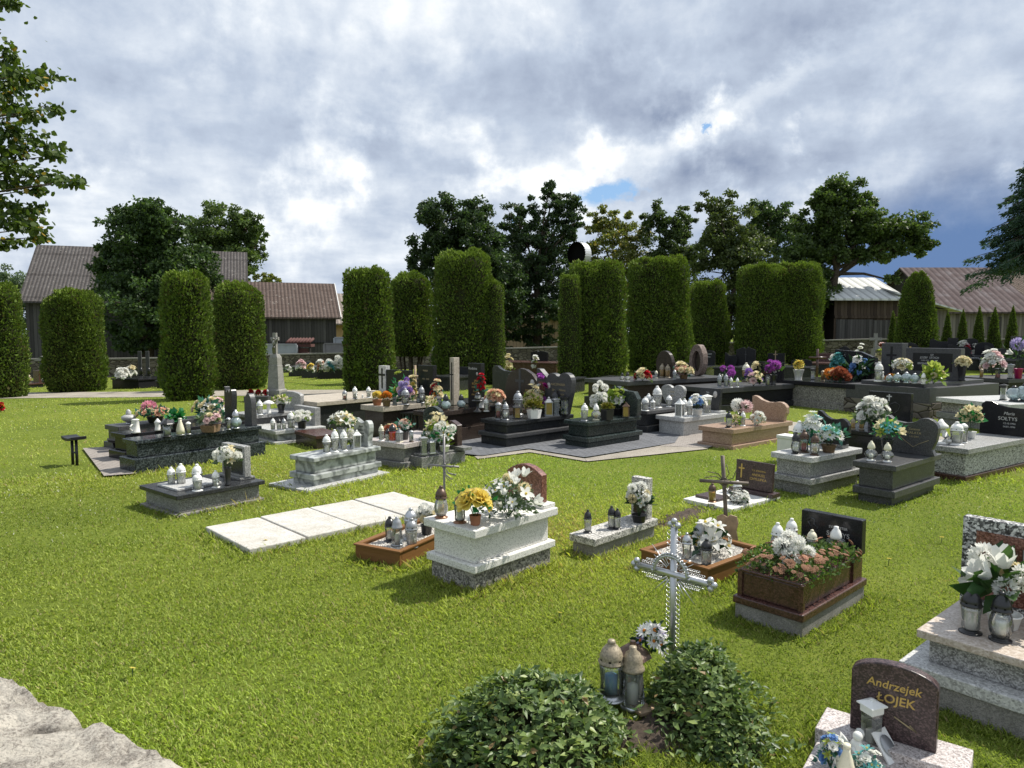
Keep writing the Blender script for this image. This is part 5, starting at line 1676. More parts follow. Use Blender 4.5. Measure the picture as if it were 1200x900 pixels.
# ---- two dark polished tombs on slate paving
E1 = grave('dark grey polished tomb with a double heart headstone, left one on the slate paving', (559, 521), (593.5, 526.5), (676, 514.5),
    [('base', 514, .03, 'dark_granite'), ('ledge', 509.5, -.01, 'slate_granite'), ('body', 499, .07, 'dark_granite'), ('cover_slab', 494.5, .02, 'dark_granite')],
    [dict(ytop=432.5, mat='slate_granite', shape='dheart', w=.92, t=.13, yf=.92, texts=[('KACZMAREK', .12, .66, .075, 'tan_letter'), ('Jan', .0, .54, .07, 'tan_letter'), ('Helena', .24, .54, .07, 'tan_letter'), ('1929', .0, .44, .06, 'tan_letter'), ('1934', .24, .44, .06, 'tan_letter')], plaque=(-.44, -.26, .2, .7, 'red_granite'), oval=(-.14, .62, .05, 'photo_oval'))], bevel=.014)
lantern(E1, 'cyl', 584, 471, 491.5, 'glass cylinder lantern with a red candle at the left end of the slate paved tomb', 'silver', 'silver', 'clear_glass', 'wax_red')
lantern(E1, 'bottle', 592.5, 471, 492, 'clear faceted lantern right of the red candle one', 'silver', 'silver', 'clear_glass')
lantern(E1, 'box', 605.5, 472, 490.5, 'square gold and black lantern beside the white planter', 'black', 'black', 'amber_glass', 'wax_gold')
lantern(E1, 'dome', 607, 458, 474, 'clear lantern with a white candle behind the gold and black one', 'silver', 'silver', 'clear_glass')
lantern(E1, 'box', 643, 465, 487, 'silver square lantern right of the white planter', 'silver', 'silver', 'amber_glass')
lantern(E1, 'tallbox', 651, 466, 487, 'tall silver lantern next to the square silver one', 'steel', 'silver', 'grey_glass')
lantern(E1, 'dome', 651, 457, 473, 'black capped lantern in front of the double heart headstone', 'black', 'black', 'grey_glass')
lantern(E1, 'tallbox', 669, 463, 485, 'black lantern with a round picture before the double heart headstone', 'black', 'black', 'grey_glass')
lantern(E1, 'tallbox', 677, 463, 485, 'tall dark lantern at the right before the double heart headstone', 'black', 'black', 'grey_glass')
bouquet(E1, 626, 466, 490, 23, [], 'golden moss cushion in a white six sided planter on the slate paved tomb', ('hexbox', 'white_plastic', 10, 9), 'moss', 4, 420, lw=.35)
bouquet(E1, 626, 448.5, 474, 32, [('lily', 'cream', 5, 4.5), ('rose', 'cream', 6, 4.5), ('rose', 'lime', 2, 4.5)], 'creamy yellow roses and lilies above the moss planter', None, 'lime', 7, 80)
bouquet(E1, 634, 437, 458, 22, [('rose', 'magenta', 2, 4), ('rose', 'purple', 3, 4), ('rose', 'white', 3, 4)], 'purple and white flowers between the two curved headstones', None, 'green', 5, 40)
bouquet(E1, 656, 464, 480, 22, [('lily', 'white', 4, 4.5), ('rose', 'lime', 2, 3)], 'scattered white lilies behind the silver lanterns', None, 'dark', 6, 40)
E2 = grave('green black polished tomb with a swoosh headstone, right one on the slate paving', (657, 523), (689, 527.5), (755, 517.5),
    [('base', 519, .03, 'green_granite'), ('ledge', 513.5, -.01, 'green_granite'), ('body', 499.5, .07, 'green_granite'), ('cover_slab', 495, .01, 'green_granite')],
    [dict(ytop=453, mat='green_granite', shape='clip', w=.62, t=.12, yf=.93)], bevel=.014)
lantern(E2, 'angel', 685, 472.5, 493, 'white angel lantern with a blue base on the green black tomb', 'white', 'silver', 'milky_glass')
lantern(E2, 'globe', 698.5, 473, 492.5, 'round pale lantern with a picture and white cap on the green black tomb', 'white', 'cream', 'milky_glass', 'wax_gold')
lantern(E2, 'box', 733.5, 471, 489, 'gold faced square lantern before the swoosh headstone', 'brown', 'black', 'amber_glass', 'wax_gold')
bouquet(E2, 711.5, 471, 492, 16, [], 'green moss in a square black pot on the green black tomb', ('box', 'black_plastic', 12, 6), 'moss', 4, 220, lw=.35)
bouquet(E2, 702, 449, 480, 26, [('mum', 'white', 9, 4.2)], 'white chrysanthemum bouquet on the green black tomb', None, 'green', 6, 80)
bouquet(E2, 723, 455, 486, 28, [('rose', 'white', 5, 4.2), ('rose', 'lime', 4, 4)], 'white and lime flowers with big leaves before the swoosh headstone', ('bowl', 'black_plastic', 8, 6), 'lime', 9, 80, lw=.4)

# ---- heart tomb and light grey tomb
E3 = grave('small grey tomb with a heart headstone and a crowd of white lanterns', (733, 503), (758, 509), (798, 500),
    [('base', 500, 0, 'dark_granite'), ('body', 485.5, .05, 'dark_granite'), ('cover_slab', 482, 0, 'slate_granite')],
    [dict(ytop=451, mat='grey_granite', shape='heart', w=.60, t=.09, yf=.93, texts=[('EWA', 0, .66, .12, 'tan_letter'), ('2001', 0, .48, .10, 'tan_letter')])])
for px, yt, yb, st, lab in [(749, 469, 482, 'fat', 'small white lantern farthest left on the heart tomb'), (756, 465, 483, 'fat', 'white lantern in front on the heart tomb'), (760, 461, 478, 'dome', 'white lantern behind the front one on the heart tomb'),
                            (765, 468, 479, 'box', 'square white lantern beside the tall white figure lantern'), (784, 463, 476.5, 'fat', 'white capped lantern right before the heart headstone')]:
    lantern(E3, st, px, yt, yb, lab, 'white', 'white', 'milky_glass')
lantern(E3, 'angel', 770, 452, 478, 'tall white lantern with a figure on top on the heart tomb', 'ceramic', 'ceramic', 'milky_glass')
E4 = grave('light grey granite tomb with a small black tablet, on the warm paving', (772, 508), (801, 512), (849, 505),
    [('body', 494.5, .0, 'light_granite'), ('cover_slab', 490, -.05, 'light_granite')],
    [dict(ytop=455, mat='dark_granite', w=.50, t=.08, yf=.93, foot=(.66, .045, .2, 'light_granite'), lean=6, texts=[('Maja', -.1, .80, .09, 'silver_letter'), ('ZAJAC', -.1, .66, .10, 'silver_letter'), ('2.05.2007', 0, .42, .07, 'silver_letter'), ('spij aniolku', 0, .22, .06, 'silver_letter')], oval=(.27, .73, .10, 'photo_oval'))])
lantern(E4, 'box', 796.5, 467, 489, 'square white lantern at the left corner of the light grey tomb', 'white', 'white', 'milky_glass')
lantern(E4, 'dome', 802, 467, 484, 'white capped lantern behind the square one on the light grey tomb', 'white', 'white', 'milky_glass')
lantern(E4, 'slim', 808, 467.5, 489.5, 'slim white lantern right of the square one on the light grey tomb', 'white', 'white', 'milky_glass')
lantern(E4, 'tallbox', 828.5, 462, 486, 'tall white lantern right of the blue and white flowers', 'white', 'white', 'milky_glass')
bouquet(E4, 817, 461, 487, 25, [('rose', 'blue', 5, 4), ('rose', 'white', 7, 4)], 'blue and white roses in a white pot on the light grey tomb', ('bowl', 'white_plastic', 8, 6), 'green', 5, 60)

# ---- tan tomb
E5 = grave('tan granite tomb with a wavy tan headstone', (828, 519.5), (859, 527.5), (913.5, 513),
    [('base', 523, 0, 'tan_granite'), ('body', 508.5, .06, 'tan_granite'), ('cover_slab', 503.5, .01, 'tan_granite')],
    [dict(ytop=464.5, mat='tan_granite', shape='wave', w=.72, t=.10, yf=.90)])
lantern(E5, 'dome', 854, 482, 501, 'black capped lantern with a milky glass on the tan tomb', 'black', 'black', 'milky_glass')
lantern(E5, 'slim', 870.5, 482, 499, 'white capped slim lantern on the tan tomb', 'white', 'white', 'milky_glass')
lantern(E5, 'dome', 884.5, 491, 498, 'tiny white lantern under the sunflowers on the tan tomb', 'white', 'white', 'milky_glass')
bouquet(E5, 868, 471.5, 496, 26, [('mum', 'white', 2, 7.5), ('mum', 'palepink', 1, 6.5)], 'two big white chrysanthemum heads before the wavy tan headstone', ('vase', 'black_plastic', 12, 5), 'dark', 7, 40)
bouquet(E5, 862, 479, 500, 12, [('rose', 'cream', 1, 5)], 'small mossy plant with a cream bloom between the lanterns of the tan tomb', None, 'lime', 5, 60)
bouquet(E5, 888, 480.5, 498, 20, [('daisy', 'orange', 3, 4), ('mum', 'white', 4, 4)], 'orange daisies and white flowers at the right of the tan tomb', None, 'sage', 5, 40, center='rust')

# ---- grey speckled tomb, dark heart tomb, pale pebble tomb
F1 = grave('speckled grey granite tomb with a black arched headstone, left of the dark heart tomb', (912, 572), (949, 581.5), (996, 566),
    [('base', 568.5, 0, 'mid_granite'), ('ledge', 562, -.03, 'grey_granite'), ('body', 542, .02, 'grey_granite'), ('cover_slab', 536.5, -.035, 'light_granite')],
    [dict(ytop=482, mat='black_granite', shape='wave', w=.44, t=.07, yf=.84, foot=(.34, .05, .16, 'mid_granite'))])
lantern(F1, 'dome', 936, 493, 527, 'tall white capped lantern at the back left of the speckled grey tomb', 'white', 'white', 'clear_glass')
lantern(F1, 'bottle', 932.5, 506, 531.5, 'black capped pear shaped lantern on the speckled grey tomb', 'black', 'black', 'clear_glass')
lantern(F1, 'dome', 942, 503.5, 530, 'dark capped lantern with a red candle on the speckled grey tomb', 'brown', 'brown', 'clear_glass', 'wax_red')
lantern(F1, 'bottle', 954.5, 508, 534, 'brown capped patterned lantern at the front of the speckled grey tomb', 'brown', 'brown', 'milky_glass', 'wax_gold')
bouquet(F1, 951, 478.5, 528, 34, [('daisy', 'white', 15, 5), ('daisy', 'teal', 3, 5)], 'round white daisy bouquet with teal leaves on the speckled grey tomb', None, 'emerald', 7, 110, center='white')
bouquet(F1, 971, 495, 530, 44, [('daisy', 'white', 10, 5.5), ('daisy', 'teal', 3, 5)], 'wide white and teal daisy arrangement in a wicker pot on the speckled grey tomb', ('bowl', 'wicker', 9, 8), 'teal', 9, 90, center='lime')
F2 = grave('dark slate tomb with a wide heart headstone engraved with a heart line', (1003, 586), (1046, 594), (1096, 575.5),
    [('base', 583.5, .02, 'slate_granite'), ('ledge', 576.5, -.03, 'slate_granite'), ('body', 552, .02, 'slate_granite'), ('cover_slab', 546.5, -.035, 'slate_granite')],
    [dict(ytop=488.5, mat='slate_granite', shape='heartwide', w=.62, t=.085, yf=.80, texts=[('Zuzanna', .06, .68, .085, 'tan_letter'), ('KALATA', .06, .58, .095, 'tan_letter'), ('3.02.2004', .06, .48, .06, 'tan_letter')], art=([(-.22, .48), (-.12, .36), (.05, .20), (.16, .30), (.34, .42)], 'tan_letter', .003))])
lantern(F2, 'globe', 1020.5, 516.5, 540, 'clear ball lantern with cream cap, left one on the dark heart tomb', 'cream', 'white', 'clear_glass')
lantern(F2, 'globe', 1039.5, 518.5, 541.5, 'clear ball lantern with cream cap, right one on the dark heart tomb', 'cream', 'white', 'clear_glass')
bouquet(F2, 1039, 491, 534, 38, [('lily', 'teal', 5, 5), ('tulip', 'cream', 5, 4.5), ('lily', 'lime', 4, 5)], 'teal and green spiky bouquet in a dark vase on the dark heart tomb', ('vase', 'dark_granite', 20, 7), 'emerald', 11, 90, lw=.16)
F3 = grave('low black tomb with a heart engraved black slab, behind the dark heart tomb', (996, 556), (1021, 562), (1072, 547),
    [('body', 511.5, .02, 'black_granite'), ('cover_slab', 507, 0, 'black_granite')],
    [dict(ytop=459.5, mat='black_granite', w=.62, t=.08, yf=.94, art=([(0, .22), (-.22, .45), (-.26, .62), (-.14, .70), (0, .60), (.14, .70), (.26, .62), (.22, .45), (0, .22)], 'slate_granite', .006), cross=(0, .72, .12, .22, 'silver_letter'))], W=.72, L=1.25)
bouquet(F3, 1022, 461.5, 502, 44, [('rose', 'white', 9, 6), ('mum', 'white', 5, 5.5)], 'large bouquet of white roses on the low black tomb', None, 'sage', 11, 120)
lantern(F3, 'dome', 999.5, 490, 503, 'gold lantern left of the pair under the large white rose bouquet', 'gold', 'gold', 'amber_glass', 'wax_gold')
lantern(F3, 'dome', 1009.5, 489, 503, 'gold lantern right of the pair under the large white rose bouquet', 'gold', 'gold', 'amber_glass', 'wax_gold')
F4 = grave('pale pebble finished tomb with a clipped black headstone at the right', (1088, 556), (1131, 566), (1190, 545),
    [('foundation', 559, -.01, 'maroon_granite'), ('body', 532, .02, 'pebble_pale'), ('cover_slab', 526.5, -.04, 'grey_granite')],
    [dict(ytop=471.5, mat='black_granite', shape='clip', w=.66, t=.07, yf=.90, lean=5, texts=[('Maria', .08, .66, .13, 'silver_letter', .25), ('SOŁTYS', .06, .50, .15, 'silver_letter'), ('12.10.1994', .1, .36, .075, 'silver_letter'), ('14.01.1994', .1, .26, .075, 'silver_letter')])])
lantern(F4, 'swan', 1102, 491, 520, 'white curled ceramic lantern with a flower cap on the pale pebble tomb', 'ceramic')
lantern(F4, 'fat', 1120.5, 494, 521, 'white domed glass lantern in the middle of the pale pebble tomb', 'white', 'white', 'milky_glass')
lantern(F4, 'cyl', 1128.5, 496, 519, 'straight clear lantern just right of the white domed one', 'white', 'white', 'clear_glass')
lantern(F4, 'urn', 1112, 511, 520.5, 'small low white pot shaped lantern on the pale pebble tomb', 'ceramic')
bouquet(F4, 1137, 472, 513, 30, [('tulip', 'cream', 9, 4.5), ('rose', 'cream', 5, 4.5)], 'cream rosebuds in a white bowl before the clipped black headstone', ('bowl', 'white_plastic', 7.5, 6), 'emerald', 9, 90)
F5 = grave('pebble finished tomb cut by the right edge, with crystal ball lanterns', (1141, 494), (1180, 508), (1290, 492),
    [('base', 500, 0, 'mid_granite'), ('ledge', 492.5, -.03, 'mid_granite'), ('body', 479, .04, 'pebble_wash'), ('cover_slab', 474, -.04, 'light_granite')])
lantern(F5, 'crystal', 1188, 452, 470.5, 'big round crystal lantern on a black foot, fully visible at the right', 'black', 'black', 'aqua_glass')
lantern(F5, 'crystal', 1201, 449, 471, 'big round crystal lantern cut by the right edge', 'black', 'black', 'aqua_glass')
lantern(F5, 'tallbox', 1175.5, 449.5, 469, 'black framed lantern left of the crystal balls', 'black', 'black', 'grey_glass')
wb = P(923, 541)
m = MB().box(-.12, .12, -.12, .12, 0, .37).box(-.13, .13, -.13, .13, .372, .42)
o = m.build('storage_box', 'white_board', None, .006); o.location = wb; o.rotation_euler = (0, 0, .7)
tag(o, 'white lidded box standing behind the speckled grey tomb', 'box')

# ---- terrazzo slab grave with an open frame headstone
H1 = grave('low terrazzo slab grave with a framed headstone and three black capped lanterns', (663, 649), (696.5, 655), (776, 630),
    [('base', 640, .015, 'concrete'), ('cover_slab', 632.5, -.01, 'terrazzo')],
    [dict(ytop=559, mat='terrazzo', wf=.70, t=.085, yf=.94, plaque=(-.33, .33, .12, .84, 'brown_granite'))])
lantern(H1, 'slim', 688.7, 597, 624, 'black capped clear lantern standing apart on the terrazzo slab', 'black', 'black', 'milky_glass')
lantern(H1, 'slim', 716.5, 592.5, 619.5, 'black capped clear lantern, rear one of the pair on the terrazzo slab', 'black', 'black', 'milky_glass')
lantern(H1, 'slim', 723.3, 595.5, 622.3, 'black capped clear lantern, front one of the pair on the terrazzo slab', 'black', 'black', 'milky_glass')
bouquet(H1, 749, 566, 617, 34, [('orchid', 'white', 6, 5.5), ('mum', 'white', 5, 6), ('mum', 'cream', 2, 5)], 'white orchids and chrysanthemums in a dark bowl against the framed headstone', ('bowl', 'black_plastic', 9, 9), 'dark', 9, 90)

# ---- slab with plum plaque
H2 = grave('low white slab with a plum coloured upright plaque bearing gold letters', (793, 588), (857, 601), (919, 586),
    [('cover_slab', 596.5, 0, 'white_terrazzo')],
    [dict(ytop=541, mat='plum_granite', w=.50, t=.045, yf=.86, dx=.06, foot=(.60, .05, .17, 'plum_granite'), lean=4, texts=[('T.S. SPINOWA', .13, .68, .085, 'gold_letter'), ('ANDRZEJ', .12, .53, .12, 'gold_letter'), ('CHYLUPKA', .12, .38, .13, 'gold_letter')], cross=(-.34, .36, .16, .50, 'gold_letter'))], W=.66)
m = MB().box(-.16, .16, -.12, .12, H2.z - H2.c.z + .0005, H2.z - H2.c.z + .03); m.build('small_slab', 'plum_granite', H2.root, .004).location = (-.12, -.22, 0)
lantern(H2.z + .03, 'dome', 834.5, 566, 588, 'brown patterned lantern on the small plum slab', 'brown', 'copper', 'amber_glass', 'wax_gold')
lantern(H2, 'fat', 864, 563, 582, 'white lantern standing in the wreath of white roses', 'white', 'white', 'milky_glass')
bouquet(H2, 866, 573, 589, 30, [('rose', 'white', 10, 4)], 'low wreath of white roses and dark greens before the plum plaque', None, 'dark', 6, 120, low=.0)
# rusty cross with heart plaque in the second timber box
H3 = box_grave('timber framed grave of white pebbles in front of the brown cross', (758, 663), (829, 690), (884, 661), 668.5, 'box_wood', 'gravel_white')
rc, cx_, ah = pipe_cross('iron_cross', 'weathered brown iron cross with a heart shaped plaque on its post', 853, 645, 534.5, (822, 560, 875, 569), 'rust_iron', .019, -.075, -.32, 10)
m = MB()
hp = [(0, -.17), (.05, -.15), (.10, -.10), (.085, -.02), (.10, .05), (.085, .11), (.03, .125), (0, .10), (-.04, .125), (-.09, .10), (-.10, .04), (-.08, -.02), (-.095, -.09), (-.05, -.15)]
m.prism(hp, -.045, -.028)
o = m.build('plaque', 'pale_wood', rc); o.location = (-.012, 0, .22)
lantern(H3, 'slim', 804.5, 624, 657, 'clear glass lantern with a pale silver cap, left on the pebbles before the brown cross', 'steel', 'silver', 'clear_glass')
lantern(H3, 'heart', 819.5, 611, 648, 'large grey heart shaped lantern on the pebbles before the brown cross', 'silver', 'silver', 'grey_glass')
lantern(H3, 'dome', 827.5, 631, 663.5, 'black capped clear lantern, front one on the pebbles before the brown cross', 'black', 'black', 'milky_glass')
bouquet(H3, 832, 605, 650, 58, [('orchid', 'white', 3, 12), ('lily', 'white', 4, 10), ('rose', 'yellow', 1, 6)], 'large white poinsettia like flowers with dark leaves at the brown cross', None, 'dark', 12, 60, lw=.4)

# ---- maroon planter tomb with sedum
H4 = grave('maroon planter tomb overflowing with sedum, with a black slab headstone', (862, 722), (939.5, 749), (1009.5, 701),
    [('base', 729.5, .005, 'concrete'), ('ledge', 721.5, -.008, 'maroon_granite'), ('body', 688, .035, 'maroon_granite'), ('rim', 685, .02, 'maroon_granite')],
    [dict(ytop=602.5, mat='black_granite', w=.46, t=.075, yf=.93, dx=.02, texts=[('SYLWESTER', .12, .66, .10, 'silver_letter'), ('SOŁTYS', .12, .46, .19, 'silver_letter')], art=([(-.36, .3), (-.33, .55), (-.38, .7), (-.33, .82), (-.27, .78), (-.28, .66), (-.22, .55), (-.25, .35)], 'slate_granite', .006))], bevel=.008)
for sx in (-1, 1):
    MB().box(sx * (H4.W / 2 - .028) - .018, sx * (H4.W / 2 - .028) + .018, -H4.L / 2 + .020, -H4.L / 2 + .06, .02, H4.z - H4.c.z - .01).build('corner_post', 'maroon_granite', H4.root, .004)
MB().box(H4.W / 2 - .05, H4.W / 2 - .02, H4.L / 2 - .18, H4.L / 2 - .02, .02, H4.z - H4.c.z - .01).build('corner_post', 'maroon_granite', H4.root, .004)
def sedum():
    r_ = np.random.default_rng(77)
    root = empty('sedum', (H4.c.x, H4.c.y, H4.z), H4.root.rotation_euler.z, 'pinkish brown flowering sedum spilling over the maroon planter', 'plant')
    W, L = H4.W / 2 + .01, H4.L / 2 * .80
    n = 2600
    x, y = r_.uniform(-1, 1, n) * W * 1.04, r_.uniform(-1, 1, n) * L * 1.04 - .05
    edge = np.maximum(np.abs(x) / W, np.abs(y + .05) / L)
    z = .075 * r_.uniform(.1, 1.1, n) - np.clip(edge - .9, 0, 1) * .4 + .02 * np.sin(9 * x) * np.sin(8 * y)
    D = nrm(np.stack([x * 1.0, y * 1.0, np.full(n, .28)], 1) + r_.normal(0, .3, (n, 3)))
    lf = r_.uniform(.018, .034, n)
    V, Fc = kites(np.stack([x, y, z], 1), D, across(D, r_), lf, lf * .42, .15)
    g = r_.uniform(0, 1, n)[:, None]
    col = np.array([[.05, .10, .025]]) * (1 - g) + np.array([[.16, .24, .07]]) * g
    np_mesh('foliage', V, Fc, 'leaf_gloss', np.repeat(col, 4, 0), root)
    for i in range(110):
        a, b = r_.uniform(-1, 1), r_.uniform(-1, 1)
        if i % 2: (a, b) = (np.sign(a) * r_.uniform(.82, 1.05), b) if i % 4 == 1 else (a, -r_.uniform(.8, 1.05))
        xx, yy = a * W, b * L - .05
        e = max(abs(a), abs(b))
        if abs(a) < .45 and -.3 < b < .6: continue
        o = link('blossom', blossom_mesh('sedum', 'sedum' if i % 4 else 'peach', 'cream'), root)
        o.location = (xx, yy, .085 + .03 * r_.random() - max(0, e - .9) * .35)
        s = r_.uniform(.015, .027)
        o.scale = (s, s, s)
        o.rotation_euler = (-.5 * b + r_.normal(0, .2), .5 * a + r_.normal(0, .2), 0)
sedum()
lantern(H4, 'bottle', 910.5, 612, 646, 'clear lantern with a cream white cap, leftmost in the sedum planter', 'white', 'white', 'milky_glass')
lantern(H4, 'bottle', 927, 607, 640, 'clear lantern with a white cap, behind the white chrysanthemums of the sedum planter', 'white', 'white', 'milky_glass')
lantern(H4, 'dome', 951, 620.5, 648, 'pale green capped lantern half sunk in the sedum before the black slab', 'cream', 'cream', 'milky_glass')
lantern(H4, 'heart', 979, 616.5, 649, 'heart shaped glass lantern with a white cap before the black slab', 'white', 'white', 'grey_glass', rot=-.75)
lantern(H4, 'dome', 921, 628.5, 662, 'black capped lantern among the white chrysanthemums of the sedum planter', 'black', 'black', 'milky_glass')
bouquet(H4, 930, 624, 664, 52, [('mum', 'white', 5, 10)], 'big white chrysanthemum heads in the sedum planter', None, 'green', 8, 60, center='white')

# ---- granite tomb cut by the right edge
H5 = grave('pale topped granite tomb with red plaque headstone, cut by the right edge', (1055, 815), None, None,
    [('foundation', .13, .0, 'concrete'), ('ledge', .20, -.012, 'light_granite'), ('body', .335, .10, 'grey_granite'), ('cover_slab', .38, .05, 'sand_granite')], W=.95, L=.86, u=(.76, .65), bevel=.006)
headstone(H5, 620, 'bold_terrazzo', w=.84, t=.075, yf=.86, plaque=(-.41, .41, .08, .86, 'red_granite'), art=([(-.30, .55), (-.12, .53), (-.13, .74), (-.13, .30)], 'silver_letter', .004))
lantern(H5, 'dome', 1137, 689, 741, 'stout clear lantern with black cap, left one on the pale topped tomb', 'black', 'black', 'milky_glass')
lantern(H5, 'bottle', 1172, 693, 750, 'pear shaped clear lantern with black cap, right one on the pale topped tomb', 'black', 'black', 'clear_glass', 'wax_white')
bouquet(H5, 1176, 648, 735, 92, [('tulip', 'white', 4, 13), ('mum', 'white', 3, 14), ('rose', 'cream', 2, 12)], 'white roses and chrysanthemums with large leaves on the pale topped tomb', ('bowl', 'white_plastic', 18, 18), 'green', 46, 34, lw=.28)

# ---- pink granite slab with the named plum headstone in the bottom right corner
H6 = grave('speckled pink granite slab with a plum arched headstone lettered in gold, bottom right corner', None, Vector((1.523, 2.345, 0)), None,
    [('cover_slab', .05, 0, 'pink_granite')], W=.60, L=.95, u=(.594, .805))
z0 = H6.z - H6.c.z
MB().box(-.315, .315, H6.L / 2 - .22, H6.L / 2 + .02, 0, z0 + .05).build('headstone_base', 'pink_granite', H6.root, .006)
headstone(H6, 777, 'plum_granite', 'lowarch', w=.36, t=.06, yf=.90, zb=H6.z + .05, texts=[('Andrzejek', .0, .72, .15, 'gold_letter', .15, .0006), ('ŁOJEK', .03, .54, .16, 'gold_letter', .08, .0008)],
          art=([(.02, .33), (.12, .28), (.2, .24), (.28, .20), (.2, .27)], 'tan_letter', .0035))
lantern(H6, 'tallbox', 1020, 819, 880, 'square white lantern with a hipped lid before the gold lettered headstone', 'white', 'white', 'clear_glass', rot=.35, width=.9)
lantern(H6, 'cone', 991, 872, 915, 'cream beehive shaped lantern at the very bottom edge', 'cream', 'cream')
bouquet(H6, 973, 858, 900, 36, [('rose', 'blue', 5, 6), ('rose', 'white', 4, 5.5), ('lily', 'lime', 3, 5)], 'blue and white flowers left of the square white lantern at the bottom edge', None, 'teal', 9, 70)
bouquet(H6, 1016, 878, 912, 46, [('lily', 'teal', 4, 6), ('rose', 'white', 6, 5.5), ('rose', 'blue', 2, 5)], 'teal and white flowers below the square white lantern at the bottom edge', None, 'teal', 9, 70)
def figurine():
    p = put(H6, 1003, 893)
    s = MPP(p)
    root = empty('angel_figurine', p, .3, 'small white angel figurine between the blue flowers and the square lantern', 'figurine')
    k = .001 * 1000 * s / .0038 * .0010
    m = MB()
    m.tube([(0, 0, 0), (0, 0, .05), (0, 0, .09), (0, 0, .11)], [.04, .036, .026, .014], 12)
    m.ball((0, -.005, .125), .022)
    m.tube([(-.03, -.01, .08), (-.035, -.035, .06), (-.005, -.045, .065)], [.011, .01, .008], 6)
    m.tube([(.03, -.01, .08), (.035, -.035, .06), (.005, -.045, .065)], [.011, .01, .008], 6)
    m.build('body', 'ceramic', root)
    for sx in (-1, 1):
        MB().tube([(sx * .012, .02, .06), (sx * .05, .035, .11), (sx * .055, .04, .05)], [.012, .022, .006], 8).build('wing', 'ceramic', root)
    p = put(H6, 1049, 893)
    root = empty('photo_frame', p, .55, 'white tilted photo frame with an oval window beside the square lantern', 'photo frame')
    m = MB()
    m.prism([(-.05, 0), (.05, 0), (.05, .14), (-.05, .14)], -.004, .004)
    f = m.build('frame', 'white_plastic', root); f.rotation_euler = (R(-38), 0, 0)
    m = MB().lathe([(.001, 0), (.038, 0), (.038, .002), (.001, .002)], 20)
    o = m.build('picture', 'grey_plastic', root); o.rotation_euler = (R(90 - 38), 0, 0); o.scale = (1, 1.25, 1); o.location = (0, .068 * math.sin(R(38)) - .006, .072 * math.cos(R(38)) + .002)
figurine()

# ---- silver lace cross on the periwinkle grave
def lace_cross():
    p = P(787, 800)
    h = HZ(p, 618) - p.z
    s = MPP(p)
    root = empty('silver_cross', p, -.78, 'silver metal cross with lace edging, ball tips and a crown ring', 'cross')
    r0 = .020
    ah = HZ(p, 672) - p.z
    aw = .225
    MB().tube([(0, 0, -.05), (0, 0, h)], r0, 14).build('post', 'steel', root)
    MB().tube([(-aw, -.012, ah), (aw, -.012, ah)], r0 * .92, 14).build('arm', 'steel', root)
    for c, d in (((0, 0, h), (0, 0, 1)), ((-aw, -.012, ah), (-1, 0, 0)), ((aw, -.012, ah), (1, 0, 0))):
        m = MB()
        c, d = Vector(c), Vector(d)
        e = Vector((1, 0, 0)) if abs(d.z) > .5 else Vector((0, 0, 1))
        for q in (c + d * .036, c + d * .014 + e * .024, c + d * .014 - e * .024):
            m.ball(q, .0185, 0, 14, 8)
        m.build('ball_tip', 'steel', root)
    def run(a, b, n):
        lace = MB()
        a, b = Vector(a), Vector(b)
        for i in range(n):
            lace.torus(a.lerp(b, (i + .5) / n), (b - a).length / n * .50, .0019, (0, 1, 0), 8, 4)
        lace.build('lace_edging', 'steel', root)
    for sg in (-1, 1):
        run((sg * (r0 + .012), 0, .08), (sg * (r0 + .012), 0, ah - .06), 18)
        run((sg * (r0 + .012), 0, ah + .05), (sg * (r0 + .012), 0, h - .02), 7)
        for zz_ in (-1, 1):
            run((sg * .06, -.012, ah + zz_ * (r0 + .011)), (sg * (aw - .02), -.012, ah + zz_ * (r0 + .011)), 10)
            run((sg * .08, -.012, ah + zz_ * (r0 + .031)), (sg * (aw - .05), -.012, ah + zz_ * (r0 + .031)), 8)
    for q in (45, 135, 225, 315):
        for dq in (-12, 0, 12):
            a = R(q + dq)
            L = .20 - .004 * abs(dq)
            MB().tube([(.05 * math.cos(a), -.005, ah + .05 * math.sin(a)), (L * math.cos(a), -.005, ah + L * math.sin(a))], [.004, .0015], 5).build('ray', 'steel', root)
    ring = MB()
    ring.torus((0, -.03, ah), .105, .008, (0, 1, 0), 30, 8, 0, R(180), R(360))
    for i in range(22):
        a = R(180 + i * 180 / 21)
        ring.ball((.118 * math.cos(a), -.032, ah - .118 * math.sin(a)), .0085, 0, 8, 5)
    o = ring.build('crown_ring', 'steel', root)
lace_cross()
bouquet(0.22, 763, 720, 766, 54, [('daisy', 'white', 6, 10), ('daisy', 'lilac', 2, 9)], 'white daisies with pale blue edges at the foot of the silver cross', None, 'dark', 12, 60, center='orange')
lantern(0.06, 'dome', 716, 749, 818, 'tall clear lantern with a gold cap and blue topped candle, left of the near pair', 'gold', 'steel', 'clear_glass', 'wax_blue')
lantern(0.02, 'hex', 741, 757, 828, 'faceted clear lantern with a gold cap, right of the near pair', 'gold', 'steel', 'clear_glass')
lantern(0.06, 'roofed', 741, 751, 806, 'dark lantern with a scalloped brown roof behind the gold capped pair', 'brown', 'brown', 'grey_glass')
p = P(757, 836)
o = MB().box(-.075, .075, -.05, .05, 0, .02).build('tile', 'pale_wood', None, .003); o.location = (p.x, p.y, .022); o.rotation_euler = (.05, .04, .5)
tag(o, 'small tan tile lying on the soil in front of the gold capped lanterns', 'tile')
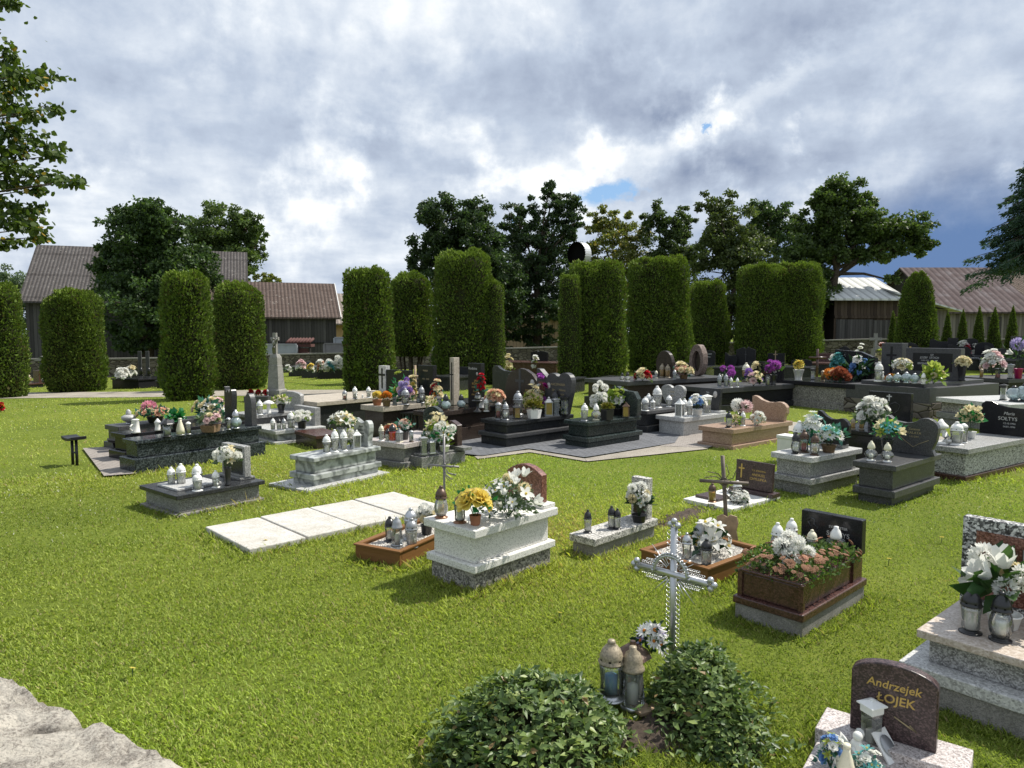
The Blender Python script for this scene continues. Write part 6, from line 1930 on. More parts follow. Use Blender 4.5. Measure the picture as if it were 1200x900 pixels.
# ================================================================== back rows
# ---- long dark tombs right of centre
K1 = grave('long dark tomb with an oval stone ring headstone, under the red roses', (700, 474), (735, 482), (842, 470),
    [('base', 470, -.02, 'dark_granite'), ('body', 452, .06, 'brown_granite'), ('cover_slab', 447.5, -.02, 'slate_granite')],
    [dict(ytop=411, mat='brown_granite', shape='round', w=.62, t=.12, yf=.55)], W=1.7)
def ring_stone():
    y = K1.L * .36
    z0 = K1.z - K1.c.z
    pos = K1.c + K1.u * y
    H = HZ(pos, 403.5) - K1.z
    m = MB()
    n = 28
    r_ = random.Random(3)
    out = [(math.cos(2 * math.pi * i / n) * .26 * (1 + r_.uniform(-.04, .04)), H * .5 + math.sin(2 * math.pi * i / n) * H * .5 * (1 + r_.uniform(-.02, .02))) for i in range(n)]
    inn = [(math.cos(2 * math.pi * i / n) * .15, H * .46 + math.sin(2 * math.pi * i / n) * H * .34) for i in range(n)]
    vs = [(x, -.10, z) for x, z in out] + [(x, .10, z) for x, z in out] + [(x, -.10, z) for x, z in inn] + [(x, .10, z) for x, z in inn]
    fs = []
    for i in range(n):
        j = (i + 1) % n
        fs += [(i, j, n + j, n + i), (i, 2 * n + i, 2 * n + j, j), (n + i, n + j, 3 * n + j, 3 * n + i), (2 * n + i, 3 * n + i, 3 * n + j, 2 * n + j)]
    m.add(vs, fs)
    o = m.build('headstone', 'beige_stone_dark', K1.root); o.location = (.1, y, z0)
    m = MB().prism([(x * .98, z) for x, z in inn], .0, .05)
    o = m.build('niche', 'brown_granite', K1.root); o.location = (.1, y, z0)
granite('beige_stone_dark', [(.09, .06, .05), (.16, .12, .10), (.22, .17, .15)], 40, .7, .4, .3, bump=.5)
ring_stone()
lantern(K1, 'globe', 729, 436.5, 446.5, 'small round white lantern, left one at the near end of the long dark tomb', 'black', 'white', 'milky_glass')
lantern(K1, 'globe', 735.5, 436, 447, 'small round white lantern, right one at the near end of the long dark tomb', 'black', 'white', 'milky_glass')
bouquet(K1, 753, 430.5, 446.5, 26, [('rose', 'red', 6, 4.2), ('rose', 'pink', 2, 3.5), ('rose', 'cream', 5, 3.5)], 'red and white roses on the long dark tomb', None, 'sage', 5, 70)
for px, yt, yb, c, gl, lab in [(769, 434, 443, 'cream', 'milky_glass', 'low cream lantern left of the gold ones on the long dark tomb'), (776, 426, 442, 'gold', 'amber_glass', 'gold capped lantern, left of the gold pair on the long dark tomb'),
                               (782.5, 427, 442, 'gold', 'amber_glass', 'gold capped lantern, right of the gold pair on the long dark tomb'), (790.5, 433, 447.5, 'silver', 'grey_glass', 'grey patterned lantern in front of the peach roses'),
                               (800.5, 438, 447.5, 'silver', 'clear_glass', 'small clear glass lantern left of the big peach bouquet')]:
    lantern(K1, 'dome', px, yt, yb, lab, c, c, gl, 'wax_gold' if c == 'gold' else 'wax_white')
bouquet(K1, 797, 420.5, 436, 18, [('rose', 'cream', 4, 4), ('rose', 'palepink', 4, 4)], 'cream and pink roses behind the grey patterned lantern', None, 'teal', 5, 50)
bouquet(K1, 812, 427.5, 446, 28, [('rose', 'peach', 8, 4), ('rose', 'cream', 6, 4)], 'big peach and cream rose bouquet before the oval stone ring', ('bowl', 'wicker', 5, 5), 'green', 5, 70)
bouquet(K1, 815, 421, 434, 12, [('rose', 'cream', 3, 3.8)], 'cream roses on blue grey leaves left of the oval stone ring', None, 'teal', 5, 40)
K2 = grave('long black tomb with a low black headstone and purple chrysanthemums', (812, 478), (838, 484), (921, 473),
    [('base', 476, -.02, 'dark_granite'), ('body', 461, .05, 'black_granite'), ('cover_slab', 455.5, -.02, 'slate_granite')],
    [dict(ytop=424, mat='black_granite', w=.95, t=.1, yf=.93, dx=-.2, texts=[('STANISLAW', -.05, .45, .12, 'red_granite'), ('DUDA', -.05, .30, .12, 'red_granite')], oval=(.26, .60, .07, 'photo_oval'))], W=1.3)
for px, yt, yb, c, gl, lab in [(843, 438, 454, 'silver', 'grey_glass', 'grey ribbed lantern, left of the matching pair on the long black tomb'), (850.5, 438, 454, 'silver', 'grey_glass', 'grey ribbed lantern, right of the matching pair on the long black tomb'),
                               (856.5, 442, 454, 'white', 'milky_glass', 'small white lantern right of the grey ribbed pair'), (864, 442.5, 454, 'white', 'milky_glass', 'squat milky lantern in the middle of the long black tomb'),
                               (899.5, 438.5, 453.5, 'black', 'milky_glass', 'white cylinder lantern with a black cap below the purple chrysanthemums')]:
    lantern(K2, 'cyl' if 'cylinder' in lab else 'slim', px, yt, yb, lab, c, c, gl)
bouquet(K2, 853.5, 424.5, 450, 22, [('mum', 'purple', 3, 5)], 'purple chrysanthemums with dark leaves, left of the two purple bunches', None, 'dark', 6, 50)
bouquet(K2, 883, 432.5, 453, 26, [('mum', 'violet', 3, 4.5), ('rose', 'cream', 5, 3.8), ('rose', 'palepink', 3, 3.5)], 'mixed violet and cream flowers between the two purple bunches', None, 'dark', 6, 80)
bouquet(K2, 906, 423.5, 451, 21, [('mum', 'purple', 3, 4.8)], 'purple chrysanthemums in a tall black vase, right of the two purple bunches', ('vase', 'black_plastic', 12, 4.5), 'green', 7, 40)
bouquet(K2, 886, 420, 430, 16, [('rose', 'cream', 3, 4.5)], 'cream rose cluster on a dark bowl behind the purple bunches', ('bowl', 'black_plastic', 5, 7), 'dark', 4, 20)
lantern(K2, 'dome', 874, 425, 441, 'pale yellow lantern with a red candle behind the violet flowers', 'cream', 'brown', 'amber_glass', 'wax_red')
K3 = grave('pebble finished tomb with a wave topped black headstone and bright flowers', (919, 471), (1000, 483), (1062, 472),
    [('base', 475, -.02, 'pebble_wash'), ('body', 456, .03, 'pebble_wash'), ('cover_slab', 451, -.03, 'black_granite')],
    [dict(ytop=410, mat='black_granite', shape='slantback', w=1.15, t=.12, yf=.60, dx=-.05)])
lantern(None, 'urn', 923, 447, 470, 'pale cut glass urn lantern standing in the grass at the corner of the pebble tomb', 'cream', 'cream', 'clear_glass')
bouquet(K3, 935.5, 420, 446, 15, [('daisy', 'yellow', 6, 4)], 'yellow daisies in a white jug on the pebble tomb', ('vase', 'grey_ceramic', 13, 6), 'green', 4, 40, center='orange')
lantern(K3, 'tallbox', 952, 431, 445, 'black lantern with a white candle on the pebble tomb', 'black', 'black', 'grey_glass')
lantern(K3, 'cyl', 964, 434, 446, 'amber glass lantern left of the orange flowers', 'gold', 'gold', 'amber_glass', 'wax_gold')
bouquet(K3, 977, 431, 447, 20, [('mum', 'orange', 4, 4), ('mum', 'cream', 2, 3.5)], 'orange chrysanthemums beside the amber lantern', None, 'green', 4, 40)
bouquet(K3, 985, 432, 448, 22, [('mum', 'rust', 8, 4.5)], 'rust brown chrysanthemums on the front edge of the pebble tomb', None, 'dark', 5, 60)
bouquet(K3, 983, 408, 434, 24, [('rose', 'teal', 7, 4.5), ('mum', 'white', 3, 4)], 'tall teal and white bouquet left of the wave topped black headstone', None, 'teal', 7, 70)
bouquet(K3, 1006, 413, 446, 26, [('rose', 'blue', 6, 4), ('rose', 'white', 3, 4)], 'pale blue flowers with long dark leaves against the wave topped black headstone', None, 'dark', 17, 50, lw=.14)
rcx = pipe_cross('wooden_cross', 'dark red wooden cross among the flowers of the pebble tomb', 957, 449, 409, (948, 419, 966, 419), 'maroon_granite', .045, 0, -.3)
K4 = grave('broad grey double tomb on a fieldstone footing with a wide plaque headstone', (991, 482), (1088, 492), (1168, 480),
    [('footing', 473.5, -.03, 'rubble_stone'), ('body', 455.5, .0, 'slate_granite'), ('cover_slab', 449.5, .25, 'slate_granite')],
    [dict(ytop=408, mat='slate_granite', w=1.35, t=.2, yf=.62, dx=.05, plaque=(-.36, .36, .26, .84, 'black_granite'),
          texts=[('S.P.', .0, .78, .08, 'silver_letter'), ('JOZEF  STOCH', -.05, .69, .09, 'silver_letter'), ('12.03.1921  2.11.1989', -.05, .60, .06, 'silver_letter'), ('BRONISLAWA', -.10, .50, .09, 'silver_letter'), ('7.08.1925  1.05.2003', -.05, .41, .06, 'silver_letter'), ('Prosza o modlitwe', 0, .32, .06, 'silver_letter')]),
     dict(ytop=402, mat='slate_granite', w=.55, t=.3, yf=.66, dx=-1.05, name='pillar', cross=(0, .1, .5, .8, 'black_granite'))])
bouquet(K4, 1057, 418, 447, 28, [('rose', 'white', 5, 5), ('rose', 'cream', 5, 4.5), ('rose', 'lime', 2, 4)], 'white and cream rose dome on the broad grey double tomb', ('vase', 'black_plastic', 10, 4), 'sage', 5, 60)
bouquet(K4, 1045, 437, 447, 18, [('rose', 'orange', 3, 3.5), ('rose', 'yellow', 4, 3.5)], 'yellow and orange flowers low on the left of the broad grey double tomb', None, 'dark', 4, 40)
for px, yt, yb, lab in [(1042, 438.5, 450, 'cut glass bowl lantern, first of the row of four on the broad grey tomb'), (1051.5, 437, 450, 'cut glass bowl lantern, second of the row of four on the broad grey tomb'),
                        (1062, 436, 450, 'tall cut glass lantern, third of the row of four on the broad grey tomb'), (1071.5, 437.5, 450, 'cut glass lantern, last of the row of four on the broad grey tomb')]:
    lantern(K4, 'crystal', px, yt, yb, lab, 'steel', 'steel', 'aqua_glass')
lantern(K4, 'heart', 1082, 437, 451, 'white heart lantern with a round dark picture on the broad grey tomb', 'white', 'white', 'milky_glass', rot=-.4)
lantern(K4, 'angel', 1029.5, 424, 447, 'white figurine lantern left of the yellow and orange flowers', 'ceramic', 'ceramic')
bouquet(K4, 1094, 422, 450, 28, [('tulip', 'lime', 5, 5), ('rose', 'cream', 3, 4), ('rose', 'teal', 2, 4)], 'yellow green calla like bouquet left of the wide plaque', None, 'lime', 10, 60, lw=.4)
bouquet(K4, 1127, 416.5, 446, 22, [('rose', 'cream', 10, 4.5)], 'cream rose bouquet in a tall dark vase against the wide plaque', ('vase', 'black_granite', 17, 5), 'sage', 4, 40)
K5 = grave('dark tomb behind the crystal ball lanterns, under the white and pink flowers', (1150, 470), (1180, 474), (1290, 462), [('body', 449, 0, 'black_granite'), ('cover_slab', 444.5, -.04, 'slate_granite')],
    [dict(ytop=391.5, mat='black_granite', shape='arch', w=.95, t=.2, yf=.62, plaque=(-.28, .28, .12, .74, 'brown_granite'))], W=1.5)
m = MB()
m.tube([(0, -.16, .22), (0, -.18, .42), (0, -.16, .62), (0, -.15, .68)], [.10, .09, .10, .04], 10); m.ball((0, -.15, .76), .065)
m.build('statue', 'tan_granite', K5.hs)
bouquet(K5, 1163, 408, 436, 34, [('rose', 'white', 10, 4.5), ('rose', 'palepink', 6, 4.2)], 'tall heap of white and pale pink flowers left of the statue niche', None, 'sage', 5, 80)
bouquet(K5, 1193, 395, 445, 24, [('mum', 'lilac', 1, 8), ('tulip', 'white', 2, 4)], 'lilac iris in a magenta pot at the right edge', ('bowl', 'magenta_pot', 12, 4.5), 'green', 14, 40, lw=.12)
lantern(K5, 'cyl', 1150, 432, 446, 'small yellow lantern below the white and pink flowers', 'gold', 'gold', 'amber_glass', 'wax_gold')
lantern(K5, 'tallbox', 1169, 431, 446, 'dark lantern with a red candle below the white and pink flowers', 'black', 'black', 'clear_glass', 'wax_red')
lantern(K5, 'tallbox', 1184, 426, 444, 'white candle lantern left of the magenta pot', 'silver', 'black', 'milky_glass')

# ---- rows farther back, one by one
def far_grave(label, px, yb, yt, wm, shape='rect', mat='black_granite', L=1.9, bw=None, bh=.45, bmat='dark_granite', texts=(), cross=None, t=.12, u=(.5, .87)):
    """a grave whose headstone top shows at yt; px,yb the middle of its visible front on the ground"""
    p = P(px, yb)
    u = Vector((u[0], u[1], 0)).normalized()
    x = Vector((u.y, -u.x, 0))
    bw = bw or wm * 1.15
    c = p + u * L / 2
    c.z = hgt(c.x, c.y)
    g = G(); g.u, g.x, g.W, g.L, g.c = u, x, bw, L, c
    g.root = empty('grave', c, math.atan2(x.y, x.x), label, 'grave', 'graves in the rows behind')
    MB().box(-bw / 2, bw / 2, -L / 2, L / 2, -.1, bh - .07).build('body', bmat, g.root, .008)
    MB().box(-bw / 2 - .04, bw / 2 + .04, -L / 2 - .04, L / 2 + .04, bh - .0695, bh).build('cover_slab', mat if mat != 'black_granite' else bmat, g.root, .008)
    g.z = c.z + bh
    headstone(g, yt, mat, shape, w=wm, t=t, yf=.9, texts=texts, cross=cross)
    NOGRASS.append((c.x, c.y, u.x, u.y, bw / 2 - .05, L / 2 - .05))
    return g
far_grave('black headstone with a double arch behind the brown round shouldered one', 613, 438, 411, .95, 'double', bmat='maroon_granite', bw=3.6, bh=.55)
far_grave('wide black headstone right of the double arched one', 648, 437, 411.5, .85, 'arch', bmat='maroon_granite', bw=1.0)
bouquet(None, 596, 414, 440, 14, [('rose', 'cream', 5, 3.5)], 'cream flowers in front of the tall dark tree trunks, left of the double arched headstone', None, 'lime', 4, 30)
bouquet(None, 627, 414, 438, 12, [('rose', 'white', 4, 3.2), ('rose', 'lime', 2, 3)], 'white flowers just right of the double arched black headstone', None, 'lime', 4, 30)
far_grave('tall black headstone of two leaves behind the left purple bunch', 863, 444, 406.5, .80, 'double', cross=(0, .2, .12, .6, 'slate_granite'))
far_grave('low dark headstone with a wooden cross behind the cream rose cluster', 901, 441, 414, .72, 'rect', cross=(-.05, .1, .25, 1.15, 'pale_wood'))
far_grave('black headstone with white lettering just left of the oval stone ring', 818, 443, 410.5, .55, 'lowarch', texts=[('ADAM', 0, .75, .14, 'silver_letter'), ('1940', 0, .55, .12, 'silver_letter')])
far_grave('black curved headstone just right of the oval stone ring', 845, 444, 413, .52, 'wave')
far_grave('arched black headstone with a gold cross beside the grey pillar', 1065, 438, 401.5, .66, 'arch', cross=(0, .25, .45, .55, 'gold_letter'))
far_grave('black rounded headstone half behind the teal bouquet', 985, 438, 405.5, .6, 'bulge')
far_grave('grey stone cross on a tapering base behind the wave topped headstone', 1026, 436, 405, .3, 'peak', 'old_stone', 1.2, .5, .3)
far_grave('black winged figure monument left of the arched stone with the gold cross', 1046, 437, 401, .75, 'dheart')
far_grave('black headstone with a sloping arched top under the lone tapering thuja', 1101, 428, 397.5, .85, 'clip')
far_grave('small square black headstone behind the wide plaque, left one', 1117, 427, 396, .45, 'rect')
far_grave('small square black headstone behind the wide plaque, right one', 1139, 427, 396.5, .6, 'lowarch')
far_grave('low arched black headstone left of the statue niche', 1156, 430, 401, .75, 'arch')
far_grave('small grey headstone far behind at the right edge', 1196, 424, 394, .6, 'rect', 'slate_granite')
far_grave('short black headstone right of the row of small pointed thujas', 1078, 424, 398, .5, 'rect')
for px, yb, yt, w, sh, mt, lab in [
    (932, 446, 421, .8, 'arch', 'black_granite', 'dark arched headstone behind the yellow daisies of the pebble tomb'), (962, 440, 414, .6, 'rect', 'maroon_granite', 'dark red slab headstone behind the dark red wooden cross'),
    (1011, 443, 418, .9, 'lowarch', 'dark_granite', 'broad dark headstone behind the pale blue flowers'), (1038, 441, 420, .5, 'rect', 'grey_granite', 'small grey framed tablet right of the white figurine lantern'),
    (1086, 436, 408, .9, 'double', 'black_granite', 'black twin headstone just behind the grey cross pillar'), (1125, 434, 404, .9, 'clip', 'black_granite', 'black shoulder cut headstone behind the middle of the wide plaque'),
    (1170, 437, 405, .8, 'wave', 'dark_granite', 'dark wavy headstone behind the white and pink heap of flowers'), (1200, 436, 402, .8, 'arch', 'black_granite', 'black headstone cut by the right edge behind the lilac iris'),
    (880, 446, 424, .9, 'lowarch', 'dark_granite', 'low dark headstone behind the mixed violet and cream flowers'), (783, 452, 424, .9, 'slant', 'dark_granite', 'dark slanted headstone behind the gold capped lanterns'),
    (519, 458, 430, .7, 'rect', 'dark_granite', 'dark headstone seen just left of the beige cross pillar'), (468, 459, 437, .8, 'lowarch', 'slate_granite', 'grey low arched headstone behind the bright green fern spray'),
    (603, 462, 439, .8, 'rect', 'dark_granite', 'dark slab behind the brown round shouldered headstone'), (638, 462, 444, .9, 'rect', 'black_granite', 'low black slab behind the purple and white flowers'), (712, 462, 446, .8, 'lowarch', 'dark_granite', 'low dark headstone right of the double heart one')]:
    far_grave(lab, px, yb, yt, w, sh, mt, 1.7, w * 1.5, .5)
m = MB()
p = P(1025, 430)
cr = empty('stone_cross', (p.x, p.y, p.z), 0, 'small grey stone cross standing against the rubble wall', 'cross')
H = HZ(p, 390.5) - p.z
cross_mb(.55, H * .45, .12, .24, .62).build('cross', 'old_stone', cr).location = (0, 0, H * .55)
m = MB(); frus(m, .22, .12, -.1, H * .55 - .001); m.build('pedestal', 'old_stone', cr)
bouquet(None, 1129, 397, 426, 18, [('rose', 'pink', 6, 3.5), ('rose', 'white', 5, 3.5), ('rose', 'red', 2, 3)], 'pink and white flowers behind the wide plaque headstone', None, 'dark', 4, 40)
bouquet(None, 1142, 398, 425, 12, [('rose', 'white', 8, 2.8)], 'small white wreath behind the wide plaque headstone', None, 'dark', 3, 30)
bouquet(None, 1031, 407, 434, 14, [('rose', 'cream', 5, 3.5), ('rose', 'lime', 3, 3.5)], 'yellowish flowers right of the small grey stone cross', None, 'lime', 4, 30)
bouquet(None, 1033, 396, 427, 10, [('rose', 'palepink', 4, 3), ('rose', 'rust', 2, 3)], 'faded pink flowers beside the rubble wall at the small stone cross', None, 'dark', 4, 30)
bouquet(None, 1007, 401, 433, 20, [('rose', 'white', 5, 3.2)], 'pale flowers along the rubble wall left of the small stone cross', None, 'sage', 4, 40)

# ---- left far side, beyond the path
far_grave('black tomb with white flowers between the barrel shaped and the slim thuja', 147, 455.5, 447, .3, 'rect', 'black_granite', 1.5, 1.55, .42, 'black_granite', u=(.4, .92))
for px, yt, lab in [(165, 411.5, 'dark upright stone post with grey edge, left of the pair beside the black tomb'), (174, 411.5, 'dark upright stone post with a small figure, right of the pair beside the black tomb')]:
    p = P(px, 451)
    H = HZ(p, yt) - p.z
    rt = empty('stone_post', p, .3, lab, 'monument', 'stone posts beside the black tomb')
    MB().box(-.13, .13, -.13, .13, -.05, H * .3).build('base', 'dark_granite', rt, .01)
    MB().box(-.075, .075, -.06, .06, H * .3 + .0005, H).build('post', 'slate_granite', rt, .01)
    MB().tube([(.06, -.1, H * .32), (.06, -.1, H * .45), (.05, -.1, H * .52)], [.07, .06, .03], 8).build('figure', 'dark_granite', rt)
bouquet(0.25, 143, 430, 446, 22, [('rose', 'white', 9, 3.5)], 'white flowers on the left of the black tomb beyond the path', None, 'green', 4, 50)
bouquet(0.25, 154, 425.5, 444, 16, [('rose', 'white', 5, 3.2), ('rose', 'cream', 3, 3)], 'white flowers by the upright stone posts beyond the path', None, 'green', 4, 40)
far_grave('small grey tomb hidden left of the slim tall thuja beyond the path', 189, 455, 440, .5, 'rect', 'slate_granite', 1.2, .6, .32, 'dark_granite')
def bird_house():
    p = P(52, 446)
    H = HZ(p, 417) - p.z
    rt = empty('roofed_shrine', p, .2, 'small roofed wooden shrine post near the left edge beyond the path', 'shrine')
    MB().tube([(0, 0, -.1), (0, 0, H * .8)], .05, 8).build('post', 'grey_iron', rt)
    MB().box(-.16, .16, -.12, .12, H * .45, H * .80).build('case', 'slate_granite', rt)
    MB().prism([(-.40, H * .80 + .001), (.40, H * .80 + .001), (0, H)], -.22, .22).build('roof', 'old_stone', rt)
bird_house()
for px, yb, yt, w, mt, lab in [(33, 452, 428, .32, 'dark_granite', 'dark narrow headstone left in the cluster near the left edge'), (42, 451, 427.5, .22, 'light_granite', 'pale narrow headstone in the middle of the cluster near the left edge'),
                               (47, 449, 431, .2, 'grey_granite', 'short grey headstone right in the cluster near the left edge'), (57, 446, 436, .35, 'old_stone', 'low grey stone block at the foot of the roofed shrine'), (22, 455, 434, .5, 'maroon_granite', 'dark red low tomb at the left edge beyond the path')]:
    far_grave(lab, px, yb, yt, w, 'rect', mt, .9, w * 1.3, .22, 'dark_granite')
lantern(None, 'dome', 34, 438, 452, 'tiny yellow lantern before the dark narrow headstone near the left edge', 'gold', 'gold', 'amber_glass', 'wax_gold')
# low planter beside the obelisk
p0 = P(302, 471)
pl = empty('planter', p0, -.05, 'low stone planter of red begonias left of the obelisk base', 'planter')
MB().box(-.36, .36, -.14, .14, -.03, .17).build('trough', 'slate_granite', pl, .01)
for k, (px, col) in enumerate([(294, 'dark red begonia in the left of the stone planter'), (303, 'red begonia in the middle of the stone planter'), (311, 'red begonia at the right of the stone planter')]):
    bouquet(p0.z + .17, px, 455.5, 463.5, 8, [('rose', 'red', 5, 2)], col, None, 'dark', 3, 40, group='begonias in the low planter', name='begonia')
lantern(p0.z + .17, 'dome', 313.5, 456, 463.5, 'small grey lantern at the end of the begonia planter', 'silver', 'silver', 'grey_glass')
# centre left far row: dark tables of stone with many flowers
for px, yb, w, lab in [(349, 441, 1.0, 'dark stone tomb at the left of the far row, under pink and white flowers'), (366, 443, 1.1, 'dark stone tomb in the middle of the far row beyond the path'), (389, 444, 1.4, 'black stone tomb at the right of the far row beyond the path')]:
    far_grave(lab, px, yb, yb - 17, w * .3, 'rect', 'slate_granite', 1.6, w, .52, 'black_granite' if 'black' in lab else 'dark_granite', u=(.1, 1))
for px, yt, yb, wp, sp, lab in [(338, 427, 436, 10, [('rose', 'white', 5, 2.6)], 'small white flowers at the left end of the far row'), (352, 420.5, 436, 16, [('rose', 'palepink', 6, 3), ('rose', 'white', 5, 3)], 'pink and white flowers on the left tomb of the far row'),
                                (364, 424, 437, 12, [('rose', 'yellow', 4, 3), ('rose', 'white', 4, 3)], 'yellow and white flowers on the middle tomb of the far row'), (376, 420, 438, 14, [('rose', 'peach', 5, 3), ('rose', 'white', 5, 3)], 'peach flowers on the middle tomb of the far row, right part'),
                                (387, 421, 438, 14, [('mum', 'white', 5, 3.5), ('rose', 'teal', 3, 3)], 'white and teal flowers on the black tomb of the far row'), (397, 416.5, 437, 12, [('mum', 'white', 5, 4)], 'white ball flowers at the right end of the far row')]:
    bouquet(P(px, 443).z + .52, px, yt, yb, wp, sp, lab, None, 'sage', 4, 40)
# red bloom at the very left edge
bouquet(None, 1, 470, 483, 9, [('rose', 'red', 4, 3.5), ('rose', 'orange', 1, 3)], 'red blooms just inside the left edge of the lawn', None, 'green', 4, 20)
# dandelions in the lawn
for px, py in [(243, 603), (246, 607.5), (311, 640), (655, 728), (1041, 663), (1103, 637), (820, 641), (155, 795)]:
    p = P(px, py)
    rt = empty('dandelion', p, 0, 'single yellow dandelion flower open in the short grass', 'flower', 'dandelions in the lawn')
    MB().tube([(0, 0, 0), (.004, 0, .06)], .003, 5).build('stem', 'stem_green', rt)
    o = link('blossom', blossom_mesh('daisy', 'yellow', 'yellow'), rt)
    o.location = (.004, 0, .062); o.scale = (.022,) * 3; o.rotation_euler = (-.4, .2, 0)
# ------------------------------------------------------------------ clipped thujas
UP = np.array([[0.0, 0.0, 1.0]])
plain('thuja_core', (0.026, 0.030, 0.012), 0.95, var=0.4, scale=4, spec=0.1)
plain('bark', (0.085, 0.068, 0.052), 0.95, var=0.35, scale=12, spec=0.1, bump=0.8)
plain('pale_bark', (0.14, 0.12, 0.10), 0.95, var=0.35, scale=12, spec=0.1, bump=0.8)

def thuja(px, yt, yb, hw, label, top='flat', lobes=((0, 1.0, 1.0),), seed=0, dens=1.0, zlift=0.0, ppm=620, cat='thuja', group='clipped thujas', depth=None):
    r_ = np.random.default_rng(100 + seed)
    p = P(px, yb)
    if depth:
        p = AT(px, yb, depth)
    rad = hw * MPP(p)
    rad = hw * (p.y + rad * 0.85) / F
    c = Vector((p.x * (p.y + rad * 0.85) / p.y, p.y + rad * 0.85, 0))
    c.z = hgt(c.x, c.y)
    Ht = HZ(c, yt) - c.z
    root = empty('clipped_thuja' if cat == 'thuja' else 'thuja', c, 0, label, cat, group)
    tk = MB()
    tk.tube([(0, 0, -0.1), (0, 0, max(0.5, zlift + 0.4))], [0.09, 0.07], 8)
    if zlift:
        for k in range(7):
            a = k * 2.4
            x, y = 0.42 * rad * math.cos(a), 0.42 * rad * math.sin(a)
            tk.tube([(x * 0.8, y * 0.8, -0.05), (x, y, zlift * 0.5), (x * 1.25, y * 1.25, zlift + 0.5)], [0.055, 0.05, 0.04], 6)
    tk.build('trunk', 'bark', root)
    def prof(t):
        if top == 'cone':
            return np.clip(0.72 + 1.1 * t, 0, 1) * np.clip(1 - t, 0, 1) ** 0.62 * 1.12
        if top == 'taper':
            return np.clip(0.86 + 0.6 * t, 0, 1) * (1 - 0.52 * np.clip((t - 0.2) / 0.8, 0, 1) ** 1.4) * np.sqrt(np.clip(1 - np.clip((t - 0.82) / 0.185, 0, 1) ** 2, 0, 1))
        b = np.clip(0.80 + 1.2 * t, 0, 1) if not zlift else np.clip(0.70 + 2.2 * t, 0, 1)
        sh = 0.95 if top == 'flat' else 0.86
        return b * (1 - 0.18 * np.clip((t - 0.25) / 0.75, 0, 1)) * np.clip(1 - np.clip((t - sh) / (1.0 - sh), 0, 1) ** 2.4 * (0.42 if top == 'flat' else 0.62), 0, 1)
    Cs, Ds, Cl = [], [], []
    core = MB()
    for li, (ox, rs, hs) in enumerate(lobes):
        rr, hh = rad * rs, Ht * hs
        h0 = zlift + 0.03
        ph = r_.uniform(0, 6.28, 6)
        area = 2 * math.pi * rr * (hh - h0) + math.pi * rr * rr
        n = int(area * ppm * dens)
        t = r_.uniform(0, 1, n) ** 0.95
        th = r_.uniform(0, 2 * math.pi, n)
        bump = 1 + 0.05 * np.sin(3 * th + ph[0] + 5 * t) + 0.04 * np.sin(5 * th + ph[1] - 9 * t) + 0.035 * np.sin(11 * t + ph[2] + 2 * th) + 0.02 * np.sin(23 * t + 7 * th + ph[5])
        R_ = rr * prof(t) * bump * (1 + r_.normal(0, 0.042, n)) - np.abs(r_.normal(0, 0.03, n))
        ncap = int(math.pi * rr * rr * ppm * 1.6 * dens) if top != 'cone' else 0
        z = h0 + (hh - h0) * t * (1 + 0.022 * np.sin(2 * th + ph[3]) + 0.02 * np.sin(5 * th + ph[1]))
        if ncap:
            tc = r_.uniform(0, 2 * math.pi, ncap)
            rc = rr * (0.62 if top == 'flat' else .52 if top == 'round' else .28) * np.sqrt(r_.uniform(0, 1, ncap))
            zc = hh * (1 - 0.012 - (0.03 if top == 'flat' else 0.10) * (rc / rr) ** 2) + r_.normal(0, 0.05, ncap) + 0.10 * np.sin(3 * tc + ph[3]) * (rc / rr) + 0.05 * np.sin(5 * tc + ph[1]) * (rc / rr)
            th, R_, z, t = np.r_[th, tc], np.r_[R_, rc], np.r_[z, zc], np.r_[t, np.ones(ncap)]
        n = len(th)
        out = np.stack([np.cos(th), np.sin(th), np.zeros(n)], 1)
        Cc = out * R_[:, None]
        Cc[:, 2] = z
        Cc[:, 0] += ox * rad
        upw = np.where(t > 0.93, 1.3, 0.8)[:, None]
        D = nrm(out * (0.75 if top != 'cone' else 0.5) + UP * upw + r_.normal(0, 0.42, (n, 3)))
        Cs.append(Cc - D * 0.03); Ds.append(D)
        g = np.clip(r_.uniform(0, 1, n) + 0.45 * np.clip((t - 0.86) / 0.14, 0, 1), 0, 1.3)  # leaf colour lightens near the top: the sunlit crown is painted in
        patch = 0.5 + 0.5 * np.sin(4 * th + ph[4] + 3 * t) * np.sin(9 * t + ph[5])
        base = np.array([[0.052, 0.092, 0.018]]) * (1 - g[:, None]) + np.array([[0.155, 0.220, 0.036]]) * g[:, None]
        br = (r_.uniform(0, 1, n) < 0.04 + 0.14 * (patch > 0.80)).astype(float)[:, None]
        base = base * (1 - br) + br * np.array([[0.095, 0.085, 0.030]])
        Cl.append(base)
        tt = np.linspace(0, 0.985, 16)
        pr = [(max(1e-4, rr * float(prof(q)) * 0.90 - 0.02), h0 + (hh - h0) * q * 0.985) for q in tt]
        core.lathe([(pr[0][0] * 0.9, h0)] + pr + [(1e-5, h0 + (hh - h0) * 0.975)], 20, (ox * rad, 0, 0))
    C, D, cl = np.concatenate(Cs), np.concatenate(Ds), np.concatenate(Cl)
    n = len(C)
    s = r_.uniform(0.045, 0.115, n) * (1 if rad > 0.5 else 0.7)
    s = np.where(r_.uniform(0, 1, n) < .05, s * 1.5, s)
    V, Fc = kites(C, D, across(D, r_), s, s * 0.30, 0.1)
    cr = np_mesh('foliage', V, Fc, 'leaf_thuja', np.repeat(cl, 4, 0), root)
    core.build('inner_branches', 'thuja_core', root)
    return root

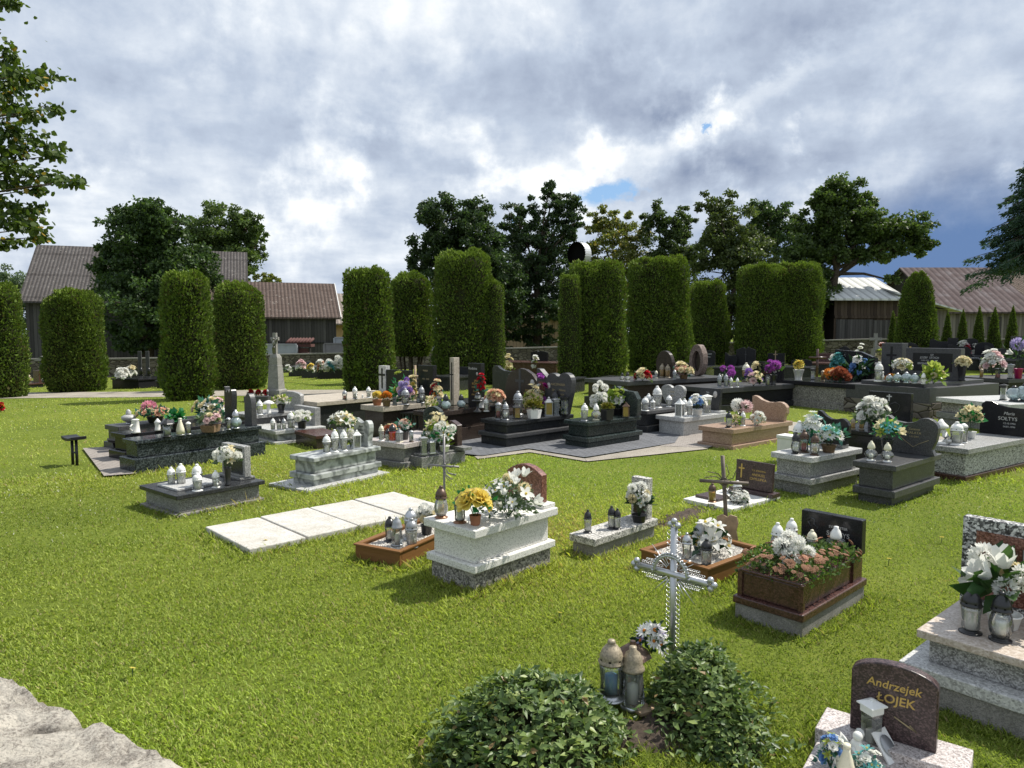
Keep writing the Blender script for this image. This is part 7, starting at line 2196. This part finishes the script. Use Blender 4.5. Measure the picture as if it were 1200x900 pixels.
TH_ROWS = [
    (4, 333, 467, 26, 'clipped thuja cut by the left edge of the photo beside the gravel path', 'round', ((0, 1, 1),)),
    (91, 341, 460, 34, 'squat barrel shaped clipped thuja in front of the long grey barn', 'round', ((-.1, .9, 1), (.2, .75, .99))),
    (222, 322, 470, 29, 'slim tall clipped thuja in front of the big round leafy tree', 'flat', ((0, 1, 1),)),
    (281, 333, 457, 31, 'rounded clipped thuja just right of the slim one, behind the stone obelisk', 'round', ((0, 1, 1),)),
    (433, 317, 463, 29, 'flat topped clipped thuja right of the dark wooden shed', 'flat', ((-.35, .68, .985), (.18, .82, 1))),
    (482, 321, 449, 27, 'round headed clipped thuja on bare trunks between two full columns', 'round', ((0, 1, 1),)),
    (545, 297, 452, 37, 'tallest clipped thuja column behind the black slab with the beige cross pillar', 'flat', ((0, 1, 1),)),
    (578, 330, 451, 14, 'narrow clipped thuja half hidden behind the tallest column', 'flat', ((0, 1, 1),)),
    (667, 323, 451, 14, 'narrow clipped thuja peeping out left of the twin peaked column', 'flat', ((0, 1, 1),)),
    (698, 308, 450, 35, 'clipped thuja with twin peaks behind the double heart headstone', 'flat', ((-.22, .78, .985), (.3, .70, 1.0))),
    (770, 304, 438, 38, 'broad clipped thuja behind the red rose bouquet', 'flat', ((-.1, .9, 1), (.3, .7, 1.0))),
    (829, 331, 428, 23, 'shorter clipped thuja behind the oval ring headstone', 'flat', ((0, 1, 1),)),
    (911, 310, 429, 50, 'widest clipped thuja, two grown together, behind the purple chrysanthemums', 'flat', ((-.38, .62, .985), (.36, .64, 1.0))),
    (1072, 321, 416, 22, 'lone tapering clipped thuja in front of the pale tin roof', 'taper', ((0, 1, 1),)),
]
for i, (px, yt, yb, hw, lab, tp, lb) in enumerate(TH_ROWS):
    thuja(px, yt, yb, hw, lab, tp, lb, i, zlift=1.05 if i == 5 else 0.0, depth=36 if i == 13 else None)
SMALL = [(1045, 366, 412, 6, 'small pointed thuja tight against the left side of the lone tapering thuja'), (1094, 372, 412, 5, 'small pointed thuja tight against the right side of the lone tapering thuja'),
         (1109, 366, 409, 7, 'first small pointed thuja right of the lone tapering one, by the board wall'), (1127, 364, 409, 7, 'second small pointed thuja along the board wall'),
         (1146, 361, 409, 7.5, 'third small pointed thuja along the board wall, middle of the row'), (1164, 362, 409, 8, 'fourth small pointed thuja along the board wall'),
         (1185, 360, 409, 7.5, 'fifth small pointed thuja along the board wall, last before the photo edge')]
for i, (px, yt, yb, hw, lab) in enumerate(SMALL):
    thuja(px, yt, yb, hw, lab, 'cone', seed=40 + i, dens=1.3, cat='small thuja', group='small pointed thujas along the boards', depth=39)

# ------------------------------------------------------------------ leafy trees
def leafy_tree(name, label, px, depth, lobes, n, leaf, cols, seed, base_py=None, trunk=0.28, clump=0.16, flat=1.0, group=None, bark='bark', sprays=(0.5, 1.0), cat='tree'):
    """lobes measured in the photograph (x, y, half width, half height); each gets its own depth inside the crown"""
    r_ = np.random.default_rng(seed)
    s = depth / F
    bx = (px - CX) * s
    gz = hgt(bx, depth)
    root = empty(name, (bx, depth, gz), 0, label, cat, group)
    C0 = []
    for (lx, ly, lw, lh) in lobes:
        q = AT(lx, ly, depth)
        dy = r_.normal(0, 0.5) * lw * s * 0.7
        C0.append(((q.x - bx), dy, q.z - gz, lw * s * 1.10, lw * s * flat, lh * s * 1.08))
    C0 = np.array(C0)
    vol = C0[:, 3] * C0[:, 5]
    per = (vol / vol.sum() * n * 3.6).astype(int)
    leaf = leaf * 0.62
    Cs, Ds, Cl = [], [], []
    tb = MB()
    zt = np.max(C0[:, 2])
    zb = np.min(C0[:, 2] - C0[:, 5])
    trunk_top = zb + (zt - zb) * 0.55
    cxm = float(np.average(C0[:, 0], weights=vol))
    tp = [Vector((0, 0, -0.2)), Vector((cxm * 0.15, 0, trunk_top * 0.4)), Vector((cxm * 0.6, 0, trunk_top * 0.8)), Vector((cxm, 0, trunk_top))]
    tb.tube(tp, [trunk * 1.15, trunk * 0.9, trunk * 0.6, trunk * 0.3], 9)
    for (x, y, z, a, b, c), k in zip(C0, per):
        ncl = max(8, int(k / 85))
        cd = rand_dirs(ncl, r_)
        cr = r_.uniform(0.2, 1.12, ncl) ** 0.7
        cc = np.array([[x, y, z]]) + cd * cr[:, None] * np.array([[a, b, c]])
        rad = clump * max(a, c) * r_.uniform(0.55, 1.35, ncl) + 0.08
        start = Vector(tp[2]).lerp(tp[3], r_.uniform(0, 1)) if z > trunk_top * 0.75 else Vector(tp[1]).lerp(tp[2], r_.uniform(0.3, 1))
        end = Vector((x, y, z))
        tb.tube([start, start.lerp(end, 0.5) + Vector((0, 0, 0.06 * (end - start).length)), end], [trunk * 0.34, trunk * 0.22, trunk * 0.10], 6)
        for q in cc[::5]:
            q = Vector(q)
            tb.tube([end, end.lerp(q, 0.55) + Vector((0, 0, -0.04 * (q - end).length)), q], [trunk * 0.10, trunk * 0.06, trunk * 0.025], 4, caps=False)
        idx = r_.integers(0, ncl, k)
        off = rand_dirs(k, r_) * (r_.uniform(0, 1, k) ** 0.5)[:, None] * rad[idx][:, None]
        off[:, 2] *= 0.62
        pts = cc[idx] + off
        D = nrm(off + rand_dirs(k, r_) * 0.5 + np.array([[0, 0, -0.12]]))
        Cs.append(pts); Ds.append(D)
        g = r_.uniform(0, 1, k)[:, None]
        tint = r_.uniform(0.75, 1.25, ncl)[idx][:, None]
        col = (np.array([cols[0]]) * (1 - g) + np.array([cols[1]]) * g) * tint
        if len(cols) > 2:
            yl = (r_.uniform(0, 1, k) < 0.07)[:, None]
            col = np.where(yl, np.array([cols[2]]), col)
        Cl.append(col)
    C, D, cl = np.concatenate(Cs), np.concatenate(Ds), np.concatenate(Cl)
    L = leaf * r_.uniform(0.65, 1.25, len(C))
    V, Fc = kites(C, D, across(D, r_), L, L * 0.36, 0.12)
    np_mesh('crown', V, Fc, 'leaf_tree', np.repeat(cl, 4, 0), root)
    tb.build('trunk', bark, root)
    return root

DK = [(0.018, 0.036, 0.014), (0.052, 0.085, 0.026)]
DK2 = [(0.016, 0.030, 0.014), (0.040, 0.066, 0.024)]
MD = [(0.030, 0.055, 0.016), (0.080, 0.115, 0.030)]
YL = [(0.050, 0.066, 0.018), (0.135, 0.145, 0.035), (0.24, 0.19, 0.04)]
GT = 'trees beyond the churchyard wall'
leafy_tree('broadleaf_tree', 'big round dark leafy tree covering the middle of the long grey barn', 172, 45, [(165, 278, 40, 36), (148, 318, 40, 40), (206, 325, 38, 44), (172, 355, 52, 40), (190, 262, 26, 22), (172, 252, 38, 13), (128, 312, 20, 22), (178, 392, 40, 22), (222, 365, 24, 34)], 15000, 0.36, DK, 11, group=GT, trunk=0.4)
leafy_tree('broadleaf_tree', 'leafy tree with open crown rising behind the right end of the long barn', 262, 60, [(250, 268, 34, 26), (285, 268, 22, 22), (262, 292, 34, 28), (300, 290, 12, 14), (232, 285, 18, 26), (278, 315, 26, 20)], 7600, 0.38, MD, 12, group=GT, trunk=0.4)
leafy_tree('broadleaf_tree', 'small brownish treetop peeping over the dark wooden shed', 314, 75, [(308, 330, 12, 8), (322, 329, 10, 7), (296, 336, 12, 12)], 1100, 0.36, YL, 13, group=GT)
leafy_tree('broadleaf_tree', 'distant bluish tree left of the long barn at the photo edge', 8, 75, [(4, 345, 18, 34), (22, 350, 16, 34), (32, 385, 12, 30), (-10, 385, 24, 36), (10, 400, 20, 20)], 4200, 0.42, [(0.045, 0.07, 0.045), (0.09, 0.12, 0.07)], 14, group=GT)
leafy_tree('broadleaf_tree', 'dark copper leaved tree behind the tallest thuja column', 535, 47, [(520, 262, 32, 26), (552, 265, 30, 26), (512, 295, 30, 30), (555, 300, 38, 32), (530, 335, 40, 36), (575, 300, 20, 28), (500, 250, 12, 12), (560, 242, 14, 10), (590, 340, 22, 40), (490, 305, 12, 14)], 13000, 0.32, DK2, 15, group=GT, trunk=0.35)
leafy_tree('broadleaf_tree', 'tall dark tree with a thin sparse top left of the round metal duct', 630, 50, [(640, 238, 18, 20), (662, 250, 18, 22), (650, 225, 10, 12), (610, 265, 26, 26), (640, 285, 38, 30), (605, 310, 30, 36), (645, 330, 40, 38), (600, 360, 28, 34), (648, 372, 30, 22), (628, 398, 26, 14), (590, 395, 20, 18), (672, 262, 12, 22)], 13500, 0.30, DK2, 16, group=GT, trunk=0.32, clump=0.14)
leafy_tree('broadleaf_tree', 'thin yellowish birch standing behind the round metal duct', 718, 56, [(718, 258, 24, 18), (735, 275, 26, 22), (700, 275, 18, 18), (722, 300, 34, 24), (745, 320, 18, 30), (690, 320, 14, 30), (715, 345, 26, 30)], 5200, 0.32, YL, 17, group=GT, clump=0.13, bark='pale_bark')
leafy_tree('broadleaf_tree', 'dark tree in a pair left of the dense bushy one', 772, 54, [(768, 258, 16, 18), (785, 268, 20, 24), (800, 262, 14, 18), (780, 300, 28, 30), (805, 310, 18, 34), (775, 350, 30, 34), (812, 362, 20, 30)], 7200, 0.32, [(0.024, 0.042, 0.016), (0.060, 0.085, 0.026)], 18, group=GT, clump=0.14)
leafy_tree('broadleaf_tree', 'dense bushy tree behind the widest clipped thuja', 850, 50, [(842, 246, 22, 22), (862, 268, 30, 26), (838, 285, 24, 34), (880, 300, 32, 34), (850, 320, 30, 40), (888, 335, 28, 40), (845, 380, 34, 40), (900, 385, 34, 30)], 10500, 0.32, [(0.030, 0.048, 0.018), (0.080, 0.10, 0.030)], 19, group=GT)
leafy_tree('broadleaf_tree', 'leafy tree squeezed between the dense bush and the broad oak', 905, 58, [(892, 246, 20, 12), (912, 250, 20, 14), (900, 268, 26, 22), (925, 285, 20, 28)], 3600, 0.34, DK, 20, group=GT)
leafy_tree('oak_tree', 'broad oak with spreading limbs left of the pale tin roof', 967, 48, [(985, 228, 26, 18), (1010, 242, 18, 14), (962, 240, 14, 16), (960, 268, 26, 24), (995, 262, 30, 22), (1025, 268, 24, 16), (1060, 268, 26, 14), (1072, 285, 16, 14), (1040, 292, 22, 14), (978, 290, 28, 20), (945, 310, 24, 30), (1010, 300, 20, 9), (1043, 329, 7, 8), (950, 345, 20, 26), (962, 378, 16, 18), (980, 352, 10, 14), (935, 350, 16, 34)], 17000, 0.34, [(0.024, 0.044, 0.014), (0.070, 0.102, 0.026)], 21, group=GT, trunk=0.42, clump=0.2)

# big spruce at the right edge
def spruce(label, px, base, depth, tip_py, half, seed):
    r_ = np.random.default_rng(seed)
    s = depth / F
    bx = (px - CX) * s
    gz = hgt(bx, depth)
    root = empty('spruce_tree', (bx, depth, gz), 0, label, 'tree', 'trees beyond the churchyard wall')
    Ht = AT(px, tip_py, depth).z - gz
    tb = MB()
    tb.tube([(0, 0, -0.2), (0, 0, Ht * 0.5), (0, 0, Ht)], [0.28, 0.16, 0.015], 9)
    Cs, Ds = [], []
    nb = 200
    zlo = AT(px, 306, depth).z - gz
    for i in range(nb):
        t = 0.06 + 0.93 * (i / nb) ** 0.9
        z = Ht - (Ht - zlo) * t
        ln = half * s * (0.10 + 0.90 * t ** 0.9) * r_.uniform(0.72, 1.1)
        a = i * 2.399 + r_.normal(0, 0.2)
        e0 = r_.normal(.10, .09)
        o = np.array([math.cos(a), math.sin(a), 0])
        side = np.array([-math.sin(a), math.cos(a), 0])
        pts = [np.array([0, 0, z]) + o * ln * u + np.array([0, 0, 1]) * ln * (e0 * u - 0.42 * u * u + 0.10 * u ** 4) for u in np.linspace(0, 1, 6)]
        tb.tube(pts, [0.05, 0.04, 0.03, 0.022, 0.015, 0.006], 4, caps=False)
        m = int(120 + 420 * t)
        u = r_.uniform(0.12, 1.02, m)
        lat = r_.uniform(-1, 1, m) * 0.46 * ln * (1.1 - u)
        base = np.array([np.interp(u, np.linspace(0, 1, 6), [p[k] for p in pts]) for k in range(3)]).T
        C = base + side[None, :] * lat[:, None]
        C[:, 2] -= np.abs(r_.normal(0, 0.13, m)) + np.abs(lat) * 0.30
        D = nrm(o[None, :] * 0.7 + side[None, :] * np.sign(lat)[:, None] * 0.5 + np.array([[0, 0, -0.55]]) + r_.normal(0, 0.28, (m, 3)))
        Cs.append(C); Ds.append(D)
    C, D = np.concatenate(Cs), np.concatenate(Ds)
    g = r_.uniform(0, 1, len(C))[:, None]
    cl = np.array([[0.014, 0.034, 0.024]]) * (1 - g) + np.array([[0.045, 0.078, 0.045]]) * g
    L = r_.uniform(0.10, 0.22, len(C))
    V, Fc = kites(C, D, across(D, r_), L, L * 0.2, 0.05)
    np_mesh('crown', V, Fc, 'leaf_tree', np.repeat(cl, 4, 0), root)
    tb.build('trunk', 'bark', root)
spruce('tall spruce with drooping boughs reaching in from the right edge', 1232, 330, 33, 128, 92, 31)

# near tree whose leafy boughs hang in from the left edge
def near_tree():
    r_ = np.random.default_rng(44)
    depth = 8.6
    root = empty('linden_tree', (AT(-330, 400, depth).x, depth + 0.6, 0), 0, 'leafy linden whose boughs hang into the sky at the left edge', 'tree')
    ox, oy = root.location.x, root.location.y
    sprays = [(8, 66, 14, 9), (22, 88, 16, 8), (55, 88, 18, 7), (40, 98, 14, 9), (10, 100, 16, 16), (14, 128, 18, 12), (38, 132, 18, 9), (62, 128, 12, 6),
              (8, 152, 18, 14), (30, 158, 18, 8), (58, 172, 16, 6), (64, 182, 10, 4), (22, 176, 18, 9), (5, 190, 14, 12), (28, 200, 18, 7), (52, 205, 18, 7), (78, 212, 16, 6),
              (92, 212, 6, 4), (10, 214, 16, 9), (40, 222, 10, 6), (6, 240, 14, 10), (28, 246, 14, 7), (44, 244, 9, 5), (12, 262, 16, 8), (32, 256, 16, 6), (44, 278, 9, 4), (18, 282, 14, 6), (4, 288, 10, 5), (40, 268, 10, 4),
              (4, 2, 10, 5), (18, 4, 8, 3), (-30, 60, 40, 30), (-35, 120, 40, 36), (-40, 180, 40, 36), (-35, 240, 36, 30), (-90, 40, 60, 50), (-100, 130, 70, 60), (-110, 230, 70, 60), (-60, 0, 40, 20),
              (-220, 0, 110, 70), (-240, 120, 110, 90), (-200, -80, 130, 60), (-340, -40, 120, 90), (-420, 80, 130, 110), (-300, 220, 90, 60)]
    Cs, Ds, Cl = [], [], []
    tb = MB()
    tt = [Vector((0, 0, -0.2)), Vector((0.05, 0, 2.0)), Vector((0.1, 0, 4.2)), Vector((0.0, 0, 6.5))]
    tb.tube(tt, [0.30, 0.24, 0.19, 0.1], 10)
    for (x, y, a, b) in sprays:
        dd = depth + r_.normal(0, 0.25) + (0.6 if x < -50 else 0)
        q = AT(x, y, dd)
        c = np.array([q.x - ox, q.y - oy, q.z])
        s = dd / F
        st = Vector((0.08, 0, min(6.0, max(2.4, float(c[2]) - 0.9))))
        e = Vector(c)
        tb.tube([st, st.lerp(e, 0.5) + Vector((0, 0, 0.28)), e], [0.035, 0.018, 0.004], 5, caps=False)
        k = int(36 + a * b * 0.42) if x > -25 else int(260 + a * b * 0.10)
        o = r_.normal(0, 0.52, (k, 3)) * np.array([[a * s, a * s * 0.8, b * s * .8]])
        C = c[None, :] + o
        D = nrm(o * 1.5 + r_.normal(0, 0.25, (k, 3)) + np.array([[0.02, 0, -0.16]]))
        g = r_.uniform(0, 1, k)[:, None]
        col = np.array([[0.018, 0.036, 0.009]]) * (1 - g) + np.array([[0.066, 0.095, 0.018]]) * g
        col = np.where((r_.uniform(0, 1, k) < 0.035)[:, None], np.array([[0.24, 0.16, 0.03]]), col)
        Cs.append(C); Ds.append(D); Cl.append(col)
    C, D, cl = np.concatenate(Cs), np.concatenate(Ds), np.concatenate(Cl)
    n = len(C)
    L = r_.uniform(0.05, 0.09, n)[:, None]
    W = across(D, r_)
    up = np.cross(D, W)
    V = np.stack([C, C + D * L * 0.30 + W * L * 0.40 + up * L * .06, C + D * L * 0.68 + W * L * 0.30 + up * L * .08, C + D * L, C + D * L * 0.68 - W * L * 0.30 + up * L * .08, C + D * L * 0.30 - W * L * 0.40 + up * L * .06], 1).reshape(-1, 3)
    Fc = np.arange(n * 6).reshape(n, 6)
    np_mesh('crown', V, Fc, 'leaf_tree', np.repeat(cl, 6, 0), root)
    tb.build('trunk', 'bark', root)
near_tree()

# ------------------------------------------------------------------ periwinkle cushions on the near grave
def mound(px, yb, a, b, h, rot, n, label, seed, leaf=0.05):
    r_ = np.random.default_rng(seed)
    c = P(px, yb)
    cr, sr = math.cos(rot), math.sin(rot)
    u = np.sqrt(r_.uniform(0, 1, n)) * 1.06
    t = r_.uniform(0, 2 * math.pi, n)
    lump = 1 + 0.10 * np.sin(3 * t + seed) + 0.08 * np.sin(5 * t + 2 * seed)
    x, y = a * u * np.cos(t) * lump, b * u * np.sin(t) * lump
    hgt_ = h * np.clip(1 - u ** 2.6, 0, 1) ** 0.75 * (1 + 0.14 * np.sin(9 * x / a + 1) * np.sin(8 * y / b))
    z = hgt_ * r_.uniform(0.72, 1.06, n) + 0.012
    nx_, ny_ = x / a ** 2, y / b ** 2
    N = nrm(np.stack([nx_ * h * 1.6, ny_ * h * 1.6, np.full(n, 0.9)], 1))
    t2 = r_.uniform(0, 6.28, n)
    D = nrm(np.stack([np.cos(t2), np.sin(t2), np.zeros(n)], 1) * 1.0 + N * 0.35 + r_.normal(0, 0.3, (n, 3)))
    W = nrm(np.cross(D, N + r_.normal(0, 0.35, (n, 3))))
    C = np.stack([x * cr - y * sr, x * sr + y * cr, z], 1)
    L = leaf * r_.uniform(0.6, 1.2, n)[:, None]
    up = np.cross(W, D)
    V = np.stack([C, C + D * L * .4 + W * L * .24 + up * L * .1, C + D * L + up * L * .02, C + D * L * .4 - W * L * .24 + up * L * .1, C + D * L * .45], 1)
    V = V.reshape(-1, 3)
    i0 = np.arange(n) * 5
    Fc = np.concatenate([np.stack([i0, i0 + 1, i0 + 2, i0 + 4], 1), np.stack([i0, i0 + 4, i0 + 2, i0 + 3], 1)])
    g = r_.uniform(0, 1, n)[:, None]
    col = np.array([[0.032, 0.066, 0.020]]) * (1 - g) + np.array([[0.115, 0.175, 0.048]]) * g
    col = np.where((r_.uniform(0, 1, n) < 0.12)[:, None], np.array([[0.22, 0.28, 0.09]]), col)
    # stray shoots running out over the grass
    sh = []
    for k in range(int(16 + 60 * a)):
        t = r_.uniform(0, 2 * math.pi)
        q0 = np.array([a * .75 * math.cos(t), b * .75 * math.sin(t), h * .55])
        ou = np.array([math.cos(t), math.sin(t), 0])
        ln = r_.uniform(.10, .26)
        m = int(ln / .018)
        for j in range(m):
            f = j / m
            sh.append(q0 + ou * ln * f + np.array([0, 0, 1]) * (.10 * f * r_.uniform(.4, 1) - (h * .55 + .06) * f * f))
    sh = np.array(sh)
    sh[:, 2] = np.maximum(sh[:, 2], .02)
    k = len(sh)
    C = np.concatenate([C, np.stack([sh[:, 0] * cr - sh[:, 1] * sr, sh[:, 0] * sr + sh[:, 1] * cr, sh[:, 2]], 1) + r_.normal(0, .008, (k, 3))])
    D = np.concatenate([D, nrm(r_.normal(0, 1, (k, 3)) * np.array([[1, 1, .45]]))])
    W = np.concatenate([W, nrm(np.cross(D[-k:], np.array([[0, 0, 1.0]]) + r_.normal(0, .3, (k, 3))))])
    n += k
    L = leaf * r_.uniform(0.6, 1.25, n)[:, None]
    up = np.cross(W, D)
    V = np.stack([C, C + D * L * .4 + W * L * .24 + up * L * .1, C + D * L + up * L * .02, C + D * L * .4 - W * L * .24 + up * L * .1, C + D * L * .45], 1).reshape(-1, 3)
    i0 = np.arange(n) * 5
    Fc = np.concatenate([np.stack([i0, i0 + 1, i0 + 2, i0 + 4], 1), np.stack([i0, i0 + 4, i0 + 2, i0 + 3], 1)])
    g = np.clip(r_.uniform(0, 1, n) + .25 * np.sin(7 * C[:, 0] + seed) * np.sin(8 * C[:, 1]), 0, 1)[:, None]
    col = np.array([[0.038, 0.078, 0.024]]) * (1 - g) + np.array([[0.16, 0.23, 0.065]]) * g
    col = np.where((r_.uniform(0, 1, n) < 0.14)[:, None], np.array([[0.24, 0.30, 0.09]]), col)
    col = np.where((r_.uniform(0, 1, n) < 0.015)[:, None], np.array([[0.25, 0.17, 0.07]]), col)
    root = empty('periwinkle', (c.x, c.y, c.z), 0, label, 'ground cover plant', 'periwinkle cushions')
    np_mesh('foliage', V, Fc, 'leaf_gloss', np.repeat(col, 5, 0), root)
    m = MB()
    pr = [(1.0, -0.02), (0.97, 0.10), (0.85, 0.32), (0.6, 0.55), (0.3, 0.68), (1e-4, 0.72)]
    m.lathe([(r, zz * h) for r, zz in pr], 24, (0, 0, 0), sx=a * 0.92, sy=b * 0.92)
    o = m.build('stems', 'thuja_core', root)
    o.rotation_euler = (0, 0, rot)
    NOGRASS.append((c.x, c.y, cr, sr, b * 0.75, a * 0.75))
mound(620, 872, 0.46, 0.38, 0.28, 0.55, 4000, 'low glossy periwinkle cushion at the bottom edge left of the bare soil', 3)
mound(824, 836, 0.24, 0.40, 0.30, -0.15, 3300, 'taller periwinkle cushion at the foot of the silver cross', 5, 0.045)
mound(852, 872, 0.18, 0.20, 0.10, 0.0, 600, 'small periwinkle runner spreading right of the bare soil', 8, 0.04)

def soil_patch(px, yb, a, b, rot, seed, label):
    c = P(px, yb)
    n = 26
    vs, fs = [], []
    for i in range(n + 1):
        for j in range(n + 1):
            u, v = 2 * i / n - 1, 2 * j / n - 1
            x, y = u * a, v * b
            X_, Y_ = x * math.cos(rot) - y * math.sin(rot), x * math.sin(rot) + y * math.cos(rot)
            e = 1 - (u * u + v * v) * (1 + 0.25 * math.sin(5 * math.atan2(v, u) + seed))
            z = 0.035 * max(-0.7, e) + 0.016 * math.sin(31 * x + seed) * math.cos(27 * y) + random.uniform(-.008, .008)
            vs.append((c.x + X_, c.y + Y_, z))
    fs = [(i * (n + 1) + j, (i + 1) * (n + 1) + j, (i + 1) * (n + 1) + j + 1, i * (n + 1) + j + 1) for i in range(n) for j in range(n)]
    o = np_mesh('soil', np.array(vs), np.array(fs), 'soil')
    tag(o, label, 'soil', kind='structure')
    NOGRASS.append((c.x, c.y, math.cos(rot), math.sin(rot), b * 0.5, a * 0.5))
soil_patch(765, 858, 0.24, 0.20, 0.7, 1, 'bare brown soil between the periwinkle cushions')
soil_patch(800, 606, 0.6, 0.16, 0.85, 2, 'bare soil beside the low white slab with the plum plaque')
# ------------------------------------------------------------------ lawn: one mesh of blades, denser near by
def lawn():
    r_ = np.random.default_rng(99)
    def batch(n, r0, r1, pw):
        u = r_.uniform(0, 1, n)
        r = (r0 ** pw + u * (r1 ** pw - r0 ** pw)) ** (1 / pw)
        a = r_.uniform(-0.86, 0.86, n)
        return r * np.sin(a), r * np.cos(a), r
    parts = [batch(340000, 2.2, 6.0, 1.05), batch(260000, 6.0, 12.0, 0.9), batch(160000, 12.0, 46.0, 0.5)]
    x, y, r = (np.concatenate([p[i] for p in parts]) for i in range(3))
    ok = np.ones(len(x), bool)
    near = np.zeros(len(x), bool)
    for (cx, cy, ux, uy, hw, hl) in NOGRASS:
        dx, dy = x - cx, y - cy
        near |= (np.abs(dx * ux + dy * uy) < hl + .17) & (np.abs(-dx * uy + dy * ux) < hw + .17)
        ok &= ~((np.abs(dx * ux + dy * uy) < hl) & (np.abs(-dx * uy + dy * ux) < hw))
    jx, jy = x + r_.normal(0, .045, len(x)), y + r_.normal(0, .045, len(x))
    for pg in POLYS:
        q = np.array(pg)
        box = np.where((jx > q[:, 0].min()) & (jx < q[:, 0].max()) & (jy > q[:, 1].min()) & (jy < q[:, 1].max()))[0]
        ins = np.zeros(len(box), bool)
        X_, Y_ = jx[box], jy[box]
        for (x0, y0), (x1, y1) in zip(pg, pg[1:] + pg[:1]):
            if y0 == y1: continue
            ins ^= ((y0 > Y_) != (y1 > Y_)) & (X_ < (x1 - x0) * (Y_ - y0) / (y1 - y0) + x0)
        ok[box] &= ~ins
    x, y, r, near = x[ok], y[ok], r[ok], near[ok]
    n = len(x)
    def vnoise(x, y, s, k):
        t = np.zeros(n)
        g = np.random.default_rng(k)
        for _ in range(7):
            ax, ay, ph = g.normal(0, s), g.normal(0, s), g.uniform(0, 6.28)
            t += np.sin(ax * x + ay * y + ph)
        return t / 7 ** 0.5
    lump = vnoise(x, y, 1.1, 1)
    fine = vnoise(x, y, 6.0, 2)
    keep = r_.uniform(0, 1, n) < np.clip(0.85 + 0.35 * fine, 0.35, 1)
    x, y, r, lump, fine, near = x[keep], y[keep], r[keep], lump[keep], fine[keep], near[keep]
    n = len(x)
    z = hgt_np(x, y)
    wide = r_.uniform(0, 1, n) < 0.16
    h = r_.uniform(0.014, 0.038, n) * (1 + 0.22 * lump) * (1 + 0.015 * r)
    tall = r_.uniform(0, 1, n) < 0.012
    h = np.where(tall, h * 1.9, h)
    h = np.where(near, h * r_.uniform(1.0, 2.3, n), h)
    h = np.where(wide, h * 0.55, h)
    wd = np.where(wide, r_.uniform(0.0035, 0.0065, n), r_.uniform(0.0014, 0.0028, n)) * (1 + 0.16 * np.maximum(r - 3, 0))
    ang = r_.uniform(0, 2 * np.pi, n)
    lean = r_.uniform(0.15, 1.0, n) * np.where(wide, 1.5, 1.0)
    D = np.stack([np.cos(ang) * lean, np.sin(ang) * lean, np.ones(n)], 1)
    D = nrm(D)
    D2 = nrm(D + np.stack([np.cos(ang), np.sin(ang), np.full(n, -0.35)], 1) * r_.uniform(0.1, 0.9, n)[:, None])
    a2 = ang + np.pi / 2 + r_.normal(0, 0.5, n)
    W = np.stack([np.cos(a2), np.sin(a2), np.zeros(n)], 1)
    C = np.stack([x, y, z - 0.004], 1)
    M = C + D * (h * 0.55)[:, None]
    T = M + D2 * (h * 0.5)[:, None]
    ww = wd[:, None]
    V = np.stack([C - W * ww * 0.8, C + W * ww * 0.8, M + W * ww, T, M - W * ww], 1).reshape(-1, 3)
    i0 = np.arange(n, dtype=np.int32) * 5
    Fc = i0[:, None] + np.arange(5, dtype=np.int32)[None, :]
    g = np.clip(r_.uniform(0, 1, n) + 0.18 * lump, 0, 1)[:, None]
    col = np.array([[0.19, 0.26, 0.045]]) * (1 - g) + np.array([[0.46, 0.52, 0.115]]) * g
    patch = vnoise(x, y, 0.75, 5)
    dry = (r_.uniform(0, 1, n) < 0.05 + 0.05 * np.clip(lump + fine, 0, 2) + 0.30 * np.clip(patch - 0.9, 0, 1))[:, None]
    col = np.where(dry, np.array([[0.42, 0.36, 0.17]]) * r_.uniform(0.7, 1.1, n)[:, None], col)
    broad = vnoise(x, y, 0.4, 6)
    tone = np.clip(1 + 0.13 * broad + 0.08 * lump, .62, 1.4)[:, None]
    col = col * np.concatenate([tone * np.clip(1 + 0.06 * patch, .8, 1.25)[:, None], tone, tone], 1)
    clover = ((r_.uniform(0, 1, n) < 0.022) & (r > 8) & (r < 30))[:, None]
    col = np.where(clover, np.array([[0.55, 0.55, 0.46]]), col)
    o = np_mesh('grass', V, Fc, 'leaf_grass', np.repeat(col, 5, 0))
    tag(o, 'short mown grass with clover covering the churchyard', 'grass', kind='stuff')
lawn()
